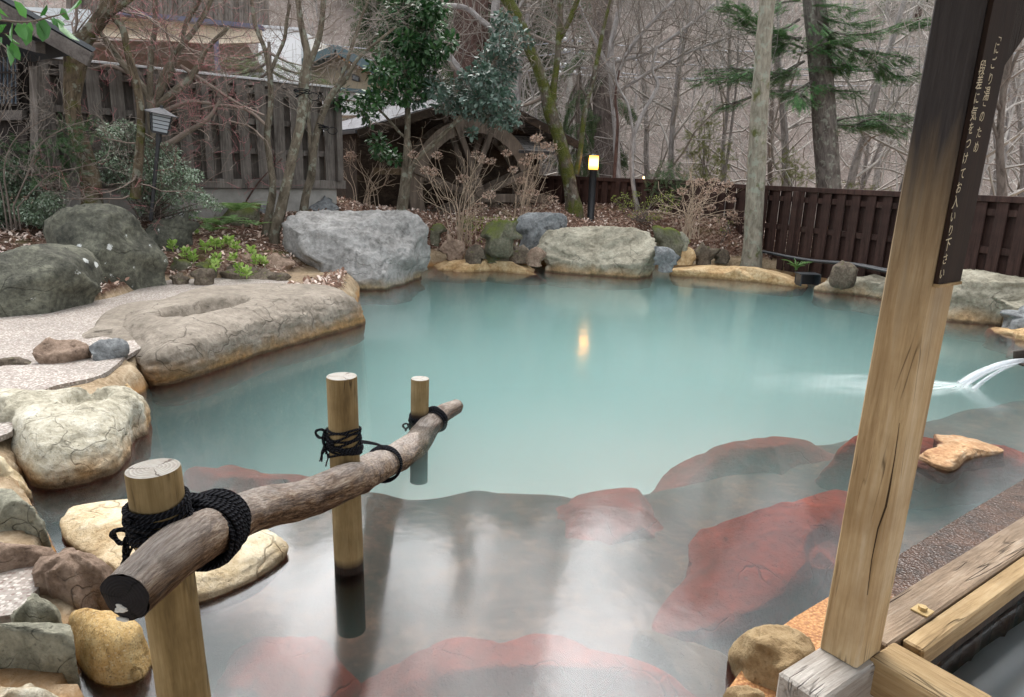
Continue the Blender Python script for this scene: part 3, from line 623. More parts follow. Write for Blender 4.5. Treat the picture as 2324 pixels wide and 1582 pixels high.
row = [([(1003,575),(1005,552),(1025,544),(1050,550),(1056,572),(1048,588),(1020,580)], R_brown, 'squarish brown stone at the left of the far shore row'),
       ([(1056,592),(1062,566),(1080,558),(1098,566),(1098,588),(1080,594)], R_small, 'dark brown stone second in the far shore row'),
       ([(1098,592),(1104,570),(1130,556),(1152,560),(1166,580),(1150,593)], R_moss, 'moss-topped stone third in the far shore row'),
       ([(1140,592),(1160,570),(1185,558),(1200,568),(1210,585),(1190,594)], R_small, 'wedge-shaped brown stone fourth in the far shore row'),
       ([(1195,596),(1200,575),(1215,560),(1230,570),(1232,590),(1215,600)], R_brown, 'narrow stone against the broad tan boulder in the far shore row')]
for i, (pl, mt, lb) in enumerate(row): rock('stone', lb, pl, .16, mt, depth=.7, skirt=.05, seed=120 + i, cat='stone', group='row of stones along the far shore')
rock('ledge', 'low orange-cream ledge at the water between the two biggest far boulders', [(972,602),(974,588),(1000,582),(1100,586),(1190,584),(1225,590),(1240,606),(1228,613),(1150,614),(1040,618),(1000,612)], 0, R_led, h=.2, n=4, seed=131, res=6, amp=.06, cat='ledge', skirt=.2)
row = [([(1491,590),(1493,568),(1512,561),(1530,572),(1532,598),(1515,612),(1495,608)], R_slate, 'blue-grey stone right of the broad tan boulder'),
       ([(1528,582),(1535,564),(1558,560),(1576,572),(1576,590),(1550,597),(1532,594)], R_led, 'orange-tan rounded stone on the far right ledge'),
       ([(1574,584),(1580,564),(1600,558),(1617,568),(1618,586),(1605,597),(1585,596)], R_small, 'round brown cobble on the far right ledge'),
       ([(1616,586),(1624,570),(1645,566),(1655,580),(1652,592),(1630,593)], R_small, 'flat brown cobble next to the round one'),
       ([(1614,572),(1622,559),(1655,556),(1682,566),(1672,578),(1640,576)], R_slate, 'flat grey slab behind the flat brown cobble')]
for i, (pl, mt, lb) in enumerate(row): rock('stone', lb, pl, .17, mt, depth=.7, skirt=.05, seed=140 + i, cat='stone', group='stones on the right far ledge')
rock('ledge', 'long orange-edged ledge below the bare trunk on the far right shore', [(1528,612),(1532,600),(1580,597),(1660,604),(1750,611),(1818,622),(1827,636),(1805,644),(1740,641),(1650,634),(1570,626),(1535,620)], 0, R_led, h=.2, n=4, seed=151, res=6, amp=.06, cat='ledge', skirt=.2)
rock('ledge', 'square-cut tan block on the shore left of the wooden pillar', [(1847,640),(1850,618),(1880,614),(1960,624),(2040,636),(2060,660),(2050,690),(2005,679),(1920,668),(1858,662)], 0, R_tan, h=.3, n=5, seed=152, res=5, amp=.05, cat='ledge')
rock('stone', 'small domed stone in front of the dark fence', [(1886,615),(1895,600),(1915,595),(1935,600),(1948,616),(1915,618)], .2, R_small, depth=.7, seed=153, cat='stone')
rock('boulder', 'big tan boulder right of the wooden pillar', [(2110,690),(2120,640),(2160,612),(2220,612),(2290,625),(2400,640),(2400,700),(2300,702),(2268,715),(2250,736),(2205,736),(2150,725)], 0, R_tan, depth=.7, n=3.5, seed=154, res=6, amp=.1, cat='boulder', fine=1.2)
rock('stone', 'blue-grey wedge stone below the big tan boulder at the right edge', [(2268,716),(2275,704),(2320,706),(2380,715),(2380,735),(2300,735)], .12, R_slate, depth=.7, seed=155, cat='stone')
rock('ledge', 'orange crusted ledge under the wedge stone at the right edge', [(2235,738),(2262,728),(2310,735),(2400,742),(2400,790),(2320,776),(2290,765),(2285,752)], 0, R_led, h=.1, seed=156, cat='ledge')
# foreground right
rock('boulder', 'ochre boulder in front of the white beam end by the pillar', [(1652,1500),(1658,1468),(1690,1435),(1735,1418),(1790,1422),(1838,1450),(1850,1500),(1790,1545),(1770,1600),(1700,1590),(1672,1565)], 0, R_wood, depth=.8, n=3.5, seed=163, res=5, amp=.07, cuts=2, cat='boulder')
rock('stone', 'low ochre stone cut by the bottom edge under the ochre boulder', [(1635,1590),(1655,1562),(1700,1556),(1760,1570),(1770,1640),(1640,1650)], 0, R_wood, h=.1, seed=162, cat='stone')
# submerged rocks
rock('submerged_rock', 'largest rust-red rock lying under the clear water left of the pillar', [(1468,1440),(1478,1335),(1505,1280),(1560,1228),(1580,1170),(1630,1135),(1690,1112),(1780,1098),(1860,1080),(1960,1066),(2060,1090),(2075,1180),(2045,1250),(1900,1350),(1790,1425),(1690,1470),(1600,1478),(1510,1462)], -.30, R_red, h=.26, n=2.8, seed=171, res=6, amp=.05, skirt=.3, fine=1.0, cat='rock', dents=[((1880,1240,50,45,0), .06)])
rock('submerged_rock', 'rust-red rock under the water at the bottom centre', [(820,1500),(850,1450),(960,1420),(1150,1432),(1290,1412),(1400,1425),(1490,1480),(1600,1560),(1640,1640),(1200,1720),(820,1700)], -.34, R_red, h=.28, n=4, seed=172, res=5, amp=.05, skirt=.1, fine=.9, cat='rock')
rock('submerged_rock', 'brown granite slab under the water beside the ochre boulder', [(1435,1460),(1470,1440),(1560,1450),(1670,1465),(1680,1560),(1640,1640),(1560,1600)], -.36, rockmat('brown_granite', (0.06,0.04,0.02), (0.16,0.10,0.05), (0.3,0.2,0.1), speck=.4, red=(0.14,0.08,0.035)), h=.14, n=4, seed=173, res=5, amp=.04, skirt=.1, cat='rock')
rock('submerged_rock', 'faint reddish rock deep in the milky water behind the largest red one', [(1478,1075),(1530,1030),(1620,1000),(1720,985),(1800,978),(1900,1000),(1960,1060),(1900,1120),(1700,1130),(1560,1140)], -.64, R_red, h=.32, n=2.8, seed=174, res=5, amp=.05, skirt=.3, cat='rock')
rock('submerged_rock', 'faint reddish rock in the murk right of the middle post reflection', [(1190,1170),(1240,1110),(1300,1072),(1390,1066),(1470,1085),(1540,1150),(1560,1230),(1480,1290),(1300,1290),(1220,1240)], -.56, R_red, h=.26, n=2.8, seed=175, res=5, amp=.05, skirt=.2, cat='rock')
rock('submerged_rock', 'dim reddish rock under the water behind the nearest handrail post', [(400,1110),(440,1065),(500,1033),(560,1040),(620,1047),(690,1060),(745,1085),(800,1140),(700,1190),(480,1190)], -.62, R_red, h=.30, n=2.8, seed=176, res=5, amp=.05, skirt=.2, cat='rock')
rock('submerged_rock', 'rust-red rock just under the surface around the orange crusted outcrop', [(1873,1010),(1890,988),(1960,972),(2060,966),(2160,968),(2280,990),(2420,1020),(2420,1080),(2250,1095),(2100,1110),(2000,1100),(1910,1050)], -.30, R_red, h=.28, n=3, seed=177, res=5, amp=.05, skirt=.2, cat='rock')
rock('submerged_rock', 'pale reddish slab under the reflection at the bottom left', [(470,1480),(520,1420),(640,1400),(760,1420),(830,1500),(830,1620),(640,1700),(470,1660)], -.40, R_red, h=.2, n=3, seed=178, res=5, amp=.05, skirt=.1, cat='rock')
rock('outcrop', 'orange crusted rock top breaking the surface right of the pillar', [(2075,1040),(2110,1022),(2128,1000),(2120,985),(2160,975),(2220,982),(2290,1005),(2308,1020),(2300,1038),(2230,1045),(2180,1052),(2172,1076),(2150,1078),(2110,1062)], -.02, R_crust, h=.06, n=4, seed=179, res=5, amp=.08, skirt=.08, cat='rock', fr=3)
# ================================================================== HANDRAIL
W_post = woodmat('weathered_post_wood', (0.10, 0.065, 0.025), (0.27, 0.19, 0.085), (0.42, 0.32, 0.17), uv=True, island=0, zgrad=(0.07, 0.03, (0.02, 0.012, 0.008), 0.02))
def endgrain(name, a, b, crackc, rings=55.0):
    m = NT(name); v = m.co('UV'); ln = m.n('VectorMath', {0: v}, operation='LENGTH').outputs['Value']
    nz = m.noise(v, 30, 4)
    w = m.math('SINE', m.math('MULTIPLY', m.math('ADD', ln, m.math('MULTIPLY', nz, 0.01)), rings * 14))
    c = m.ramp(w, [(0.1, tuple(x * 0.75 for x in a)), (0.8, a)]); c = m.mix(m.ramp(nz, [(0.35, 0.6), (0.6, 0.0)]), c, b)
    x = m.n('SeparateXYZ', {0: v}); at = m.math('ARCTAN2', x.outputs[1], x.outputs[0])
    cr = m.ramp(m.math('SINE', m.math('ADD', m.math('MULTIPLY', at, 3.0), m.math('MULTIPLY', nz, 2.5))), [(0.985, 0.0), (0.998, 0.9)])
    c = m.mix(cr, c, crackc)
    return m.fin(c, 0.8, m.bump(m.math('SUBTRACT', w, m.math('MULTIPLY', cr, 4.0)), 0.3, 0.002), 0.2)
E_post = endgrain('pale_end_grain', (0.46, 0.44, 0.40), (0.28, 0.25, 0.21), (0.08, 0.06, 0.05))
E_dark = endgrain('charred_end_grain', (0.022, 0.020, 0.022), (0.010, 0.009, 0.010), (0.003, 0.003, 0.003), 70)
def railmat():
    m = NT('barked_driftwood'); v = m.co('UV', (26, 4.5, 1)); vo = m.co()
    f = m.noise(v, 1.2, 8, 0.72, 0.7); g = m.noise(v, 5.0, 5, 0.7); b = m.noise(vo, 5, 5, 0.6)
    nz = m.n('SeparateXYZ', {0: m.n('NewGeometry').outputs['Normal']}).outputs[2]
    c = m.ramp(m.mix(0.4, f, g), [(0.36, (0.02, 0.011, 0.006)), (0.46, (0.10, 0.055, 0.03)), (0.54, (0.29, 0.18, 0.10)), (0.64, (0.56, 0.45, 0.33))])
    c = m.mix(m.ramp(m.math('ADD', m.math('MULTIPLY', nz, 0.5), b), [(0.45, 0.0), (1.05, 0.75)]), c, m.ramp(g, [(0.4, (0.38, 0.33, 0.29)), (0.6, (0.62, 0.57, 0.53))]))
    c = m.mix(m.ramp(b, [(0.32, 0.7), (0.42, 0.0)]), c, (0.10, 0.06, 0.04))
    return m.fin(c, 0.85, m.bump(m.math('ADD', f, m.math('MULTIPLY', g, 0.6)), 1.0, 0.035), 0.2)
M_rail = railmat()
def ropemat():
    m = NT('black_palm_rope'); v = m.co('UV', (1, 1, 1)); sp = m.n('SeparateXYZ', {0: v})
    s = m.math('SINE', m.math('ADD', m.math('MULTIPLY', sp.outputs[1], 520.0), m.math('MULTIPLY', sp.outputs[0], 420.0)))
    c = m.ramp(s, [(0.1, (0.004, 0.004, 0.006)), (0.9, (0.028, 0.030, 0.038))])
    return m.fin(c, 0.9, m.bump(s, 0.9, 0.004), 0.15)
M_rope = ropemat()
pM = G(792, 1290, 0); yM = pM[1]
tL = unproj(np.array((347., 1063.)), np.array(.117 * 1600 / 118)); bL = D(418, 1582, tL[1]); bL = tL + (bL - tL) * ((tL[2] + .4) / (tL[2] - bL[2]))
tM = D(775, 854, yM); bM = pM + (pM - tM) * .35
tR = unproj(np.array((953., 859.)), np.array(.117 * 1600 / 41.)); bR = G(951, 1000, 0); bR = np.array([tR[0] - .01, tR[1], -.45])
posts = [(tL, bL, .058, .060), (tM, bM, .0575, .0585), (tR, bR, .0585, .0585)]
hr = thing('handrail', 'crooked barked log rail lashed with black rope to three round posts in the pool', 'handrail', (pM[0], pM[1], 0))
plabs = ['nearest post, pale cut top at the lower left', 'middle post standing in clear water', 'farthest post standing in milky water']
for (t, b, r0, r1), lb in zip(posts, plabs):
    mb = MB(); n = 14; L = np.linspace(0, 1, n)[:, None]; P = b * (1 - L) + t * L; R = np.linspace(r1, r0, n); R[-1] *= .975; P[-2] = t - (t - b) / np.linalg.norm(t - b) * .006
    mb.tube(P, R, 28, m=0, uvs=1, wob=.012, seed=r0 * 1000)
    o = mb.build('post', [W_post], hr); tag(o, lb)
    mb = MB(); k = 28; a = np.arange(k) / k * 2 * PI; ax = (t - b) / np.linalg.norm(t - b); X = np.cross(ax, (0, 1, 0)); X /= np.linalg.norm(X); Y = np.cross(ax, X)
    rr = r0 * .975
    V = np.array([t + ax * .0005 + rr * (math.cos(q) * X + math.sin(q) * Y) for q in a] + [t + ax * .002]); UV = np.array([[rr * math.cos(q), rr * math.sin(q)] for q in a] + [[0, 0]])
    mb.add(V, None, [[i, (i + 1) % k, k] for i in range(k)], UV); mb.build('cut_top', E_post, o)
def near(p, q, r1, r2): return r1 + r2
raild = [(287,1352,59,None),(330,1312,61,None),(400,1252,62,None),(470,1205,59,None),(540,1172,53,None),(610,1150,46,None),(700,1130,42,None),(790,1092,41,None),(860,1058,36,None),(905,1035,33,None),(945,1005,30,None),(975,965,25,None),(1005,938,20,None),(1036,922,16,None)]
# depth along the rail follows the three posts, on their camera side
dl, dm, dr_ = proj(tL)[1], proj(tM)[1], proj(tR)[1]
rp = []; rr = []
for (x, y, r, _) in raild:
    t = np.interp(x, [287, 400, 790, 945, 1036], [dl - .20, dl - .055, proj(D(790, 1092, yM))[1] - .115, dr_ - .12, dr_ + .35])
    rp.append(unproj(np.array((x, y), float), np.array(t))); rr.append(r * t / FPX)
Q = catmull(np.c_[np.array(rp), np.array(rr)], 10); RP, RR = Q[:, :3], Q[:, 3]
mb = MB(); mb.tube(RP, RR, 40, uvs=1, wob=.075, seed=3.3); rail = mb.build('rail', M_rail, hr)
def capdisc(P, X, Y, r, mat, name, parent, ax, seed=0):
    mb = MB(); k = 40; V = []; UV = []
    for rg in (1.0, .6, .3):
        for i in range(k):
            q = 2 * PI * i / k; R = r * rg * (1 + .05 * math.sin(3 * q + seed) + .03 * math.sin(7 * q))
            V.append(P + R * (math.cos(q) * X + math.sin(q) * Y) + ax * (.004 if rg == 1 else .010)); UV.append([R * math.cos(q), R * math.sin(q)])
    V.append(P + ax * .008); UV.append([0, 0])
    qd = [[a * k + i, a * k + (i + 1) % k, (a + 1) * k + (i + 1) % k, (a + 1) * k + i] for a in (0, 1) for i in range(k)]
    mb.add(V, qd, [[2 * k + i, 2 * k + (i + 1) % k, 3 * k] for i in range(k)], UV); return mb.build(name, mat, parent)
for e, mt in ((0, E_dark), (-1, M_rail)):
    ax = RP[e] - RP[1 if e == 0 else -2]; ax /= np.linalg.norm(ax); X = np.cross(ax, (0, 0, 1)); X /= np.linalg.norm(X); Y = np.cross(X, ax)
    capdisc(RP[e], X, Y, RR[e] * 1.0, mt, 'cut_end', rail, ax)
    if e == 0: AX0, X0, Y0 = ax, X, Y
# white bracket fungus on the charred end
for i, (a, b, s) in enumerate([(.02,-.50,.008),(.14,-.55,.009),(.26,-.50,.008),(.16,-.38,.009),(.04,-.42,.008),(.34,-.60,.006),(.22,-.30,.007),(.10,-.95,.010),(.26,-.93,.009)]):
    v, f = ico(2); v = v * np.array([1.0, .42, .5]); mb = MB(); c = RP[0] + AX0 * .010 + RR[0] * (a * X0 + b * Y0)
    mb.add(c + s * (v[:, :1] * X0 + v[:, 1:2] * Y0 + v[:, 2:3] * AX0 * 1.0), None, f)
    mb.build('bracket_fungus', plain('fungus_white', (.62, .60, .55), .7, var=.1) if i == 0 else bpy.data.materials['fungus_white'], rail)
# rope lashings
def coil(mb, c, ax, r, turns, pitch, rr, seed=0, ell=1.0, ex=None, wob=.006, n=22):
    rs = RS(seed); ax = ax / np.linalg.norm(ax); X = ex - ax * ax.dot(ex) if ex is not None else np.cross(ax, (0, 0, 1)); X /= np.linalg.norm(X); Y = np.cross(ax, X)
    a = np.arange(int(turns * n) + 1) / n; P = []
    for t in a:
        q = 2 * PI * t; w = wob * math.sin(q * 1.0 + seed + t * .7) + wob * .6 * math.sin(q * 2.3 + t)
        P.append(c + ax * ((t - turns / 2) * pitch + w) + (r * (1 + .02 * math.sin(5 * t + seed))) * (ell * math.cos(q) * X + math.sin(q) * Y))
    mb.tube(np.array(P), rr, 7)
def railat(px):
    pr = proj(RP)[0][:, 0]; i = int(np.argmin(np.abs(pr - px))); t = RP[min(i + 1, len(RP) - 1)] - RP[max(i - 1, 0)]
    return RP[i], RR[i], t / np.linalg.norm(t)
def postpt(k, py):
    t, b = posts[k][:2]; L = np.linspace(0, 1, 200)[:, None]; P = t * (1 - L) + b * L; i = int(np.argmin(np.abs(proj(P)[0][:, 1] - py))); return P[i], (t - b) / np.linalg.norm(t - b)
for k, (pxr, turns, rr_, py, pt, rad) in enumerate([(478, 13, .0052, 1175, 8, .0052), (868, 4.5, .0050, 1000, 11, .0045), (988, 6, .0052, 957, 9, .0050)]):
    mb = MB(); c, r, ax = railat(pxr); tilt = ax + np.array([0, 0, (.25, .25, .1)[k]])
    for layer in range(2 if k != 1 else 1):
        coil(mb, c, tilt, r * 1.07 + rr_ * (1 + 1.7 * layer), turns - 4 * layer, rr_ * 2.0, rr_, seed=k + layer * 5, wob=.003)
    p, pax = postpt(k, py); pr_ = posts[k][2]
    coil(mb, p, pax, pr_ * 1.03 + rad, pt, rad * 2.1, rad, seed=9 + k, wob=.010 if k else .005)
    coil(mb, p - pax * .01, pax + np.array([.25, -.1, 0]), pr_ * 1.06 + rad * 2.4, 3, rad * 2.3, rad, seed=19 + k, wob=.012)
    # crossing strands from post to rail
    for j in range(5 if k != 1 else 3):
        s = (j - 2) * rr_ * 2.1; v = (c - p); v = v / np.linalg.norm(v); sd = np.cross(pax, v); sd /= np.linalg.norm(sd)
        A = p + sd * pr_ * 1.1 * (1) + pax * (s + .012); Bp = c + ax * s + np.array([0, 0, 1]) * (r * 1.1 + rr_)
        mid = (A + Bp) / 2 + np.array([0, 0, .012]) - v * 0
        mb.tube(catmull([p - v * pr_ * .2 + sd * (pr_ + rad) + pax * s, A + v * pr_ * .9 - sd * pr_ * .2, mid, Bp, c + ax * s + v * (r + rr_)], 8), rad, 7)
    # knot with bow and loose ends at the outer side
    sx = D(*(((292,1215),(738,985),(925,968))[k]), p[1] - .02); kn = sx
    rs = RS(40 + k)
    for j in range(3):
        a = np.linspace(0, 2 * PI, 16); o_ = rs.randn(3) * .004
        mb.tube(np.array([kn + o_ + np.array([-.018 * (1 - math.cos(t)) * (1 if j < 2 else -.6), .006 * math.sin(t * 2 + j), .017 * math.sin(t) + .005 * j]) for t in a]), rad, 6)
    ends = 6 if k == 0 else (9 if k == 1 else 3)
    for j in range(ends):
        L = (.085, .13, .03)[k] * rs.uniform(.6, 1); P = [kn + rs.randn(3) * .005]
        for i in range(7): P.append(P[-1] + np.array([rs.randn() * .004 - .001, rs.randn() * .004, -L / 7]))
        mb.tube(np.array(P), rad * .62, 6)
    tag(mb.build('rope_lashing', M_rope, hr), ('thick black rope lashing on the near post', 'knotted black rope on the middle post', 'black rope lashing on the far post')[k])

# ================================================================== PAVILION PILLAR + SILL
W_pil = woodmat('bleached_shade_toned_cedar', (0.27, 0.17, 0.08), (0.56, 0.41, 0.23), (0.72, 0.60, 0.42), axis=2, island=0, zgrad=(1.2, 1.75, (0.045, 0.040, 0.040), .5), bump=.35)  # upper darkening: stain plus roof shade painted into the colour
W_sill = woodmat('cracked_grey_sill', (0.10, 0.07, 0.05), (0.34, 0.25, 0.17), (0.52, 0.43, 0.33), axis=1, sc=1.3, grain=1.4, island=.2, bump=1.0)
W_white = woodmat('whitened_beam', (0.20, 0.17, 0.14), (0.46, 0.43, 0.39), (0.68, 0.65, 0.61), axis=1, sc=1.3, island=0, bump=1.0)
W_tan = woodmat('tan_beam', (0.20, 0.13, 0.06), (0.44, 0.31, 0.16), (0.58, 0.45, 0.27), axis=1, sc=1.2, island=.15, bump=.7)
W_dark = woodmat('dark_stained_wood', (0.010, 0.006, 0.004), (0.028, 0.016, 0.010), (0.06, 0.035, 0.022), axis=2, island=.1)
ZS = .30
PF = G(1942, 1519, ZS)[:2]; PL = G(1868, 1463, ZS)[:2]; PR = G(1998, 1477, ZS)[:2]
e2 = PR - PF; w2 = np.linalg.norm(e2); e2 /= w2; e1 = np.array([-e2[1], e2[0]]); e1 *= np.sign(e1.dot(PL - PF)); w1 = abs((PL - PF).dot(e1)); w1 = max(w1, .11)
lean = (D(2237, 0, PF[1])[:2] - PF) / (D(2237, 0, PF[1])[2] - ZS); lean[1] = 0
print('pillar', w1, w2, lean)
def pil(a, b, z): q = PF + e1 * a * w1 + e2 * b * w2 + lean * (z - ZS); return np.array([q[0], q[1], z])
pav = thing('pavilion_frame', 'square timber pillar on bolted sill beams, dark above and bleached below', 'shelter frame', pil(.5, .5, ZS))
c = .05
ring = [(c, 0), (1 - c, 0), (1, c), (1, 1 - c), (1 - c, 1), (c, 1), (0, 1 - c), (0, c)]
mb = MB(); zs = np.linspace(ZS + .002, 2.55, 40)
V = [pil(a, b, z) for z in zs for (a, b) in ring]; k = 8
V = np.array(V); V[:, :2] += (.0012 * fbm(V * np.array([9, 9, 2.]), 3))[:, None]
q = [[i * k + j, i * k + (j + 1) % k, (i + 1) * k + (j + 1) % k, (i + 1) * k + j] for i in range(len(zs) - 1) for j in range(k)]
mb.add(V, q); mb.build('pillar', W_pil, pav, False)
# long split in the left face
cp = [(2041,960,.6),(2030,1040,1.2),(2018,1110,2.2),(2010,1150,2.6),(1992,1200,1.8),(1978,1270,1.1),(1968,1350,.7)]
mb = MB(); V = []
for (x, y, wd) in cp:
    for s in (-1, 1):
        # left face plane: through PF with direction e1
        d = ray(x + s * wd, y); n = np.array([e2[0], e2[1], 0]); t = ((np.array([*PF, ZS]) - CAM).dot(n)) / d.dot(n); z = (CAM + d * t)[2]
        q0 = np.array([*(PF + lean * (z - ZS)), z]); t = (q0 - CAM).dot(n) / d.dot(n); V.append(CAM + d * t - n * .0012)
mb.add(V, [[2 * i, 2 * i + 1, 2 * i + 3, 2 * i + 2] for i in range(len(cp) - 1)]); mb.build('split', plain('crack_dark', (.05, .03, .015), .9), pav, False)
# brace at the top
A = pil(.5, .9, 1.95); mb = MB(); e23 = np.array([e2[0], e2[1], 0])
mb.beam(pil(.5, .6, 1.86), pil(.5, .6, 1.86) + e23 * .7 + np.array([0, 0, .62]), .10, .13, up=(0, 0, 1), bev=.01); mb.build('brace', W_dark, pav, False)
mb = MB(); mb.beam(pil(.5, .5, 2.60) - e23 * 1.2, pil(.5, .5, 2.60) + e23 * 2.5, .13, .2, bev=.01); mb.build('top_beam', W_dark, pav, False)
mb = MB(); e13 = np.array([e1[0], e1[1], 0])
# sill running to the upper right: two planks
B1, B2, B3, B4 = G(2002,1410,ZS), G(2323,1169,ZS), G(2025,1461,ZS), G(2323,1255,ZS); B6, B5 = G(2323,1305,ZS), G(2096,1492,ZS)
d1 = B4 - B3; d1 /= np.linalg.norm(d1); nrm = np.array([d1[1], -d1[0], 0])
wa = abs((B2 - B3).dot(nrm)); wb = abs((B6 - B3).dot(nrm)); print('sill', d1, wa, wb)
ang = math.atan2(d1[1], d1[0]); Rz = np.array([[math.cos(ang - PI / 2), -math.sin(ang - PI / 2), 0], [math.sin(ang - PI / 2), math.cos(ang - PI / 2), 0], [0, 0, 1]])
def sillobj(name, s0, s1, o0, o1, ztop, th, mat, bev=.006):
    mb = MB(); L = s1 - s0; n = max(2, int(L / .02)); o = bpy.data.objects
    mb.box((0, 0, 0), (abs(o1 - o0), L, th), None, bev); c = B3 + d1 * (s0 + s1) / 2 + nrm * (o0 + o1) / 2; c = np.array([c[0], c[1], ztop - th / 2])
    ob = mb.build(name, mat, None, False); ob.rotation_euler = (0, 0, ang - PI / 2); ob.parent = pav; ob.location = c - np.array(pav.location); return ob
sillobj('sill_beam', -.02, 2.2, -wa, -.004, ZS, .12, W_sill)
tag(sillobj('sill_beam', .06, 2.2, 0, wb, ZS - .008, .07, W_tan), 'lighter outer sill plank')
tag(sillobj('sill_underside', .06, 2.2, .005, wb * .8, ZS - .08, .05, W_dark), None)
# whitened beam end under the pillar (toward lower left)
s1_, s2_, s4_ = G(1858,1471,ZS), G(1971,1512,ZS), G(1768,1527,ZS)
dl_ = s4_ - s1_; L4 = np.linalg.norm(dl_); dl_ /= L4; n4 = np.array([-dl_[1], dl_[0], 0]); n4 *= np.sign(n4.dot(s2_ - s1_)); w4 = abs((s2_ - s1_).dot(n4)); print('stub', L4, w4)
mb = MB(); mb.box((0, 0, 0), (w4 + .01, L4 + .14, .13), None, .008); ob = mb.build('beam_end', W_white, None, False)
a4 = math.atan2(dl_[1], dl_[0]); c4 = s1_ + dl_ * (L4 - .14) / 2 + n4 * w4 / 2; ob.parent = pav; ob.location = np.array([c4[0], c4[1], ZS - .065]) - np.array(pav.location); ob.rotation_euler = (0, 0, a4 - PI / 2)
# tan cross beam (toward lower right)
x1, x2, x3 = G(2027,1457,ZS), G(2240,1575,ZS), G(1975,1500,ZS)
dx = x2 - x1; Lx = np.linalg.norm(dx); dx /= Lx; nx = np.array([dx[1], -dx[0], 0]); nx *= np.sign(nx.dot(x3 - x1)); wx = abs((x3 - x1).dot(nx)); print('cross', Lx, wx)
mb = MB(); mb.box((0, 0, 0), (wx, .7, .11), None, .007); ob = mb.build('cross_beam', W_tan, None, False)
ax_ = math.atan2(dx[1], dx[0]); cx_ = x1 + dx * (.35) + nx * wx / 2; ob.parent = pav; ob.location = np.array([cx_[0], cx_[1], ZS + .005 - .055]) - np.array(pav.location); ob.rotation_euler = (0, 0, ax_ - PI / 2)
# bolt and washer
bp = G(2092, 1388, ZS) ; M_brass = NT('tarnished_brass'); M_brass = M_brass.fin((.45, .33, .16, 1), .45, None, .5, Metallic=.6)
mb = MB(); mb.box((bp[0], bp[1], ZS + .004), (.05, .05, .006), Rz, .001); w_ = mb.build('washer_plate', M_brass, pav, False)
mb = MB(); mb.tube([bp + (0, 0, .007), bp + (0, 0, .019), bp + (0, 0, .0195)], [.013, .013, .001], 6); mb.build('bolt_head', M_brass, w_, False)

# unseen shelter roof over the camera, added to shade the foreground
mb = MB()
for i, x in enumerate(np.arange(-3.4, 4.6, .42)): mb.beam((x, -3.2, 3.12), (x, 1.95, 2.72), .07, .10)
mb.build('unseen_rafters', W_dark, pav, False)
mb = MB(); mb.beam((.6, -3.3, 3.22), (.6, 2.05, 2.80), 8.4, .05); mb.build('roof', W_dark, pav, False)
# ================================================================== SIGN
M_sign = woodmat('dark_sign_board', (0.012, 0.006, 0.004), (0.026, 0.013, 0.008), (0.045, 0.022, 0.014), axis=2, island=0, bump=.1)
nF = np.array([-e1[0], -e1[1], 0.0])          # outward normal of the right face
def onface(x, y, off=0.0):
    d = ray(x, y); P0 = np.array([PF[0], PF[1], ZS]) + nF * off
    for _ in range(3):
        t = (P0 - CAM).dot(nF) / d.dot(nF); z = (CAM + d * t)[2]; P0 = np.array([*(PF + lean * (z - ZS)), z]) + nF * off
    return CAM + d * ((P0 - CAM).dot(nF) / d.dot(nF))
zb = onface(2140, 640)[2]; zt = 2.16
def face(b, z, off): q = pil(0, b, z); return q + nF * off
sign = thing('sign_board', 'tall dark brown sign board with two columns of gold Japanese writing fixed to the pillar', 'sign', face(.5, zb, .006))
mb = MB(); V = [face(b, z, o_) for z in (zb, zt) for (b, o_) in ((.07, .0015), (.98, .0015), (.98, .012), (.07, .012))]
mb.add(V, [[0, 1, 2, 3], [4, 7, 6, 5], [0, 4, 5, 1], [1, 5, 6, 2], [2, 6, 7, 3], [3, 7, 4, 0]]); mb.build('board', M_sign, sign, False)
mb = MB(); V = [face(b, z, o_) for z in (zb - .008, zb - .0005) for (b, o_) in ((.07, .001), (.98, .001), (.98, .016), (.07, .016))]
mb.add(V, [[0, 1, 2, 3], [4, 7, 6, 5], [0, 4, 5, 1], [1, 5, 6, 2], [2, 6, 7, 3], [3, 7, 4, 0]]); mb.build('ledge_strip', W_tan, sign, False)
M_gold = plain('faded_gold_paint', (.60, .52, .36), .6, var=.15)
zc = lambda X, Y: (2041.7 + X * .448, Y * .448)
chars = [('「', 505, 197), ('に', 487, 245), ('ご', 472, 318), ('り', 455, 400), ('湯', 436, 475), ('」', 423, 530), ('の', 412, 592), ('た', 398, 670), ('め', 383, 745),
         ('段', 415, 342), ('差', 400, 415), ('に', 386, 497), ('気', 372, 575), ('を', 357, 650), ('つ', 343, 728), ('け', 328, 802), ('て', 314, 880), ('お', 296, 950), ('入', 279, 1022), ('い', 266, 1098), ('り', 254, 1167), ('下', 239, 1240), ('さ', 226, 1312), ('い', 210, 1387)]
upv = np.array([lean[0], lean[1], 1.0]); upv /= np.linalg.norm(upv); rt = np.array([e2[0], e2[1], 0])
mb = MB(); dg = None
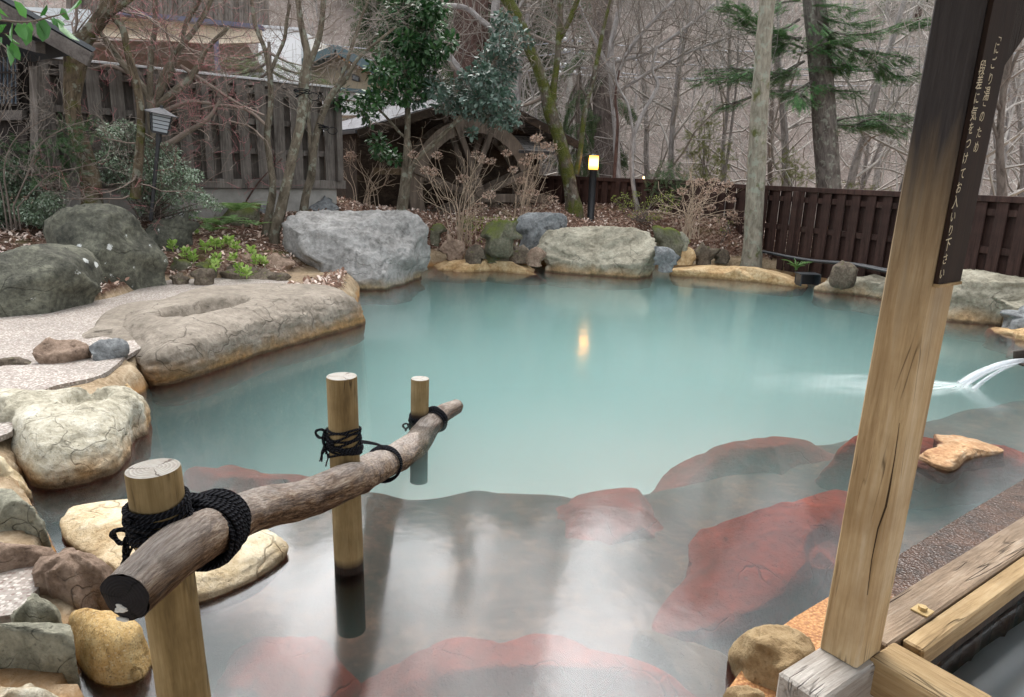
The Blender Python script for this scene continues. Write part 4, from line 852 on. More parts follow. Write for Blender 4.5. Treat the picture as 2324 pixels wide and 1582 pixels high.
for i, (ch, X, Y) in enumerate(chars):
    cu = bpy.data.curves.new('glyph', 'FONT'); cu.body = ch; cu.size = 1.0; cu.extrude = 0.0; cu.offset = .004; cu.resolution_u = 3
    ob = bpy.data.objects.new('glyph', cu); COL.objects.link(ob); bpy.context.view_layer.update()
    me = ob.to_mesh(); v = np.array([x.co[:] for x in me.vertices]).reshape(-1, 3); F = [list(p.vertices) for p in me.polygons]
    ob.to_mesh_clear(); bpy.data.objects.remove(ob); bpy.data.curves.remove(cu)
    if len(v) == 0: continue
    v = v[:, :2]
    if ch in '「」':
        cc_ = v.mean(0); v = v - cc_; v = np.c_[v[:, 1], -v[:, 0]]
    else:
        v = v - (v.min(0) + v.max(0)) / 2; v[:, 1] += .12 * v[:, 0]
    P = onface(*zc(X + 3, Y), off=.013); s = .030 * (.8 if ch in '「」' else (1.12 if ch in '湯段差気入下' else .95))
    W = P + s * (v[:, :1] * rt * .95 + v[:, 1:2] * upv)
    t3 = []
    for f in F:
        for j in range(1, len(f) - 1): t3.append([f[0], f[j], f[j + 1]])
    mb.add(W, None, t3)
mb.build('lettering', M_gold, sign, False)
# ================================================================== FENCES
W_grey = woodmat('weathered_grey_fence', (0.065, 0.055, 0.048), (0.19, 0.168, 0.15), (0.32, 0.29, 0.265), axis=2, sc=.8, island=.3, bump=.4)
W_brn = woodmat('dark_brown_fence', (0.022, 0.012, 0.010), (0.075, 0.040, 0.032), (0.13, 0.075, 0.062), axis=2, sc=.8, island=.35, bump=.3)
M_metal = plain('grey_metal_cap', (.55, .56, .58), .45, .5, .05, 4, .05)
M_conc = plain('weathered_concrete', (.30, .29, .27), .9, .2, .2, 6, .4)
def seg(name, mat, parent, a, b, w, h, bev=.003, lab=None):
    mb = MB(); mb.beam(a, b, w, h, bev=bev); o = mb.build(name, mat, parent, False)
    if lab: o['label'] = lab
    return o
def fence(name, label, A, B, z0, z1, mat, nb, rails, post_every, cap, th=.03, bw=.55, overlap=True, group=None, base=None, zdrop=0.0):
    A = np.array(A[:2]); B = np.array(B[:2]); L = np.linalg.norm(B - A); d = (B - A) / L; nr = np.array([d[1], -d[0]]);
    if nr.dot(-A) < 0: nr = -nr          # towards camera
    t = thing(name, label, 'fence', (A[0], A[1], z0), group)
    P = lambda s, o, z: np.array([*(A + d * s + nr * o), z])
    p = L / nb; ang = math.atan2(d[1], d[0]); R = np.array([[math.cos(ang), -math.sin(ang), 0], [math.sin(ang), math.cos(ang), 0], [0, 0, 1]])
    rs = RS(int(L * 100))
    def brd(s, w, o, za, zb, thk):
        mb = MB(); mb.box((0, 0, 0), (w, thk, zb - za), R @ np.array([[1, 0, 0], [0, 1, 0], [0, 0, 1]]), .004); ob = mb.build('board', mat, t, False)
        c = P(s, o, (za + zb) / 2); ob.location = c - np.array(t.location)
        # build() subtracted the parent's origin from the vertices: put it back
        ob.data.transform(Matrix.Translation(t.location)); return ob
    for i in range(nb):
        s = (i + .5) * p
        brd(s, p * bw * rs.uniform(.96, 1.04), th * 1.3, z0 - .01, z1 - .055, .022)
        if i < nb - 1: brd(s + p / 2, p * .84, -th * 1.2, z0 - .02, z1 - .055, .018)
    for z in rails: seg('rail', mat, t, P(0.02, 0, z), P(L - .02, 0, z), th * 1.2, .085)
    seg('top_rail', mat, t, P(-.03, .02, z1 - .035), P(L + .03, .02, z1 - .035), .12, .075)
    if cap is not None: seg('cap', cap, t, P(-.06, .01, z1 + .018), P(L + .06, .01, z1 + .018), .20, .03)
    np_ = max(2, int(round(L / post_every)) + 1)
    for i in range(np_): 
        s = L * i / (np_ - 1); mb = MB(); mb.box((0, 0, 0), (.10, .11, z1 - z0 - .075), R, .005); c = P(s, th * 1.9, (z0 + z1) / 2 - .035)
        ob = mb.build('post', mat, t, False); ob.data.transform(Matrix.Translation(t.location)); ob.location = c - np.array(t.location)
    return t, P, L
fA = D(60, 150, 9.3); fB = D(756, 200, 12.0)
zF1 = float((D(749, 195, 12.0)[2] + D(300, 164, 10.15)[2]) / 2); print('fence tops', D(749,195,12.0)[2], D(300,164,10.15)[2], D(764,410,12.0)[2], D(323,412,10.2)[2])
f1, P1, L1 = fence('wooden_fence', 'weathered grey board fence with a pale metal cap behind the maples at the left', fA, fB, 1.33, zF1, W_grey, 15, (1.75, 2.18, 2.62), 1.75, M_metal, th=.065, bw=.60)
seg('ground_beam', W_grey, f1, P1(-.05, .03, 1.27), P1(L1 + .12, .03, 1.27), .17, .13)
mb = MB(); mb.beam(P1(-.1, -.06, .95), P1(L1 + .0, -.06, .95), .16, .5, bev=.01); tag(mb.build('footing_wall', M_conc, None, False, P1(L1 / 2, 0, .7)), 'low concrete footing wall under the weathered grey fence', 'wall')
zb_ = 1.47
qA, qB, qC = D(1225, 388, 16.2), D(1628, 405, 13.6), D(2420, 455, 8.3)
fence('wooden_fence', 'dark brown board fence section behind the lit lamp and hydrangeas', qA, qB, .35, 1.50, W_brn, 18, (.62, 1.30), 1.9, None, th=.03, bw=.58)
mb = MB()
f3, P3, L3 = fence('wooden_fence', 'dark brown board fence section running behind the bare trunk to the right edge', qB + np.array([.06, -.02, 0]), qC, .10, zb_, W_brn, 22, (.33, .80, 1.27), 1.95, None, th=.03, bw=.56)
# pipes along its foot
M_pipe = plain('black_pipe', (.02, .024, .03), .4, .5, .1)
for j, (z, o, lb) in enumerate([(.27, .22, 'black water pipe along the foot of the dark fence, upper of two'), (.24, .30, 'black water pipe along the foot of the dark fence, lower of two')]):
    mb = MB(); mb.tube([P3(s, o + .04 * math.sin(s * 1.5 + j), max(z, HZ(*P3(s, o, 0)[:2]) + .03)) for s in np.linspace(1.2, 5.5, 30)], .022, 8); tag(mb.build('water_pipe', M_pipe, None, True, P3(3, o, z)), lb, 'pipe')
# drain channel
a = G(1835, 622, .21); mb = MB(); mb.box(a + (0, .05, 0), (.32, .24, .012), None, .002); mb.box(a + (-.14, 0, -.09), (.02, .2, .17)); mb.box(a + (.14, 0, -.09), (.02, .2, .17)); mb.box(a + (0, .13, -.09), (.3, .02, .17))
tag(mb.build('drain_box', M_pipe, None, False, a), 'small metal-covered drain opening between the two right far ledges', 'drain')

# ================================================================== LAMPS
def lampglow():
    m = NT('lamp_glow'); z = m.n('SeparateXYZ', {0: m.n('TexCoord').outputs['Generated']}).outputs[2]
    k = m.ramp(z, [(0.0, 0.08), (.35, 1.0), (.65, 1.0), (1.0, .08)]); e = m.n('Emission', {'Color': m.mix(k, (1.0, .36, .05), (1.0, .44, .09)), 'Strength': m.math('ADD', m.math('MULTIPLY', k, 9.0), 2.5)})
    m.t.links.new(e.outputs[0], m.out.inputs[0]); return m.m
M_blk = plain('black_metal', (.012, .013, .016), .45, .5, .1)
M_frost = plain('frosted_panel', (.30, .33, .36), .35, .4, .04)
b = D(1339, 506, 14.0); b[2] = HZ(b[0], b[1]) - .05; tp = D(1338, 385, 14.0); t2 = D(1338, 352, 14.0)
lamp = thing('bollard_lamp', 'lit bollard lamp with a glowing amber glass on a black post', 'lamp', b)
r = 8.2 * proj(tp)[1] / FPX
mb = MB(); mb.tube([(b[0], b[1], z) for z in (b[2], b[2] + .02, tp[2] - .01, tp[2])], [r * 1.15, r, r, r * 1.1], 20, caps=True); mb.build('pole', M_blk, lamp)
mb = MB(); zz = np.linspace(tp[2] + .002, t2[2] - .01, 8); mb.tube([(b[0], b[1], z) for z in zz], [r * 1.25, r * 1.3, r * 1.3, r * 1.3, r * 1.3, r * 1.3, r * 1.3, r * 1.25], 20); mb.build('glass', lampglow(), lamp)
mb = MB(); mb.tube([(b[0], b[1], z) for z in (t2[2] - .012, t2[2], t2[2] + .02)], [r * 1.45, r * 1.3, r * .2], 20); mb.build('cap', M_blk, lamp)
# second small lit lamp seen through the fence
b = D(1457, 440, 15.6); z0 = b[2] - .5; l2 = thing('garden_light', 'thin warm strip light glowing in front of the dark fence', 'lamp', (b[0], b[1], z0 - .15))
mb = MB(); mb.tube([(b[0], b[1], z0 - .1), (b[0], b[1], D(1457, 420, 15.6)[2])], .022, 8, caps=True); mb.build('pole', M_blk, l2)
mb = MB(); mb.box((b[0], b[1] - .025, D(1457, 411, 15.6)[2]), (.03, .02, .19)); mb.build('light_strip', emit('strip_glow', (1.0, .62, .28, 1), 6.0), l2, False)
# square garden lantern, tilted
hb = D(361, 300, 8.9); ft = D(344, 482, 8.9); axl = (hb - ft) / np.linalg.norm(hb - ft); u = 8.9 / FPX * .90
lan = thing('garden_lantern', 'tilted square garden lantern with frosted panels and a pyramid roof on a black pole', 'lantern', ft)
mb = MB(); mb.tube([ft - axl * .1, hb], 4.6 * u, 12); mb.tube([hb - axl * .12, hb - axl * .02], 6.5 * u, 12, caps=True); mb.build('pole', M_blk, lan)
Xl = np.cross((0, 1, 0), axl); Xl /= np.linalg.norm(Xl); Yl = np.cross(axl, Xl); ca, sa = math.cos(.55), math.sin(.55); Xl, Yl = Xl * ca + Yl * sa, -Xl * sa + Yl * ca
def lp(a, b, h): return hb + Xl * a * u + Yl * b * u + axl * h * u
def frus(mb, h0, s0, h1, s1, cap0=True, cap1=True):
    V = [lp(sx * s0, sy * s0, h0) for sx, sy in ((-1,-1),(1,-1),(1,1),(-1,1))] + [lp(sx * s1, sy * s1, h1) for sx, sy in ((-1,-1),(1,-1),(1,1),(-1,1))]
    mb.add(V, [[0,1,5,4],[1,2,6,5],[2,3,7,6],[3,0,4,7]] + ([[3,2,1,0]] if cap0 else []) + ([[4,5,6,7]] if cap1 else []))
mb = MB(); frus(mb, 2, 16, 42, 21); mb.build('frosted_box', M_frost, lan, False)
mb = MB(); frus(mb, -3, 17, 2, 17.2)
for h, s in ((10, 17.4), (19, 18.6), (28, 19.8), (37, 20.9)):
    for i in range(4):
        c = [(-1,-1),(1,-1),(1,1),(-1,1)]; a, b2 = c[i], c[(i + 1) % 4]; mb.tube([lp(a[0] * s, a[1] * s, h), lp(b2[0] * s, b2[1] * s, h)], .8 * u, 4)
for c in ((-1,-1),(1,-1),(1,1),(-1,1)): mb.tube([lp(c[0] * 16.6, c[1] * 16.6, 0), lp(c[0] * 21.8, c[1] * 21.8, 43)], 1.6 * u, 4)
mb.build('lantern_frame', M_blk, lan, False)
mb = MB(); frus(mb, 42.5, 34, 44, 34.5); frus(mb, 44.05, 34, 57, 4); mb.build('lantern_roof', plain('grey_lantern_roof', (.07, .072, .08), .6, .3), lan, False)
mb = MB(); frus(mb, 57, 3.5, 63, 3); mb.build('finial', M_blk, lan, False)

# ================================================================== MILL HOUSE AND WHEEL
W_mill = woodmat('mill_boards', (0.016, 0.010, 0.007), (0.050, 0.033, 0.022), (0.10, 0.072, 0.048), axis=0, sc=.6, island=.3)
W_whl = woodmat('wheel_timber', (0.07, 0.053, 0.040), (0.16, 0.125, 0.098), (0.26, 0.21, 0.17), axis=2, sc=.5, island=.3)
def shingle(name, c, sc=(3, 9), m2=None):
    m = NT(name); v = m.co('UV'); br = m.n('TexBrick', {'Vector': v, 'Color1': tuple(x * .8 for x in c) + (1,), 'Color2': tuple(min(1, x * 1.25) for x in c) + (1,), 'Mortar': (.04, .04, .045, 1), 'Scale': 1.0, 'Mortar Size': .012, 'Brick Width': .34, 'Row Height': .12})
    f = m.noise(m.co(), 4, 6); col = m.mix(m.ramp(f, [(.35, .5), (.65, 0.0)]), br.outputs[0], tuple(x * .5 for x in c))
    return m.fin(col, .75, m.bump(br.outputs[1], -.5, .02), .3)
R_shin = shingle('grey_roof_shingles', (.19, .19, .205))
th_ = math.radians(30); ea = np.array([math.cos(th_), math.sin(th_), 0]); eb = np.array([-math.sin(th_), math.cos(th_), 0])   # gable direction / ridge direction
Cw = D(1054, 432, 14.5)                                   # wheel centre
def ML(a, b, z): return Cw * np.array([1, 1, 0]) + ea * a + eb * b + np.array([0, 0, z])
apx = D(1078, 236, 14.4); z_ap = apx[2]; aap = float((apx - Cw).dot(ea))
lf = D(832, 314, 13.2); alf = -2.05; zlf = float(D(*proj(ML(alf, 0, 2.15))[0], 13)[2])
print('mill', Cw, apx, aap, lf, proj(ML(-2.05, -.2, 2.2)), proj(ML(2.4, -.2, 2.2)), proj(ML(aap, -.2, 2.95)))
zr, ze = 3.02, 2.22; al, ar = -2.35, 2.35; am = .12
mill = thing('mill_house', 'dark wooden water mill shed with a grey shingled gable roof behind the camellia', 'shed', ML(0, 1, .8))
def quadslab(mb, V4, th, uvs=None):
    V4 = np.array(V4, float); n = np.cross(V4[1] - V4[0], V4[3] - V4[0]); n /= np.linalg.norm(n)
    V = np.r_[V4, V4 - n * th]; w = np.linalg.norm(V4[1] - V4[0]); h = np.linalg.norm(V4[3] - V4[0]); uv = [[0, 0], [w, 0], [w, h], [0, h]] * 2
    mb.add(V, [[0, 1, 2, 3], [7, 6, 5, 4], [0, 4, 5, 1], [1, 5, 6, 2], [2, 6, 7, 3], [3, 7, 4, 0]], None, uv)
ov = -.55; bk = 4.2
mb = MB(); quadslab(mb, [ML(al, bk, ze), ML(al, ov, ze), ML(am, ov, zr), ML(am, bk, zr)], .06)
sl_ = (zr - ze) / (am - al)
mb.build('roof', R_shin, mill, False)['label'] = 'grey shingled roof slope facing left'
mb = MB(); quadslab(mb, [ML(ar, ov, ze + .0), ML(ar, bk, ze), ML(am, bk, zr), ML(am, ov, zr)], .06); mb.build('roof', R_shin, mill, False)
for (a0, a1) in ((al, am), (ar, am)):
    seg('bargeboard', W_mill, mill, ML(a0, ov - .02, ze - .10), ML(a1, ov - .02, zr - .10), .05, .15)
seg('gutter', M_blk, mill, ML(al - .02, ov, ze - .06), ML(al - .02, bk, ze - .06), .05, .06)
mb = MB()    # rear/side walls, open front recess
def wallq(mb, a0, b0, a1, b1, z0, zt0, zt1): 
    V = [ML(a0, b0, z0), ML(a1, b1, z0), ML(a1, b1, zt1), ML(a0, b0, zt0)]; quadslab(mb, V, .06)
wallq(mb, al + .3, .55, ar - .3, .55, .4, 2.25, 2.25); mb.build('wall', W_mill, mill, False)
mb = MB(); mb.add([ML(al + .3, .55, 2.25), ML(ar - .3, .55, 2.25), ML(am, .55, zr - .1)], None, [[0, 1, 2]]); mb.build('gable', W_mill, mill, False)
mb = MB(); wallq(mb, al + .3, bk - .2, al + .3, .5, .4, 2.25, 2.25); mb.build('wall', W_mill, mill, False)
mb = MB(); wallq(mb, ar - .3, .5, ar - .3, bk - .2, .4, 2.25, 2.25); mb.build('wall', W_mill, mill, False)
for a in (al + .35, -1.35, ar - .35): seg('post', W_mill, mill, ML(a, -.4, .4), ML(a, -.4, 2.2), .12, .12)
W_pan = woodmat('mill_ochre_boards', (0.06, 0.04, 0.022), (0.15, 0.105, 0.062), (0.24, 0.18, 0.115), axis=2, sc=.6, island=.3)
for i in range(6): seg('plank', W_pan, mill, ML(al + .42 + i * .155, -.3, .5), ML(al + .42 + i * .155, -.3, 1.55), .145, .03)
seg('rail', W_pan, mill, ML(al + .35, -.34, 1.5), ML(-1.4, -.34, 1.5), .05, .12)
# small lean-to roof with pale tiles on the right
qa = D(1150, 335, 14.0)
mb = MB(); quadslab(mb, [ML(.95, -.5, 1.98), ML(2.2, -.5, 1.98), ML(2.2, .4, 2.3), ML(.95, .4, 2.3)], .06); mb.build('lean_to_roof', shingle('pale_lichen_shingles', (.42, .40, .38)), mill, False)
for a in (1.0, 2.15): seg('post', W_mill, mill, ML(a, -.45, .5), ML(a, -.45, 1.95), .09, .09)
# wheel
wheel = bpy.data.objects.new('water_wheel', None); COL.objects.link(wheel); wheel.parent = mill; wheel.location = Cw - np.array(mill.location); wheel['label'] = 'big brown wooden water wheel with crossed spokes'
Rw, rw_ = 1.36, 1.10
def WP(ang, rad, b): return Cw + ea * rad * math.cos(ang) + np.array([0, 0, rad * math.sin(ang)]) + eb * b
wb_ = -.45
for b in (wb_, wb_ + .42):
    mb = MB(); n = 48
    V = []
    for i in range(n):
        q = 2 * PI * i / n
        for (rd, o) in ((Rw, -.025), (Rw, .025), (rw_, .025), (rw_, -.025)): V.append(WP(q, rd, b + o))
    q = []
    for i in range(n):
        j = (i + 1) % n
        for k in range(4): q.append([i * 4 + k, i * 4 + (k + 1) % 4, j * 4 + (k + 1) % 4, j * 4 + k])
    mb.add(V, q); mb.build('rim', W_whl, wheel, False)
    for k in range(4):
        a = PI * k / 4 + .42; off = .11 if k % 2 else -.11
        px = np.array([-math.sin(a), math.cos(a)])
        for s in (off,):
            A = WP(a, 1.5, b - .05) + ea * px[0] * s + np.array([0, 0, px[1] * s]); B_ = WP(a + PI, 1.5, b - .05) + ea * px[0] * s + np.array([0, 0, px[1] * s])
            if k in (1,): A = Cw + (A - Cw) * .95
            seg('spoke', W_whl, wheel, A, B_, .06, .11)
for k in range(28):
    q = 2 * PI * k / 28; mb = MB(); mb.beam(WP(q, rw_ + .03, wb_ + .03), WP(q + .10, Rw - .02, wb_ + .03), .02, .02) if False else None
    mb = MB(); A = WP(q, rw_ + .02, wb_ + .21); B_ = WP(q + .12, Rw - .01, wb_ + .21); mb.beam(A, B_, .36, .02, up=np.cross(B_ - A, eb), bev=0) ; mb.build('bucket_board', W_whl, wheel, False)
mb = MB(); mb.tube([Cw + eb * (wb_ - .25), Cw + eb * .6], .10, 14, caps=True); mb.build('axle', W_whl, wheel)
seg('axle_beam', W_whl, wheel, Cw + ea * -.3 + eb * (wb_ - .18) + np.array([0, 0, -.12]), Cw + ea * 1.6 + eb * (wb_ - .18) + np.array([0, 0, -.12]), .1, .16)

# ================================================================== BUILDINGS BEHIND
M_plb = plain('beige_plaster', (.68, .58, .45), .9, .2, .08, 2, .1)
M_white = plain('white_plaster', (.80, .81, .82), .85, .2, .04, 2, .05)
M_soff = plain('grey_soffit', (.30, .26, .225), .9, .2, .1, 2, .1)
M_lav = plain('lavender_flashing', (.13, .13, .19), .5, .4, .05)
M_glass = NT('dark_window_glass').fin((.02, .025, .03, 1), .1, None, .6)
def px_panel(name, pts, d, mat, parent, th=.1):
    """pts: pixel corners, d: distance or list of distances; a slab with thickness behind its face"""
    ds = d if hasattr(d, '__len__') else [d] * len(pts)
    V = [D(x, y, k) for (x, y), k in zip(pts, ds)]; n = len(V); V = np.array(V + [v + np.array([0, th, 0]) for v in V])
    mb = MB(); q = [[i, n + i, n + (i + 1) % n, (i + 1) % n] for i in range(n)]; tr = [[0, i, i + 1] for i in range(1, n - 1)] + [[n, n + i + 1, n + i] for i in range(1, n - 1)]
    mb.add(V, q, tr); return mb.build(name, mat, parent, False)
# house at the left edge: dark gable with lattice window
W_hs = woodmat('old_house_boards', (0.010, 0.008, 0.008), (0.032, 0.025, 0.022), (0.07, 0.058, 0.05), axis=2, sc=.6, island=.3)
W_bar = woodmat('old_bargeboard', (0.05, 0.042, 0.038), (0.13, 0.115, 0.105), (0.22, 0.20, 0.185), axis=1, sc=.6, island=.1)
hs = thing('old_house', 'dark timber house with a lattice window and sloping eave at the left edge', 'house', D(0, 420, 9.3))
yh = 9.0
px_panel('wall', [(-500, -60), (62, 120), (62, 440), (-500, 440)], [yh, yh + .1, yh + .1, yh], W_hs, hs, 1.5)
px_panel('corner_post', [(66, 150), (84, 150), (88, 430), (70, 430)], yh, W_grey, hs, .15)
wf = px_panel('window_panel', [(-80, 120), (38, 133), (38, 238), (-80, 232)], yh - .04, plain('window_paper_blue', (.14, .20, .27), .5, .4, .1), hs, .03)
for x in range(-78, 42, 9): seg('lattice_bar', W_hs, wf, D(x, 128, yh - .07), D(x + 1, 238, yh - .07), .014, .02, 0)
for y in (128, 165, 200, 238): seg('lattice_bar', W_hs, wf, D(-80, y - 2, yh - .085), D(40, y, yh - .085), .02, .02, 0)
px_panel('window_sill', [(-80, 252), (50, 250), (50, 272), (-80, 276)], yh - .06, W_bar, hs, .1)
# eave: roof slab rising to the left, bargeboard on its edge
e0, e1_ = D(205, 136, 8.2), D(-60, -10, 8.0)
mb = MB(); quadslab(mb, [D(212, 118, 8.1), D(-160, -95, 8.1), D(-160, -95, 8.1) + np.array([-1.6, 1.2, .0]), D(212, 118, 8.1) + np.array([-1.6, 1.2, 0])], .05); mb.build('roof', plain('dark_metal_roof', (.03, .035, .04), .5, .5), hs, False)
seg('bargeboard', W_bar, hs, D(206, 136, 8.12), D(-120, -48, 8.12), .05, .15)
seg('rafter_tail', W_bar, hs, D(92, 108, 8.3), D(40, 92, 8.6), .1, .12)
# long low building behind: cream band, soffit, pale wall
lb_ = thing('long_building', 'long cream-walled building with wide eaves behind the weathered grey fence', 'building', D(350, 300, 19))
px_panel('wall', [(40, 140), (600, 160), (600, 260), (40, 260)], [17.5, 19, 19, 17.5], plain('grey_white_wall', (.44, .45, .46), .85, .2, .06), lb_, .4)
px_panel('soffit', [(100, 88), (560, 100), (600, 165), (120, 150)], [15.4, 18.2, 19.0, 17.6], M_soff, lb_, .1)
px_panel('fascia', [(60, 34), (235, 28), (590, 64), (590, 96), (480, 100), (230, 82), (60, 86)], [15.2, 15.4, 18, 18, 17, 15.4, 15.2], M_plb, lb_, .15)
px_panel('roof_edge', [(235, 18), (590, 56), (590, 66), (235, 29)], [15.35, 17.95, 17.95, 15.35], M_lav, lb_, .3)
px_panel('fascia', [(55, 16), (200, 22), (205, 78), (60, 88)], 15.1, plain('pale_blue_plaster', (.62, .66, .68), .85, .2, .06), lb_, .15)['label'] = 'pale blue-white fascia end'
px_panel('downpipe', [(484, 88), (492, 88), (496, 160), (488, 160)], 16.8, M_lav, lb_, .1)
cl = thing('clad_building', 'upper building with vertical brown timber cladding at the top of the photo', 'building', D(400, 60, 24))
mb = MB(); rs = RS(5)
A, B_ = D(150, -60, 22), D(600, 40, 24)
for i in range(40):
    x = 150 + i * 11.5; d_ = 22 + i * .05; o = px_panel('cladding_board', [(x, -80), (x + 10.4, -80), (x + 10.4, 60), (x, 60)], d_ + .03 * (i % 2), W_grey, cl, .05)
wbld = thing('white_building', 'plain white rendered building block seen between the maple trunks', 'building', D(640, 260, 21))
px_panel('wall', [(586, 58), (682, 66), (684, 190), (586, 190)], 20.5, M_white, wbld, 5)
px_panel('parapet', [(583, 56), (684, 63), (684, 69), (583, 62)], 20.42, M_metal, wbld, .2)
# ochre house with teal gable
och = thing('ochre_house', 'small ochre house with a teal-edged gable roof and timber soffit', 'house', D(765, 250, 22))
M_och = plain('ochre_render', (.60, .50, .36), .9, .2, .05, 2, .1); M_teal = plain('teal_metal', (.075, .12, .135), .5, .4, .05)
px_panel('wall', [(702, 140), (762, 118), (850, 165), (850, 205), (700, 200)], 21.5, M_och, och, 5)
px_panel('wall', [(682, 150), (704, 138), (704, 205), (682, 205)], 21.6, M_och, och, 3)
W_sof = woodmat('orange_soffit_boards', (0.20, 0.09, 0.035), (0.36, 0.19, 0.08), (0.46, 0.27, 0.13), axis=1, island=.1)
A, B_, C_ = D(762, 107, 20.6), D(880, 170, 20.6), D(668, 148, 20.6); bkv = np.array([0, 1.2, 0.0])
mb = MB(); quadslab(mb, [A + bkv * 5, A, B_, B_ + bkv * 5], .05); quadslab(mb, [C_ + bkv * 5, C_, A, A + bkv * 5], .05); mb.build('roof', M_teal, och, False)
for (p, q) in ((A, B_), (A, C_)): seg('bargeboard', M_teal, och, p - np.array([0, .03, .05]), q - np.array([0, .03, .05]), .06, .22)
mb = MB(); quadslab(mb, [A - (0, 0, .14), A + bkv - (0, 0, .14), B_ + bkv - (0, 0, .14), B_ - (0, 0, .14)], .03); mb.build('soffit', W_sof, och, False)
for i in range(10):
    f = (i + .5) / 10; p = A + (B_ - A) * f - np.array([0, 0, .2]); seg('rafter', W_sof, och, p, p + bkv, .05, .07, 0)
w_ = px_panel('window', [(773, 152), (790, 160), (790, 182), (773, 178)], 21.42, M_blk, och, .05); px_panel('pane', [(775, 155), (788, 162), (788, 180), (775, 176)], 21.40, M_glass, w_, .01)
w_ = px_panel('window', [(798, 166), (815, 174), (815, 186), (798, 182)], 21.42, M_blk, och, .05); px_panel('pane', [(800, 169), (813, 176), (813, 184), (800, 180)], 21.40, M_glass, w_, .01)
px_panel('lower_roof', [(684, 190), (855, 206), (860, 214), (684, 198)], 20.9, M_teal, och, .8)
px_panel('wall', [(690, 198), (900, 214), (900, 262), (690, 262)], 21.2, M_white, och, 1)['label'] = 'white lower storey wall'
# utility poles and wires far right-centre
M_wire = plain('grey_wire', (.22, .24, .28), .5, .4, .02)
pole = thing('utility_pole', 'grey utility pole with insulators and cables beyond the far fence', 'pole', D(1296, 380, 26))
mb = MB(); mb.tube([D(1297, 400, 26) - (0, 0, 1), D(1291, 60, 26)], [.14, .10], 12, caps=True); mb.build('shaft', M_conc, pole)
for y in (92, 118, 150, 168): seg('crossarm', M_wire, pole, D(1268, y + 2, 25.9), D(1318, y, 25.9), .06, .06)
rs = RS(4)
for y in (88, 114, 146, 164):
    for x in (1270, 1282, 1304, 1316): v, f = ico(1); mb = MB(); mb.add(D(x, y, 25.85) + v * .06, None, f); mb.build('insulator', M_white, pole)
wires = [((1291,92),(2500,60)), ((1291,118),(2500,122)), ((1291,150),(2500,165)), ((1291,168),(2500,90)), ((1291,92),(560,70)), ((1291,118),(560,95)), ((1291,150),(560,118))]
wl = ['upper', 'second', 'third', 'fourth', 'upper left-hand', 'second left-hand', 'lowest left-hand']
for (a, b), w_ in zip(wires, wl):
    A = D(*a, 25.9); B_ = D(*b, 22 if b[0] > 1500 else 27); t = np.linspace(0, 1, 30)[:, None]; P = A * (1 - t) + B_ * t; P[:, 2] -= (4 * t * (1 - t))[:, 0] * .5
    mb = MB(); mb.tube(P, .018, 4); tag(mb.build('power_cable', M_wire, None, True, A), w_ + ' overhead cable running from the utility pole beyond the fence', 'cable')

# ================================================================== SPOUT AND WATER JET
W_sp = woodmat('wet_spout_wood', (.02, .015, .012), (.07, .055, .045), (.14, .12, .10), axis=0, island=0)
sp0 = D(2311, 826, 5.6); spt = thing('water_spout', 'dark wooden spout at the right edge pouring hot spring water', 'spout', sp0)
dsp = np.array([1.0, .10, .14]); dsp /= np.linalg.norm(dsp)
mb = MB(); mb.beam(sp0, sp0 + dsp * .9, .16, .02); mb.beam(sp0 + (0, -.075, .04), sp0 + (0, -.075, .04) + dsp * .9, .02, .10); mb.beam(sp0 + (0, .075, .04), sp0 + (0, .075, .04) + dsp * .9, .02, .10); mb.build('trough', W_sp, spt, False)
seg('support_post', W_sp, spt, sp0 + dsp * .5 + (0, 0, -.04), sp0 + dsp * .5 + np.array([0, 0, -sp0[2] - .4]), .09, .09)
def whitewater(name, dens):
    m = NT(name); v = m.co('UV', (3, .5, 1)); f = m.noise(v, 9, 4); a = m.math('MULTIPLY', m.ramp(f, [(.35, .25), (.6, 1.0)]), dens)
    vc = m.n('SeparateXYZ', {0: m.co('UV')}).outputs
    b = m.n('BsdfPrincipled', {'Base Color': (.82, .86, .9, 1), 'Roughness': .4, 'Alpha': a}); m.t.links.new(b.outputs[0], m.out.inputs[0]); return m.m
M_jet = whitewater('falling_water', .5)
end = G(2178, 874, .0); st = sp0 + np.array([0.05, 0, .03])
jet = thing('water_jet', 'arc of white water falling from the spout into the pool', 'water jet', end)
for j, (o, r_) in enumerate([((0, 0, 0), .018), ((.03, .03, -.01), .012), ((.02, -.025, -.015), .008)]):
    P = []
    for t in np.linspace(0, 1, 24):
        p = st * (1 - t) + (end + np.array(o) * 2) * t; p[2] = (st[2] + o[2]) * (1 - t ** 1.9); P.append(p + np.array(o) * t)
    mb = MB(); mb.tube(P, np.linspace(r_, r_ * 2.2, 24), 8); mb.build('strand', M_jet, jet)
def foammat():
    m = NT('splash_foam'); g = m.co('UV'); x = m.n('SeparateXYZ', {0: g}).outputs; v = m.co('UV', (3, 14, 1))
    f = m.noise(v, 2.2, 5); a = m.math('MULTIPLY', m.math('POWER', x[0], 1.5), m.ramp(f, [(.3, .1), (.75, 1.0)]))
    b = m.n('BsdfPrincipled', {'Base Color': (.80, .88, .88, 1), 'Roughness': .5, 'Alpha': m.math('MULTIPLY', a, .85)}); m.t.links.new(b.outputs[0], m.out.inputs[0]); return m.m
mb = MB(); V = []; UV = []; q = []
nA, nR = 40, 14
for j in range(nR):
    for i in range(nA + 1):
        a = PI + (i / nA - .5) * 2 * PI; f = j / (nR - 1); k = max(0, math.cos((a - PI - .12) )) ; R_ = .16 + 1.55 * k ** 5 + .25 * max(0, math.cos(a - 4.0)) 
        V.append([end[0] - .0 + R_ * f * math.cos(a), end[1] + R_ * f * math.sin(a) * .75, .006 + .0 * f]); UV.append([(1 - f) ** 1.0, i / nA])
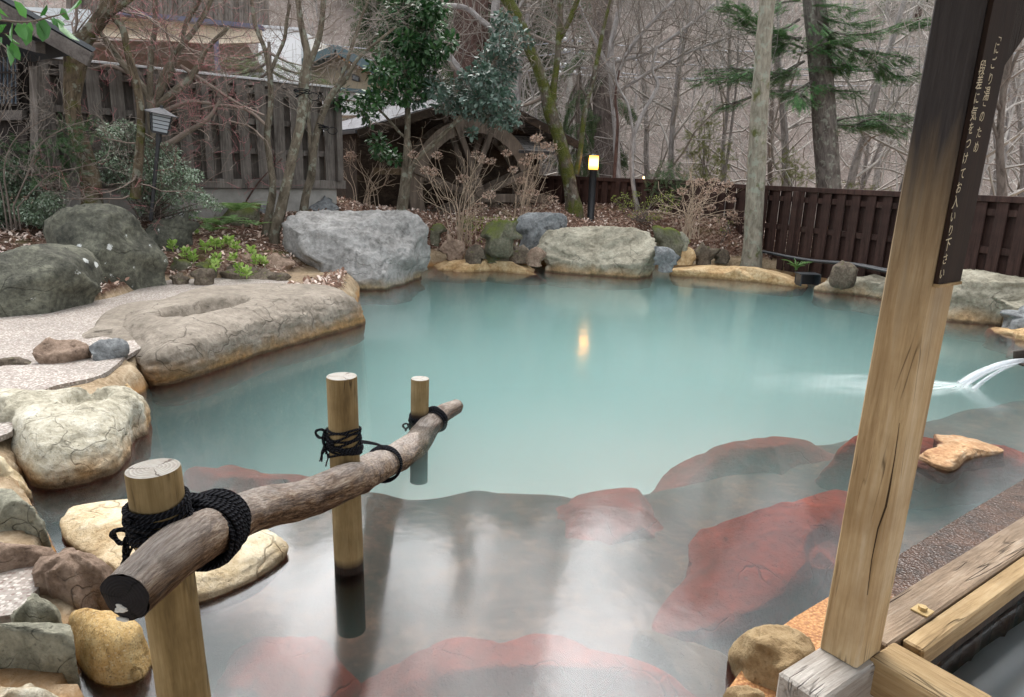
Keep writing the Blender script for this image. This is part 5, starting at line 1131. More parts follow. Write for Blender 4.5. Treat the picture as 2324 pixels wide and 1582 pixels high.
for j in range(nR - 1):
    for i in range(nA): q.append([j * (nA + 1) + i, j * (nA + 1) + i + 1, (j + 1) * (nA + 1) + i + 1, (j + 1) * (nA + 1) + i])
mb.add(V, q, None, UV); tag(mb.build('foam', foammat(), None, True, end), 'white foam fanning out on the pool where the jet lands', 'foam', kind='stuff')
# ================================================================== HILLSIDE AND FAR WOOD
def hillz(x, y):
    y = np.asarray(y, float); x = np.asarray(x, float)
    s = np.clip(y - 22 - 0.06 * np.abs(x + 5), 0, None)
    z = s * 0.50 * ss(s / 16) + 1.3 * fbm(np.stack([x * .06, y * .06, x * 0], -1), 3) * ss(s / 12) - 0.05
    return z - 0.25 * ss(s / 4) * (1 - ss((s - 4) / 8))
xs = np.linspace(-95, 95, 130); ys = np.r_[np.linspace(17.6, 60, 60), np.linspace(61, 125, 40)]
X, Y = np.meshgrid(xs, ys); Zh = hillz(X, Y); Zh[0] = -.1; nx, ny = len(xs), len(ys); i = np.arange(ny - 1)[:, None] * nx + np.arange(nx - 1)[None]
m = NT('leafy_hillside'); v = m.co(); f = m.noise(v, .35, 8, .7); g = m.noise(v, 4, 6, .8)
M_hill = m.fin(m.ramp(m.mix(.5, f, g), [(.35, (.14, .11, .095)), (.5, (.24, .20, .18)), (.65, (.35, .31, .285))]), .95, m.bump(g, .6, .2), .05)
mb = MB(); mb.add(np.stack([X, Y, Zh], -1).reshape(-1, 3), np.stack([i, i + 1, i + nx + 1, i + nx], -1).reshape(-1, 4)); tag(mb.build('hillside', M_hill), kind='structure')
B_pale = barkmat('pale_grey_bark', (.16, .145, .14), (.42, .395, .38)); B_mid = barkmat('grey_brown_bark', (.07, .055, .045), (.22, .185, .16)); B_twig = plain('pale_twigs', (.38, .355, .33), .9, .1, .3, 3, 0)
B_cedar = barkmat('red_brown_bark', (.05, .03, .025), (.16, .10, .085))
F_fir = leafmat('fir_needles', [(.03, .10, .035), (.055, .16, .05), (.09, .21, .07), (.15, .26, .09)], .6, .3, .2)
F_fard = leafmat('far_evergreen', [(.035, .075, .035), (.075, .115, .055), (.13, .15, .075)], .7, .2, .2)
F_yel = leafmat('yellow_green_needles', [(.10, .12, .035), (.17, .19, .06), (.22, .23, .09)], .6, .2, .3)
def lowtree(rs, h):
    mb = MB(); t0 = np.array([0, 0, -.3]); d = np.array([rs.randn() * .06, rs.randn() * .06, 1])
    P = [t0]; 
    for k in range(6): d = d + rs.randn(3) * np.array([.06, .06, 0]); P.append(P[-1] + d / np.linalg.norm(d) * h / 6)
    P = np.array(P); mb.tube(P, np.linspace(.085, .02, 7) * h / 8, 4)
    for k in range(26):
        t = .22 + .78 * (k + rs.rand()) / 26; q = P[0] + 0; i_ = min(int(t * 6), 5); q = P[i_] + (P[i_ + 1] - P[i_]) * (t * 6 - i_)
        a = rs.rand() * 2 * PI; dd = np.array([math.cos(a), math.sin(a), rs.uniform(.5, 1.3)])
        grow(mb, q, dd, h * .32 * (1.25 - t), .022 * (1.3 - t) * h / 8, 1, rs, 5, .12, .22, 3, None, .62, .8, 3, .4, .006)
    return mb
def merged(mb): return np.concatenate(mb.v), np.concatenate(mb.q) if mb.q else np.zeros((0, 4), int), np.concatenate(mb.t) if mb.t else np.zeros((0, 3), int)
rs = RS(77); protos = [merged(lowtree(rs, 7.5)) for _ in range(6)]
mb = MB()
n_far = 0
for k in range(420):
    y = 42 + 75 * rs.rand() ** 1.1; x = (rs.rand() * 2 - 1) * (y * .85)
    V, q, t = protos[k % 6]; a = rs.rand() * 2 * PI; s = rs.uniform(.7, 1.25); c_, s_ = math.cos(a) * s, math.sin(a) * s
    W_ = np.c_[V[:, 0] * c_ - V[:, 1] * s_, V[:, 0] * s_ + V[:, 1] * c_, V[:, 2] * s] + np.array([x, y, float(hillz(x, y))]); mb.add(W_, q, t)
tag(mb.build('far_wood', B_twig, None, False), 'bare pale trees covering the far hillside as one mass', 'wood', kind='stuff')
# brush and saplings as ground cover on the lower slope
mb = MB()
for k in range(900):
    y = 19 + 26 * rs.rand(); x = (rs.rand() * 2 - 1) * (y * .8) + 3; p = np.array([x, y, float(hillz(x, y)) - .05])
    for j in range(4): grow(mb, p, rs.randn(3) * .35 + np.array([0, 0, 1]), rs.uniform(.8, 2.0), .011, 1, rs, 4, .1, .16, 3, None, .5, .7, 3, .4, .003)
tag(mb.build('brushwood', B_twig, None, False), 'tangled pale brushwood covering the foot of the hillside', 'brushwood', kind='stuff')

def copy_tree(root, loc, rz, sc, label):
    r = root.copy(); COL.objects.link(r); r.location = loc; r.rotation_euler = (0, 0, rz); r.scale = (sc,) * 3; r['label'] = label
    for ch in root.children: c = ch.copy(); COL.objects.link(c); c.parent = r
    return r
# individual bare trees beyond the fence
protoT = []
for k in range(6):
    rs = RS(200 + k); h = 8.0; base = np.zeros(3)
    d = np.array([rs.randn() * .05, rs.randn() * .05, 1.]); P = [base - (0, 0, .3)]
    for j in range(9): d = d + rs.randn(3) * np.array([.07, .07, 0]); P.append(P[-1] + d / np.linalg.norm(d) * h / 9)
    P = catmull(np.array(P), 3); r_ = np.linspace(.11, .018, len(P)) * rs.uniform(.6, 1.0)
    t = thing('bare_tree', 'tree', 'tree', (0, 0, 0), 'bare trees beyond the dark fence')
    mb = MB(); mb.tube(P, r_, 8, wob=.05, seed=k)
    if k % 2: 
        q = P[6]; Q_ = catmull(np.array([q, q + np.array([.25, .1, 1.0]), q + np.array([.6, .2, 2.4]), q + np.array([.8, .1, 4.2])]), 5); mb.tube(Q_, np.linspace(r_[6] * .8, .015, len(Q_)), 7)
    mb.build('trunk', B_pale if k != 2 else B_mid, t)
    mb = MB()
    for j in range(26):
        f = .16 + .84 * (j + rs.rand()) / 26; q = P[min(int(f * (len(P) - 1)), len(P) - 2)]; a = rs.rand() * 2 * PI
        grow(mb, q, np.array([math.cos(a), math.sin(a), rs.uniform(.3, 1.1)]), h * .34 * (1.2 - f), .030 * (1.25 - f), 2, rs, 4, .10, .2, 4, None, .6, .8, 4, .35, .0035)
    mb.build('crown', B_twig, t); protoT.append(t)
spots = [(1180,17.5),(1240,20),(1330,18.5),(1395,21),(1480,19),(1530,17.2),(1590,22),(1650,18),(1760,20),(1800,17.5),(1930,16.8),(1955,19),(1990,22),(2030,17.5),(2075,20),(2120,16),(2190,17),(2230,14.5),(2262,18),(2290,15.5),(2315,20),(2350,17),(1090,21),(980,23),(870,22),(780,26),(1130,26),(1280,27),(1430,28),(1560,29),(1690,26),(1850,27),(2000,29),(2150,26),(2270,28),(620,27),(450,30),(930,30),(1350,34),(1620,35),(1880,36),(2100,37),(2300,34),(740,36)]
rs = RS(9)
for k, (px, y) in enumerate(spots):
    p = D(px, 410, y); z = float(hillz(p[0], y)) if y > 17.6 else HZ(p[0], y)
    side = 'far behind the dark fence' if y > 22 else 'just behind the dark fence'
    lab = 'bare grey tree %s, number %d of the wood counting from the left' % (side, 1 + sorted(s[0] for s in spots).index(px))
    if k < 6: r = protoT[k]; r.location = (p[0], y, z); r.rotation_euler = (0, 0, rs.rand() * 6); r.scale = (rs.uniform(.8, 1.1),) * 3; r['label'] = lab
    else: copy_tree(protoT[k % 6], (p[0], y, z), rs.rand() * 6, rs.uniform(.75, 1.2), lab)
for t in COL.objects:
    if t.get('group') == 'bare trees beyond the dark fence':
        t['label'] = 'bare grey-barked tree standing beyond the garden fences, one of many alike'

# ================================================================== CONIFERS
def conifer(name, label, px, y, base_y, top_y, rad, bark, boughs, leafm, dens=46, size=.30, shape='spray', group=None, zb=None, droop=.05, wid=.42):
    b = D(px[0], base_y, y); tp = D(px[1], top_y, y)
    if zb is not None: b = np.array([b[0], b[1], zb])
    t = thing(name, label, 'tree', b, group); rs = RS(int(px[0] + y * 10))
    P = catmull(np.array([b - (0, 0, .3), b * .6 + tp * .4 + np.array([.03, 0, 0]), b * .25 + tp * .75, tp]), 8)
    mb = MB(); mb.tube(P, np.linspace(rad * 1.25, rad * .75, len(P)), 14, wob=.05, seed=px[0]); mb.build('trunk', bark, t)
    mbb = MB(); mbl = MB(); L = []; Dd = []
    for bo in boughs:
        pts = [np.array(D(a[0], a[1], y + (a[2] if len(a) > 2 else 0))) for a in bo]; Q_ = catmull(np.array(pts), 8)
        mbb.tube(Q_, np.linspace(.030, .006, len(Q_)), 5)
        ln = np.linalg.norm(np.diff(Q_, axis=0), axis=1).sum(); n_ = int(ln * dens)
        for k in range(n_):
            f = .12 + .88 * rs.rand(); i_ = min(int(f * (len(Q_) - 1)), len(Q_) - 2); q = Q_[i_]; dd = Q_[i_ + 1] - Q_[i_]; dd /= np.linalg.norm(dd)
            sd = np.cross(dd, (0, 0, 1)); sg = rs.choice([-1, 1]); w = rs.uniform(.2, 1.0); spread_ = rs.rand() ** .7 * wid * (1.1 - f * .6)
            o = sd * sg * spread_ + rs.randn(3) * .04 + np.array([0, 0, -rs.rand() * .10 - droop * spread_ * 2]); L.append(q + o); Dd.append(dd * (1.1 - w * .6) + sd * sg * w + np.array([0, 0, rs.randn() * .15 - droop]))
            if k % 5 == 0: mbb.tube([q, q + o * .6, q + o + dd * .1], [.006, .004, .003], 3)
    if L: leaves(mbl, np.array(L), size, rs, shape, .75, np.array(Dd)); 
    cr = mbb.build('limbs', bark, t); mbl.build('needles', leafm, cr)
    return t
c = lambda x, y, dz=0: (1474.6 + x * .3651, y * .3651, dz)
conifer('fir_tree', 'green fir with drooping tiered boughs beyond the dark fence', (1887, 1790), 15.2, 420, -520, .20, barkmat('fir_bark', (.06, .05, .045), (.20, .18, .16), lich=.5),
    [[c(940,235),c(860,240),c(780,240)], [c(930,250),c(700,170),c(560,60),c(440,20)], [c(930,120),c(800,190),c(640,160,.5),c(520,110,.5)], [c(960,380),c(830,450),c(640,440,-.3),c(480,480,-.3),c(260,500)], [c(960,380),c(700,500,.5),c(560,430,.5),c(300,440,.4)], [c(990,50),c(1080,110),c(1250,150),c(1400,120)], [c(980,80),c(1150,200,-.4),c(1350,210),c(1560,150),c(1700,140)],
     [c(1000,190),c(1200,280),c(1400,380),c(1520,470),c(1680,470)], [c(1190,275),c(1350,330),c(1500,340),c(1600,380)], [c(1000,250),c(1150,330,-.4),c(1240,420,-.4)], [c(960,330),c(1080,270,-.5),c(1250,240,-.5)], [c(1010,400),c(1150,420,-.3),c(1300,410)], [c(1020,500),c(900,560,-.5),c(780,560)], [c(1020,500),c(940,580,-.6),c(960,640,-.8)], [c(1030,520),c(1150,560),c(1320,570)],
     [c(1080,770),c(1250,780),c(1400,770),c(1630,800)], [c(1080,765),c(1250,730,.4),c(1450,710,.4),c(1620,720)], [c(1250,785),c(1400,740),c(1560,830)], [c(950,300),c(850,270,.4),c(760,330,.4)], [c(960,20),c(1100,30),c(1300,60)], [c(930,0),c(800,20),c(700,60)], [c(640,600,.4),c(520,640,.4),c(420,660,.5)]], F_fir, 150, .17)
conifer('cedar_tree', 'tall dark cedar trunk with hanging foliage behind the mill roof', (1063, 1075), 18.5, 400, -640, .40, B_cedar,
    [[(1063,20),(1030,60),(1010,130)], [(1063,10),(1100,70),(1130,140)], [(1060,60),(1040,120),(1020,200)], [(1066,80),(1100,130),(1110,220)], [(1060,-10),(980,20),(940,80)], [(1062,140),(1035,180),(1000,240)], [(1066,160),(1110,190),(1160,260)], [(1066,0),(1150,20),(1200,80)]], F_fard, 40, .36, zb=0.5, droop=.5)
conifer('cedar_tree', 'ribbed grey-brown cedar trunk right of the mossy cherry tree', (1376, 1350), 18.0, 420, -560, .22, barkmat('ribbed_bark', (.07, .055, .05), (.22, .185, .17)),
    [[(1375,150),(1345,170),(1320,210)], [(1375,200),(1410,220),(1440,260)], [(1375,240),(1340,260),(1315,320)], [(1376,290),(1400,310),(1420,360)], [(1376,90),(1330,100),(1290,140)], [(1375,330),(1350,350),(1330,380)]], F_fard, 40, .32, zb=0.5, droop=.3)
conifer('young_hemlock', 'young feathery evergreen in the gap between cherry trunk and lamp', (1310, 1312), 16.6, 420, 170, .05, B_mid,
    [[(1312,180),(1290,230),(1280,300)], [(1312,190),(1340,240),(1345,310)], [(1311,250),(1285,300),(1275,370)], [(1311,270),(1335,320),(1350,380)], [(1310,320),(1290,360),(1270,410)], [(1311,340),(1330,380),(1340,420)]], F_fard, 130, .15, zb=.6, droop=.5)
conifer('young_hemlock', 'soft light evergreen branches in front of the white building', (615, 610), 13.5, 210, 95, .04, B_mid,
    [[(610,110),(570,130),(530,135)], [(611,120),(650,140),(690,150)], [(612,140),(560,165),(510,170)], [(612,145),(670,165),(730,175)], [(613,160),(580,180),(500,185)], [(613,160),(650,180),(700,190)]], leafmat('light_evergreen', [(.06,.10,.04),(.12,.16,.07),(.17,.2,.09)], .6, .2, .3), 60, .20, zb=1.9, droop=.05)
rs = RS(31)
# far evergreens on the hill
pc = None
for k, (px, y, s) in enumerate([(860,40,1.1),(930,45,1.2),(1120,38,1.0),(1180,44,1.2),(1240,48,1.3),(790,52,1.2),(1300,42,1.0),(1420,50,1.1),(700,48,1.2),(1480,56,1.2),(2040,44,1.0),(1560,60,1.3),(1990,58,1.2),(2120,52,1.1),(2200,40,1.0),(520,46,1.3),(640,56,1.4),(2300,50,1.2),(1360,62,1.4),(1000,56,1.4),(960,27,.9),(1080,30,1.0),(1190,28,.8),(1235,34,1.0),(880,30,.9)]):
    p = D(px, 300, y); z = float(hillz(p[0], y))
    if pc is None:
        pc = thing('far_conifer', 'x', 'tree', (0, 0, 0), 'conifers on the far hillside'); mb = MB(); mb.tube([(0, 0, -.4), (0, 0, 5), (0, 0, 10)], [.2, .14, .03], 6); mb.build('trunk', B_cedar, pc)
        mb = MB(); L = []; Dd = []
        for j in range(1500):
            f = rs.rand() ** .8; a = rs.rand() * 2 * PI; R_ = 2.1 * (1 - f) * (.35 + .65 * rs.rand()); L.append([R_ * math.cos(a), R_ * math.sin(a), 1.0 + 9 * f - .3 * R_]); Dd.append([math.cos(a), math.sin(a), -.35 + rs.randn() * .2])
        leaves(mb, np.array(L), .75, rs, 'spray', .6, np.array(Dd)); mb.build('crown', F_fard, pc); r = pc; r.location = (p[0], y, z); r.scale = (s,) * 3
    else: r = copy_tree(pc, (p[0], y, z), rs.rand() * 6, s, '')
    r['label'] = 'dark green conifer far up the hazy hillside, one of many alike'
# ================================================================== GARDEN TREES
B_map = barkmat('maple_bark', (.055, .045, .032), (.20, .17, .13), lich=.5); B_split = barkmat('split_old_bark', (.03, .022, .015), (.16, .125, .085), moss=.25, lich=.4)
B_cherry = barkmat('cherry_bark', (.035, .028, .02), (.15, .125, .10), moss=.7, lich=.5); B_bare = barkmat('stripped_trunk', (.13, .115, .09), (.34, .31, .25), moss=.15, lich=.6)
M_redtw = plain('red_maple_twigs', (.42, .16, .17), .7, .2, .3, 3, 0); M_brtw = plain('brown_twigs', (.20, .16, .135), .85, .1, .3, 3, 0); M_grtw = plain('grey_branch', (.22, .19, .165), .85, .1, .3, 3, 0)
def gtree(name, label, base, d, stems, bark, twigm, nbr=10, L=1.0, lev=2, seed=1, lo=.45, r0=.010, spread=.8, up=.08, curl=.25, redm=None, branches=(), nsub=4, group=None, minr=.0016, k=14):
    b = D(base[0], base[1], d); t = thing(name, label, 'tree', b, group); rs = RS(seed); mt = MB(); mc = MB(); tips = []
    for s_i, st_ in enumerate(stems):
        P, R = stem(st_, d); 
        if s_i == 0 or st_[0][1] > base[1] - 8: P = np.r_[[P[0] - (0, 0, .25)], P]; R = np.r_[R[:1] * 1.1, R]
        mt.tube(P, R, k, wob=.07, seed=seed + s_i)
        n = len(P)
        for j in range(nbr):
            f = lo + (1 - lo) * (j + rs.rand()) / nbr; i_ = min(int(f * (n - 1)), n - 2); dd = P[i_ + 1] - P[i_]; dd /= np.linalg.norm(dd); sd = rs.randn(3); sd -= dd * sd.dot(dd); sd /= np.linalg.norm(sd)
            grow(mc, P[i_], dd * .5 + sd, L * rs.uniform(.6, 1.2), min(R[i_] * .5, r0), lev, rs, nsub, up, curl, 4, tips, .6, spread, 5, .3, minr)
    for br in branches:
        P, R = stem(br, d); mc.tube(P, R, 8, wob=.05, seed=3)
        n = len(P)
        for j in range(max(3, nbr // 2)):
            i_ = min(int((.3 + .7 * (j + rs.rand()) / (nbr // 2 + 1)) * (n - 1)), n - 2); dd = P[i_ + 1] - P[i_]; dd /= np.linalg.norm(dd); sd = rs.randn(3)
            grow(mc, P[i_], dd * .6 + sd * .6, L * rs.uniform(.4, .9), min(R[i_] * .6, r0), lev, rs, nsub, up, curl, 3, tips, .6, spread, 5, .3, minr)
    mt.build('trunk', bark, t); cr = mc.build('crown', twigm, t)
    if redm is not None:
        mr_ = MB()
        for (P, Dd) in tips[::2]:
            for q_ in range(1):
                i_ = rs.randint(1, len(P)); grow(mr_, P[i_], Dd[i_] + rs.randn(3) * .5, rs.uniform(.10, .22), .002, 1, rs, 2, .02, .15, 3, None, .6, .7, 3, .5, .0012)
        mr_.build('red_twigs', redm, cr)
    return t
gtree('old_tree', 'thick split old trunk with a sawn stub in front of the left house', (205, 462), 8.9,
    [[(210,462,23),(203,400,21),(188,340,18),(172,290,17),(163,230,18),(168,170,22),(172,130,26),(178,100,24),(198,82,17),(222,50,16),(240,20,16),(252,-20,15)], [(172,120,20),(170,95,20),(168,84,17)], [(225,40,11),(262,22,8),(300,-5,6)], [(262,40,10),(280,70,8),(292,130,8),(308,180,9),(318,240,9),(320,300,9),(313,380,10),(306,450,11)]], B_split, M_brtw, 8, .9, 2, 11, .72, r0=.012, redm=M_redtw)
gtree('maple_tree', 'spreading maple with red twigs rising behind the garden lantern', (352, 478), 9.7,
    [[(356,478,15),(352,400,14),(350,330,13),(348,260,13),(352,235,12)], [(350,250,10),(362,210,9),(385,165,8),(400,120,7),(440,70,6),(470,20,5),(490,-30,4)], [(346,250,9),(335,215,8),(318,190,7),(290,160,7),(260,120,6),(240,90,6),(215,60,4)], [(348,245,8),(340,190,7),(345,110,6),(352,60,5),(350,0,5)], [(354,245,9),(395,210,9),(430,180,8),(455,140,6),(470,110,5),(520,60,4)], [(352,240,7),(370,170,6),(410,110,5),(420,60,5),(455,0,4)]],
    B_map, M_brtw, 9, .75, 2, 12, .25, r0=.009, redm=M_redtw, branches=[[(352,335,8),(385,325,7),(425,300,6),(450,285,5),(478,262,4),(498,228,3)], [(352,262,6),(390,245,5),(430,232,4),(480,235,3)], [(410,150,4),(470,190,4),(540,235,3),(600,262,2)], [(300,170,5),(250,150,4),(200,160,3),(150,170,2)], [(240,100,5),(180,110,4),(120,150,3),(60,165,2),(0,150,2)]])
gtree('maple_tree', 'left stem of the twin slender trunks by the fern mound', (602, 531), 10.2,
    [[(603,531,10),(612,480,9),(619,420,8),(610,350,7),(606,300,7),(614,240,6),(612,170,6),(600,110,5),(580,60,5),(572,10,4),(570,-20,4)], [(612,165,5),(628,130,4),(645,90,4),(650,50,4),(658,10,3)]], B_map, M_brtw, 10, .7, 2, 13, .45, r0=.007, redm=None, branches=[[(610,290,4),(560,250,3),(500,240,3),(450,250,2)], [(609,330,3),(570,290,2),(520,275,2)]])
gtree('maple_tree', 'right, thicker stem of the twin trunks, forking with a black cord tie', (622, 530), 10.0,
    [[(622,530,12),(636,480,12),(650,420,11),(665,350,11),(680,290,11),(688,230,11),(690,180,11),(697,130,9),(690,90,8),(682,50,7),(676,0,6),(674,-20,6)], [(691,165,9),(708,130,7),(722,90,7),(730,50,6),(734,0,6),(736,-20,6)]], B_map, M_brtw, 10, .7, 2, 14, .5, r0=.008)
gtree('maple_tree', 'leaning slender tree with a black cord tie beside the fence corner', (689, 476), 11.0,
    [[(689,476,10),(695,440,9),(706,400,9),(712,340,8),(722,290,8),(740,240,7),(760,205,7),(790,170,5),(815,130,4),(850,100,3),(900,60,3)], [(706,400,6),(704,330,5),(700,260,4),(706,220,3)], [(765,200,5),(780,160,4),(800,100,4),(820,40,3),(840,-10,3)]], B_map, M_grtw, 10, .8, 2, 15, .45, r0=.007)
# black cord ties
def tie(px, py, d, r, lab):
    c_ = D(px, py, d); mb = MB(); rs = RS(int(px))
    for j in range(4):
        a = np.linspace(0, 2 * PI, 30); tl = rs.randn(2) * .35; mb.tube(np.stack([c_[0] + r * (1.1 + .1 * j) * np.cos(a), c_[1] + r * (1.1 + .1 * j) * np.sin(a), c_[2] + .015 * j + r * (tl[0] * np.cos(a) + tl[1] * np.sin(a))], -1), .006, 6)
    a = np.linspace(0, 2 * PI, 24); mb.tube(np.stack([c_[0] + r * 1.3 + .07 * (1 - np.cos(a)), c_[1] - .03 + 0 * a, c_[2] - .03 + .05 * np.sin(a)], -1), .005, 6)
    tag(mb.build('cord_tie', M_rope, None, True, c_), lab, 'cord')
tie(685, 214, 10.0, .075, 'black cord looped round the thicker twin trunk'); tie(733, 292, 11.0, .06, 'black cord looped round the leaning slender tree')
gtree('cherry_tree', 'mossy dark cherry tree with forking limbs right of the mill shed', (1303, 472), 14.0,
    [[(1303,474,21),(1296,440,17),(1290,400,16),(1278,350,16),(1264,300,15),(1250,260,16),(1238,210,13),(1222,160,12),(1200,110,12),(1180,50,12),(1150,0,13),(1130,-30,13)], [(1252,255,10),(1256,200,8),(1264,140,7),(1268,80,7),(1272,0,7),(1274,-20,7)], [(1268,90,6),(1290,50,6),(1310,0,6),(1318,-20,5)], [(1306,395,7),(1318,330,6),(1326,260,6),(1345,180,5),(1358,120,5),(1370,60,4),(1385,0,3)]], B_cherry, M_brtw, 9, 1.0, 2, 16, .45, r0=.012, branches=[[(1240,215,5),(1215,230,4),(1180,240,3),(1120,235,2)]])
gtree('white_barked_tree', 'pale-barked tree with crooked limbs above the mill roof', (1128, 400), 16.8,
    [[(1128,380,9),(1126,200,9),(1124,100,9),(1122,40,10),(1128,-20,10)], [(1124,70,7),(1090,45,6),(1060,20,6),(1010,12,5),(960,10,4)], [(1124,90,6),(1170,30,5),(1195,-10,5)], [(1060,180,7),(1030,140,6),(1010,110,5),(1000,90,4)]], B_pale, M_grtw, 12, 1.5, 2, 17, .2, r0=.016, branches=[[(1080,190,6),(1040,165,5),(1020,140,4)], [(1124,60,5),(1180,70,4),(1260,100,3),(1330,110,3)]])
gtree('slim_tree', 'slim grey tree bending right behind the bollard lamp', (1445, 470), 14.6,
    [[(1447,474,6),(1438,430,5),(1433,380,5),(1435,320,5),(1452,270,5),(1480,220,4),(1492,190,4),(1480,160,3),(1490,110,2)], [(1436,300,3),(1425,240,3),(1400,190,2),(1390,120,2)]], B_pale, M_grtw, 8, .8, 2, 18, .4, r0=.007)
gtree('slim_tree', 'thin reddish-brown sapling beside the cedar, right of the lamp', (1392, 462), 15.0,
    [[(1394,462,4),(1394,400,4),(1398,340,4),(1401,280,3),(1396,220,3),(1405,160,2)]], B_cedar, M_brtw, 7, .6, 2, 19, .3, r0=.005)
# white twiggy overhanging canopy top centre-right
gtree('bare_canopy_tree', 'dense silver-twigged bare tree filling the top centre right', (1400, 410), 16.0,
    [[(1400,420,8),(1398,300,8),(1390,200,8),(1385,120,7),(1400,40,6),(1420,-30,5)], [(1390,190,5),(1430,110,5),(1480,50,4),(1540,-10,4)], [(1388,180,5),(1360,110,4),(1330,50,4),(1300,-20,4)], [(1395,140,5),(1470,120,4),(1560,60,4),(1620,10,3)], [(1400,210,4),(1480,160,4),(1560,120,3),(1640,90,3)]], B_pale, M_grtw, 22, 1.7, 2, 20, .2, r0=.012, nsub=5)
gtree('dead_tree', 'straight bare grey trunk with lichen standing at the near side of the dark fence', (1706, 578), 12.0,
    [[(1706,582,22),(1707,560,21),(1711,480,20),(1715,400,20),(1720,300,20),(1727,200,19),(1733,100,17),(1741,0,17),(1752,-160,16),(1764,-330,14)]], B_bare, M_grtw, 2, .3, 1, 21, .5, r0=.006, k=22)
gtree('slim_tree', 'dark limbs with sparse green tufts behind the signboard at the right edge', (2260, 440), 11.0,
    [[(2275,470,10),(2268,330,8),(2275,220,7),(2290,120,7),(2300,20,6)], [(2270,250,5),(2210,160,4),(2170,150,3)], [(2280,200,4),(2310,120,4),(2340,100,3)], [(2268,330,4),(2240,250,3),(2200,210,2)]], B_mid, M_brtw, 9, .9, 2, 22, .2, r0=.008)
gtree('bare_shrub', 'leafless budding shrub with arching grey twigs at the left edge', (30, 470), 8.0,
    [[(30,470,2),(60,400,1.6),(90,330,1.4),(150,290,1),(210,270,.8)], [(20,470,2),(10,380,1.6),(40,310,1.3),(120,260,.9)], [(10,470,1.6),(-10,330,1.3),(20,230,1),(60,210,.8)], [(40,470,1.6),(110,400,1.2),(180,380,1),(250,360,.8)]], B_mid, M_grtw, 7, .5, 2, 23, .2, r0=.003)
gtree('bare_shrub', 'leafless shrub of thin reddish stems against the grey fence', (540, 470), 11.0,
    [[(540,470,2),(520,400,1.6),(500,340,1.4)], [(545,470,2),(550,400,1.6),(570,330,1.4)], [(550,470,2),(590,410,1.6),(640,360,1.2)], [(535,470,2),(490,420,1.5),(470,370,1.2)]], B_cedar, M_redtw, 6, .5, 1, 24, .2, r0=.003)

# camellia ---------------------------------------------------------------
F_cam = leafmat('camellia_leaves', [(.012, .045, .014), (.022, .070, .020), (.035, .095, .028), (.055, .12, .04)], .42, .4, .12)
F_cam2 = leafmat('sheen_toned_camellia_leaves', [(.04, .085, .055), (.09, .14, .11), (.16, .22, .19)], .4, .45, .12)  # paler leaf tone with the reflected sky sheen put into the colour
zB = lambda x, y: (737.3 + x * .3585, y * .3585)
cl = [(450,60,90),(600,60,100),(700,50,60),(560,170,105),(680,200,75),(450,230,85),(780,260,50),(400,330,75),(560,330,105),(680,350,75),(350,450,75),(480,470,80),(620,470,60),(420,140,60),(350,600,70),(280,640,55),(280,740,45),(230,690,40),(480,600,60),(620,570,55),(340,900,50),(430,1000,45),(350,960,45),(60,640,45),(100,560,30),(120,660,35)]
cl2 = [(1130,120,50),(1150,200,80),(1230,250,60),(1100,290,60),(1180,340,55),(1050,400,75),(1150,440,70),(1000,470,75),(1080,540,90),(960,540,70),(880,560,80),(1100,620,75),(960,640,85),(820,610,75),(760,660,60),(1150,760,60),(1050,730,70),(940,700,60),(860,690,50),(1190,700,45),(700,560,60),(1280,270,30),(930,840,30),(560,640,50)]
cl = [(x, y, r * 1.15) for x, y, r in cl] + [(520,250,60),(640,120,60),(400,230,60),(720,330,50)]
cl2 = [(x, y, r * 1.12) for x, y, r in cl2] + [(1030,600,60),(900,480,50),(1010,330,45)]
def leafcloud(mb, clusters, f, d, n_per, size, rs, dd=.5, shape='oval', up=.5, sq=.8):
    for (x, y, r) in clusters:
        px = f(x, y) if f else (x, y); sc = .3585 if f else 1.0; c_ = D(px[0], px[1], d + rs.randn() * dd); R_ = r * sc * c_[1] / FPX
        n = int(n_per * (r * sc / 30.0) ** 2); g = rs.randn(n, 3); g /= np.linalg.norm(g, axis=1, keepdims=True); P = c_ + g * (rs.rand(n, 1) ** .45) * R_ * np.array([1.05, 1.05, sq]) 
        leaves(mb, P, size, rs, shape, up, g + rs.randn(n, 3) * .6 + np.array([0, 0, -.25]))
cb = D(905, 482, 12.3); cam_t = thing('camellia_tree', 'glossy dark-leaved camellia in front of the mill shed', 'tree', cb); rs = RS(61)
mt = MB()
stems_ = [[(906,484,9),(915,420,8),(922,340,7),(925,260,7),(922,180,6),(925,100,5),(930,20,4),(932,-20,4)], [(912,484,7),(935,380,6),(985,325,6),(1040,270,5),(1075,220,5),(1110,160,4),(1150,90,3)], [(1010,300,4),(1060,262,3),(1110,240,3)], [(918,480,6),(925,430,5),(930,330,4),(905,300,3),(860,250,3),(820,235,3),(770,225,2)], [(922,170,3),(890,120,3),(870,80,2)], [(924,120,3),(960,90,3),(990,50,2)], [(922,220,3),(970,190,3),(1020,180,3)]]
for j, s_ in enumerate(stems_): P, R = stem(s_, 12.3); mt.tube(P, R, 9, wob=.06, seed=j)
mt.build('trunk', B_map, cam_t); mb = MB(); leafcloud(mb, cl, zB, 12.3, 190, .095, rs); c1 = mb.build('foliage', F_cam, cam_t); mb = MB(); leafcloud(mb, cl2, zB, 12.4, 180, .088, rs); mb.build('foliage', F_cam2, cam_t)['label'] = 'grey-green camellia leaves on the right limbs, sky sheen painted into their colour'
mb = MB(); rs = RS(62)
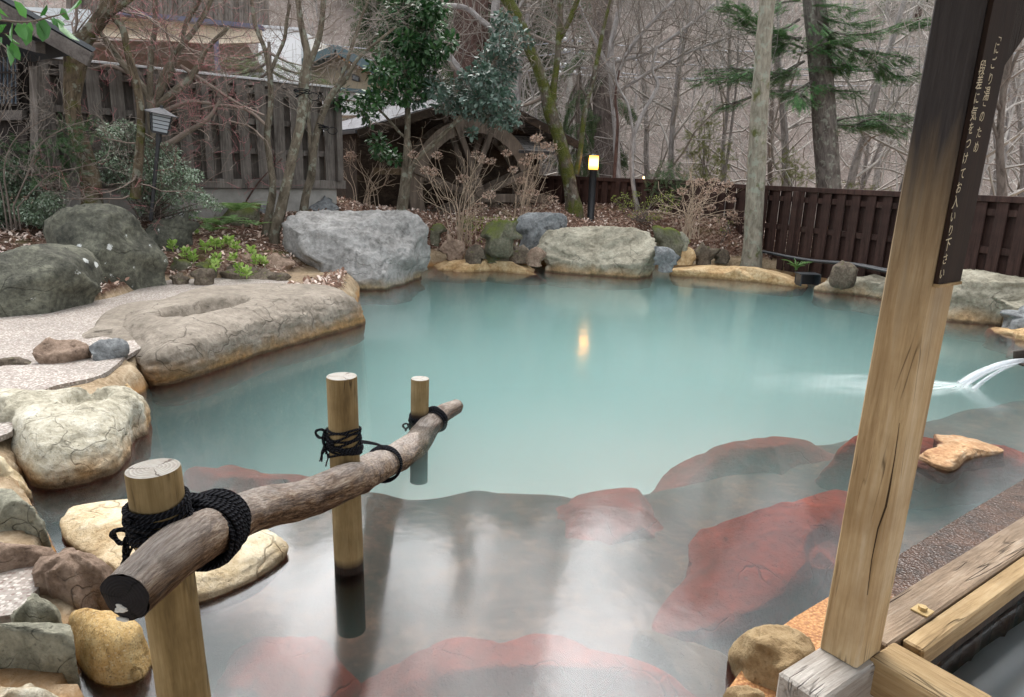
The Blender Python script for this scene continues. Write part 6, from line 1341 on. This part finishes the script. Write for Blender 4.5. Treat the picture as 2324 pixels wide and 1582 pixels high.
for f, lst in ((zB, cl + cl2),):
    for (x, y, r) in lst:
        px = f(x, y); c_ = D(px[0], px[1], 12.3)
        for j in range(4): grow(mb, c_ + rs.randn(3) * .05 - (0, 0, .12), rs.randn(3) + np.array([0, 0, .4]), .35, .006, 1, rs, 3, .05, .25, 3, None, .6, .8, 4, .4, .002)
mb.build('twigs', M_brtw, cam_t)
# near broad leaves in the top left corner
rs = RS(63); F_rho = leafmat('broad_green_leaves', [(.03, .12, .02), (.05, .18, .03), (.08, .24, .05)], .35, .5, .3)
bt = thing('broadleaf_branch', 'branch of broad bright green leaves reaching in at the top left corner', 'branch', D(-60, 40, 4.6))
P, R = stem([(-160,30,5),(-60,30,4),(0,45,3),(60,50,2),(110,40,2),(150,30,1)], 4.6); mb = MB(); mb.tube(P, R, 6); P2, R2 = stem([(-60,30,3),(-20,80,2),(15,110,1.5)], 4.5); mb.tube(P2, R2, 6); mb.build('twig', B_mid, bt)
mb = MB(); L = []; Dd = []
for (x, y, a) in [(5,45,200),(15,55,130),(30,50,100),(40,52,60),(55,50,80),(70,50,120),(85,45,60),(100,42,90),(115,42,20),(135,32,10),(150,30,-10),(120,38,70),(60,42,250),(20,40,230),(90,38,300),(5,85,110),(15,100,80),(-5,90,150),(25,95,60),(0,65,160),(10,75,40),(130,50,50),(-20,60,90),(-25,40,200)]:
    q = D(x, y, 4.6 + rs.randn() * .12); L.append(q); a = math.radians(a + rs.randn() * 8); Dd.append([math.cos(a), rs.randn() * .35, -math.sin(a)])
leaves(mb, np.array(L), .125, rs, 'oval', .1, np.array(Dd)); mb.build('leaves', F_rho, bt)

# shrubs -----------------------------------------------------------------
F_box = leafmat('small_grey_green_leaves', [(.08, .13, .07), (.15, .22, .13), (.27, .35, .25), (.45, .52, .43)], .35, .5, .15)
F_thu = leafmat('soft_dark_sprays', [(.02, .055, .02), (.045, .095, .035), (.08, .13, .06)], .6, .2, .2)
def shrub(name, label, base, d, clusters, leafm, n_per, size, seed, shape='oval', dd=.25, stems_to=True, up=.5):
    b = D(base[0], base[1], d); t = thing(name, label, 'shrub', b); rs = RS(seed); mb = MB()
    for (x, y, r) in clusters:
        c_ = D(x, y, d + rs.randn() * dd * .5)
        m_ = (b + c_) / 2 + rs.randn(3) * .08; P = catmull([b + rs.randn(3) * np.array([.08, .05, 0]), m_, c_], 5); mb.tube(P, np.linspace(.012, .003, len(P)), 5)
        for j in range(6): grow(mb, c_ + rs.randn(3) * .03 - (0, 0, .04), rs.randn(3) * .9 + np.array([0, 0, .5]), r * c_[1] / FPX * 1.1, .003, 1, rs, 4, .05, .2, 3, None, .55, .8, 4, .4, .0012)
    mb.build('stems', B_mid, t)
    mb = MB(); leafcloud(mb, clusters, None, d, n_per, size, rs, dd, shape, up, .75); mb.build('foliage', leafm, t); return t
shrub('boxwood_shrub', 'grey-green small-leaved shrub at the left edge behind the flat-topped boulder', (50, 520), 8.9, [(0,390,40),(40,420,38),(80,430,36),(20,460,42),(70,480,38),(110,500,30),(10,510,40),(120,455,26),(-40,440,50),(-30,500,50),(100,400,24)], F_box, 620, .034, 71)
shrub('boxwood_shrub', 'airy grey-green small-leaved shrub around the garden lantern pole', (340, 500), 9.4, [(225,285,16),(250,300,24),(280,290,22),(265,330,28),(300,310,28),(335,330,30),(300,350,32),(345,365,30),(380,345,26),(400,375,26),(280,385,30),(325,400,32),(370,400,30),(410,405,28),(440,400,20),(300,430,30),(350,440,32),(400,440,28),(440,440,24),(470,455,20),(330,470,26),(385,470,26),(430,480,20),(490,470,14),(250,400,24),(240,360,22),(215,330,18)], F_box, 480, .032, 72)
shrub('evergreen_shrub', 'dark feathery evergreen between the lattice window house and the split trunk', (130, 430), 8.6, [(150,300,26),(190,300,20),(120,340,30),(170,350,28),(60,350,28),(20,340,28),(90,390,26),(150,395,24),(215,300,16),(0,380,26),(170,270,12)], F_thu, 26, .15, 73, 'spray', up=.6)
F_yb = leafmat('fresh_yellow_leaves', [(.16, .20, .04), (.26, .32, .07), (.36, .42, .12)], .5, .3, .35)
shrub('budding_azalea', 'low shrub of tiny yellow-green leaves right of the bollard lamp', (1450, 500), 13.4, [(1395,452,10),(1415,445,12),(1430,460,14),(1445,440,10),(1460,470,14),(1480,455,16),(1500,450,14),(1510,475,14),(1470,490,14),(1440,485,14),(1530,460,12),(1410,470,12),(1490,490,14),(1520,440,10)], F_yb, 330, .028, 74)
shrub('budding_azalea', 'thin shoots with green leaves at the foot of the right hydrangea', (1650, 530), 12.6, [(1645,520,10),(1655,505,8),(1640,540,8),(1630,500,7)], F_yb, 200, .03, 75)
shrub('evergreen_shrub', 'yellow-green conifer bush standing behind the right hydrangea', (1600, 420), 16.6, [(1600,245,12),(1590,270,18),(1612,290,20),(1580,310,22),(1605,330,24),(1635,335,20),(1565,345,22),(1600,370,26),(1640,370,22),(1560,390,22),(1625,400,22),(1590,405,20)], F_yel, 75, .14, 76, 'spray', up=.3)
shrub('evergreen_shrub', 'olive conifer bush behind the fence left of the fir trunk', (1797, 430), 16.6, [(1799,350,12),(1785,370,16),(1810,380,18),(1775,400,18),(1800,405,20),(1830,405,16)], F_yel, 75, .14, 77, 'spray', up=.3)
shrub('evergreen_shrub', 'dark evergreen bush in front of the brown fence right of the lamp', (1518, 465), 14.2, [(1518,365,10),(1505,385,16),(1530,390,18),(1490,405,18),(1518,410,20),(1550,415,18),(1500,435,20),(1535,440,20),(1570,430,14),(1480,430,14)], F_fard, 80, .13, 78, 'spray', up=.3)
shrub('evergreen_shrub', 'pale budding bushes low behind the fence at the foot of the fir', (1900, 430), 16.0, [(1880,400,14),(1860,410,12),(1930,415,14),(1960,420,14),(1990,425,12),(2020,430,12)], F_yel, 40, .12, 79, 'spray', up=.3)
# hydrangeas --------------------------------------------------------------
F_head = leafmat('dried_flower_petals', [(.24, .155, .11), (.42, .30, .235), (.58, .47, .40)], .8, .1, .3); M_stalk = plain('dry_tan_stalks', (.40, .31, .23), .8, .2, .3, 4, .1)
def hydrangea(label, base, d, heads, seed, extra=26, spreadpx=110, hh=120):
    b = D(base[0], base[1], d); b[2] = min(b[2], HZ(b[0], b[1]) + .05); t = thing('dried_hydrangea', label, 'shrub', b, 'dried hydrangeas on the far bank'); rs = RS(seed); ms = MB()
    ends = [(x, y, True) for x, y in heads] + [(base[0] + rs.randn() * spreadpx, base[1] - abs(rs.randn()) * hh - 20, False) for _ in range(extra)]
    for (x, y, hd) in ends:
        e = D(x, y, d + rs.randn() * .35); s = b + rs.randn(3) * np.array([.10, .08, 0]); dx_ = e - s
        m1 = s + dx_ * .35 + np.array([-dx_[0] * .12, 0, .10 * abs(dx_[0]) + .08]) + rs.randn(3) * .04; m2 = s + dx_ * .72 + np.array([0, 0, .10 * abs(dx_[0])]) + rs.randn(3) * .05
        P = catmull([s - (0, 0, .08), m1, m2, e], 6); ms.tube(P, np.linspace(.0065, .003, len(P)), 5)
        for j in range(3):
            i_ = rs.randint(6, len(P) - 1); grow(ms, P[i_], (P[i_ + 1] - P[i_]) + rs.randn(3) * .05, rs.uniform(.15, .4), .0035, 1, rs, 2, .1, .25, 3, None, .6, .8, 4, .5, .0018)
        if hd:
            mh = MB(); n = 90; g = rs.randn(n, 3); g /= np.linalg.norm(g, axis=1, keepdims=True); R_ = rs.uniform(.07, .10); leaves(mh, e + g * R_ * np.array([1, 1, .55]) * rs.uniform(.7, 1, (n, 1)), .034, rs, 'dia', .3, g); mh.build('flower_head', F_head, t)
            for j in range(6): ms.tube([e - (0, 0, .03), e + rs.randn(3) * R_ * .7], [.0018, .0012], 3)
    ms.build('stalks', M_stalk, t); return t
hydrangea('large dried hydrangea in front of the water wheel with pale dead flower heads', (1048, 545), 12.1, [zB(*p) for p in [(710,985),(965,980),(680,1090),(870,1130),(1050,1020),(1000,1010),(1040,1235),(985,1305),(925,1340),(560,980),(640,1080),(1190,1075)]], 81, 16, 80, 100)
hydrangea('dried hydrangea between the wheel and the mossy cherry, tallest flower heads', (1182, 520), 12.9, [zB(*p) for p in [(1150,970),(1265,1020),(1345,870),(1330,880),(1370,990),(1390,920),(1245,1140),(1260,1225),(1320,1220),(1445,1260),(1270,1330),(1430,930),(1300,990)]], 82, 9, 55, 80)
hydrangea('dried hydrangea of thin stems left of the wheel by the ochre boards', (835, 478), 12.9, [zB(*p) for p in [(165,980),(160,1000),(45,990)]], 83, 11, 35, 110)
cC = lambda x, y: (1474.6 + x * .3651, y * .3651)
hydrangea('sprawling dried hydrangea in front of the dark fence on the right', (1560, 530), 12.4, [cC(*p) for p in [(310,1130),(260,1140),(400,1130),(480,1145),(430,1180),(330,1220),(380,1290),(300,1320),(500,1240),(200,1190),(440,1380),(540,1370),(555,1350),(360,1180),(280,1250),(510,1330)]], 84, 13, 60, 80)
# green shoots --------------------------------------------------------------
F_sho = leafmat('butterbur_leaves', [(.20, .34, .06), (.34, .50, .12), (.52, .64, .25)], .5, .3, .35)
zS = lambda x, y: (x * .3172, 397 + y * .3172)
for k, (x, y, s) in enumerate([(1240,560,1.1),(1325,490,1.1),(1390,430,.9),(1330,600,1.1),(1380,610,1.1),(1470,560,1.2),(1540,520,1.1),(1580,505,.9),(1640,480,1.2),(1690,510,1.0),(1550,620,1.1),(1545,665,1.0),(1665,590,.9),(1715,655,1.2),(1760,660,1.1),(1795,530,1.1),(1830,570,1.0),(1885,560,1.0)]):
    px = zS(x, y); dd_ = 9.4 - (px[1] - 540) / 60 * .85; b = D(px[0], px[1], dd_); b[2] = HZ(b[0], b[1]); rs = RS(300 + k)
    t = thing('green_shoot', 'x', 'plant', b, 'yellow-green shoots in the leaf litter'); mb = MB()
    lab = 'leafy yellow-green shoot coming up through the leaf litter, one of a scattered patch alike'; t['label'] = lab
    h_ = .11 * s; mb.tube([b, b + np.array([rs.randn() * .01, 0, h_ * .6]), b + np.array([rs.randn() * .02, 0, h_])], [.008, .006, .004], 5); mb.build('stem', F_sho, t); mb = MB()
    n = 34; a = rs.rand(n) * 2 * PI; hgt = rs.rand(n); P = b + np.stack([.02 * np.cos(a), .02 * np.sin(a), h_ * (.2 + .8 * hgt)], -1); leaves(mb, P, .055 * s, rs, 'oval', .5, np.stack([np.cos(a), np.sin(a), .3 + 1.2 * hgt], -1)); mb.build('leaves', F_sho, t)
# ferns -----------------------------------------------------------------------
F_fern = leafmat('fern_fronds', [(.10, .20, .06), (.19, .31, .11), (.30, .42, .2)], .5, .3, .3)
for k, (x, y, dd_, lab, n, sz) in enumerate([(535,478,10.0,'pale green fern on top of the mossy mound',14,.42),(500,512,9.7,'flattened fern in the litter left of the mossy mound',12,.36),(585,512,9.9,'small fern at the right foot of the mossy mound',8,.22),(530,500,9.75,'fern drooping over the front of the mossy mound',9,.28),(480,525,9.55,'sparse fern in the litter near the dark grey boulder',8,.26)]):
    b = D(x, y, dd_); b[2] = max(b[2], HZ(b[0], b[1]) + .02); rs = RS(400 + k); t = thing('fern', lab, 'fern', b); mb = MB(); a = rs.rand(n) * 2 * PI
    leaves(mb, b + np.zeros((n, 3)), sz, rs, 'frond', .9, np.stack([np.cos(a), np.sin(a), .45 + .4 * rs.rand(n)], -1)); mb.build('fronds', F_fern, t)
b = G(1806, 612, .2); rs = RS(88); t = thing('grass_tuft', 'tuft of long green blades in front of the dark fence', 'grass', b); mb = MB()
for j in range(26):
    a = rs.rand() * 2 * PI; L_ = rs.uniform(.15, .36); P = [b + np.array([math.cos(a), math.sin(a), 0]) * .02]
    for i_ in range(5): f = i_ / 4; P.append(b + np.array([math.cos(a) * L_ * .75 * f ** 1.3, math.sin(a) * L_ * .75 * f ** 1.3, L_ * (f - .55 * f * f)]))
    mb.tube(P, [.008, .008, .007, .006, .004, .002], 4)
mb.build('blades', leafmat('blade_green', [(.10, .24, .06), (.2, .36, .12)], .4, .4, .3), t)
# leaf litter -------------------------------------------------------------------
rs = RS(91); N = 42000; XY = np.c_[rs.uniform(-8, 7.5, N), rs.uniform(6.3, 16.5, N)]; keep = ~inside(XY, POOL); XY = XY[keep]
Z = height(XY); k = Z > .24; XY = XY[k]; Z = Z[k]; sz_ = .055
mb = MB(); leaves(mb, np.c_[XY, Z + .008 + rs.rand(len(Z)) * .015], .062, rs, 'oval', .82)
F_lit = leafmat('fallen_leaves', [(.12, .06, .04), (.27, .16, .115), (.44, .31, .245), (.62, .49, .42), (.78, .70, .63)], .7, .2, .1)
tag(mb.build('leaf_litter', F_lit), 'fallen pinkish brown leaves strewn over the planted banks', 'leaf litter', kind='stuff')
N = 5000; XY = np.c_[rs.uniform(-1, 7, N), rs.uniform(10.5, 13.5, N)]; keep = ~inside(XY, POOL); XY = XY[keep]; k = fbm(np.c_[XY * 1.3, XY[:, 0] * 0 + 3], 3) > .35; XY = XY[k]; Z = height(XY)
mb = MB(); leaves(mb, np.c_[XY, Z], .05, rs, 'dia', .2, rs.randn(len(XY), 3) * .5 + np.array([0, 0, 1])); tag(mb.build('weeds', F_yb), 'small green weeds growing in patches on the far bank', 'weeds', kind='stuff')
# thin needles scattered on the sills and ochre boulder
# ================================================================== LIGHT
SUN_EL, SUN_AZ = math.radians(62), math.radians(-10)     # azimuth from +Y towards +X
W = bpy.data.worlds.new('World'); S.world = W; W.use_nodes = True; nt = W.node_tree; nt.nodes.clear()
sky = nt.nodes.new('ShaderNodeTexSky'); sky.sky_type = 'NISHITA'; sky.sun_disc = False; sky.sun_elevation = SUN_EL; sky.sun_rotation = SUN_AZ
sky.air_density = 1.0; sky.dust_density = 6.0; sky.ozone_density = 1.0
hs = nt.nodes.new('ShaderNodeHueSaturation'); hs.inputs['Saturation'].default_value = 0.35; hs.inputs['Value'].default_value = 1.0
bg = nt.nodes.new('ShaderNodeBackground'); bg.inputs[1].default_value = 0.15
wo = nt.nodes.new('ShaderNodeOutputWorld'); nt.links.new(sky.outputs[0], hs.inputs['Color']); tcw = nt.nodes.new('ShaderNodeTexCoord'); nz = nt.nodes.new('ShaderNodeTexNoise'); nz.inputs['Scale'].default_value = 3.2; nz.inputs['Detail'].default_value = 6; nz.inputs['Distortion'].default_value = .6
nt.links.new(tcw.outputs['Generated'], nz.inputs['Vector']); rp = nt.nodes.new('ShaderNodeValToRGB'); nt.links.new(nz.outputs[0], rp.inputs[0])
rp.color_ramp.elements[0].position = .36; rp.color_ramp.elements[0].color = (.6, .61, .63, 1); rp.color_ramp.elements[1].position = .54; rp.color_ramp.elements[1].color = (2.8, 2.77, 2.74, 1)
mxw = nt.nodes.new('ShaderNodeMix'); mxw.data_type = 'RGBA'; mxw.blend_type = 'MULTIPLY'; mxw.inputs[0].default_value = 1.0
ov = nt.nodes.new('ShaderNodeMix'); ov.data_type = 'RGBA'; ov.inputs[0].default_value = .65; ov.inputs[7].default_value = (4.8, 5.0, 5.2, 1); nt.links.new(hs.outputs[0], ov.inputs[6])
nt.links.new(ov.outputs[2], mxw.inputs[6]); nt.links.new(rp.outputs[0], mxw.inputs[7]); # bright cloud patch added ahead, to whiten the water's reflections
vd = nt.nodes.new('ShaderNodeVectorMath'); vd.operation = 'DOT_PRODUCT'; vd.inputs[1].default_value = (-.20, math.cos(math.radians(36)), math.sin(math.radians(36))); nt.links.new(tcw.outputs['Generated'], vd.inputs[0])
lr = nt.nodes.new('ShaderNodeMapRange'); lr.interpolation_type = 'SMOOTHSTEP'; lr.inputs[1].default_value = .84; lr.inputs[2].default_value = .965; nt.links.new(vd.outputs['Value'], lr.inputs[0])
mp = nt.nodes.new('ShaderNodeMapping'); mp.inputs['Scale'].default_value = (6, 2, 3); nt.links.new(tcw.outputs['Generated'], mp.inputs[0])
n2 = nt.nodes.new('ShaderNodeTexNoise'); n2.inputs['Scale'].default_value = 1.6; n2.inputs['Detail'].default_value = 5; nt.links.new(mp.outputs[0], n2.inputs['Vector'])
r2 = nt.nodes.new('ShaderNodeMapRange'); r2.inputs[1].default_value = .42; r2.inputs[2].default_value = .6; r2.inputs[3].default_value = .0; r2.inputs[4].default_value = 2.4; nt.links.new(n2.outputs[0], r2.inputs[0])
mu = nt.nodes.new('ShaderNodeMath'); mu.operation = 'MULTIPLY'; nt.links.new(lr.outputs[0], mu.inputs[0]); nt.links.new(r2.outputs[0], mu.inputs[1])
ad = nt.nodes.new('ShaderNodeMath'); ad.operation = 'ADD'; ad.inputs[1].default_value = 1.0; nt.links.new(mu.outputs[0], ad.inputs[0])
vs = nt.nodes.new('ShaderNodeVectorMath'); vs.operation = 'SCALE'; nt.links.new(mxw.outputs[2], vs.inputs[0]); nt.links.new(ad.outputs[0], vs.inputs['Scale']); nt.links.new(vs.outputs[0], bg.inputs[0]); nt.links.new(bg.outputs[0], wo.inputs[0])
sl = bpy.data.lights.new('sun', 'SUN'); sl.energy = 0.8; sl.angle = math.radians(40); sl.color = (1.0, .96, .9)
so = bpy.data.objects.new('sun', sl); COL.objects.link(so)
dv = Vector((math.sin(SUN_AZ) * math.cos(SUN_EL), math.cos(SUN_AZ) * math.cos(SUN_EL), math.sin(SUN_EL)))
so.rotation_euler = dv.to_track_quat('Z', 'Y').to_euler()
S.view_settings.view_transform = 'Standard'; S.view_settings.look = 'None'; S.view_settings.gamma = 1.0; S.view_settings.exposure = 0.2
S.cycles.max_bounces = 8; S.cycles.transparent_max_bounces = 16; S.cycles.volume_bounces = 3; S.cycles.volume_step_rate = 1.0
S.cycles.use_adaptive_sampling = True; S.cycles.adaptive_threshold = 0.02; S.cycles.use_denoising = True; S.cycles.caustics_reflective = False; S.cycles.caustics_refractive = False
S.cycles.sample_clamp_indirect = 4.0
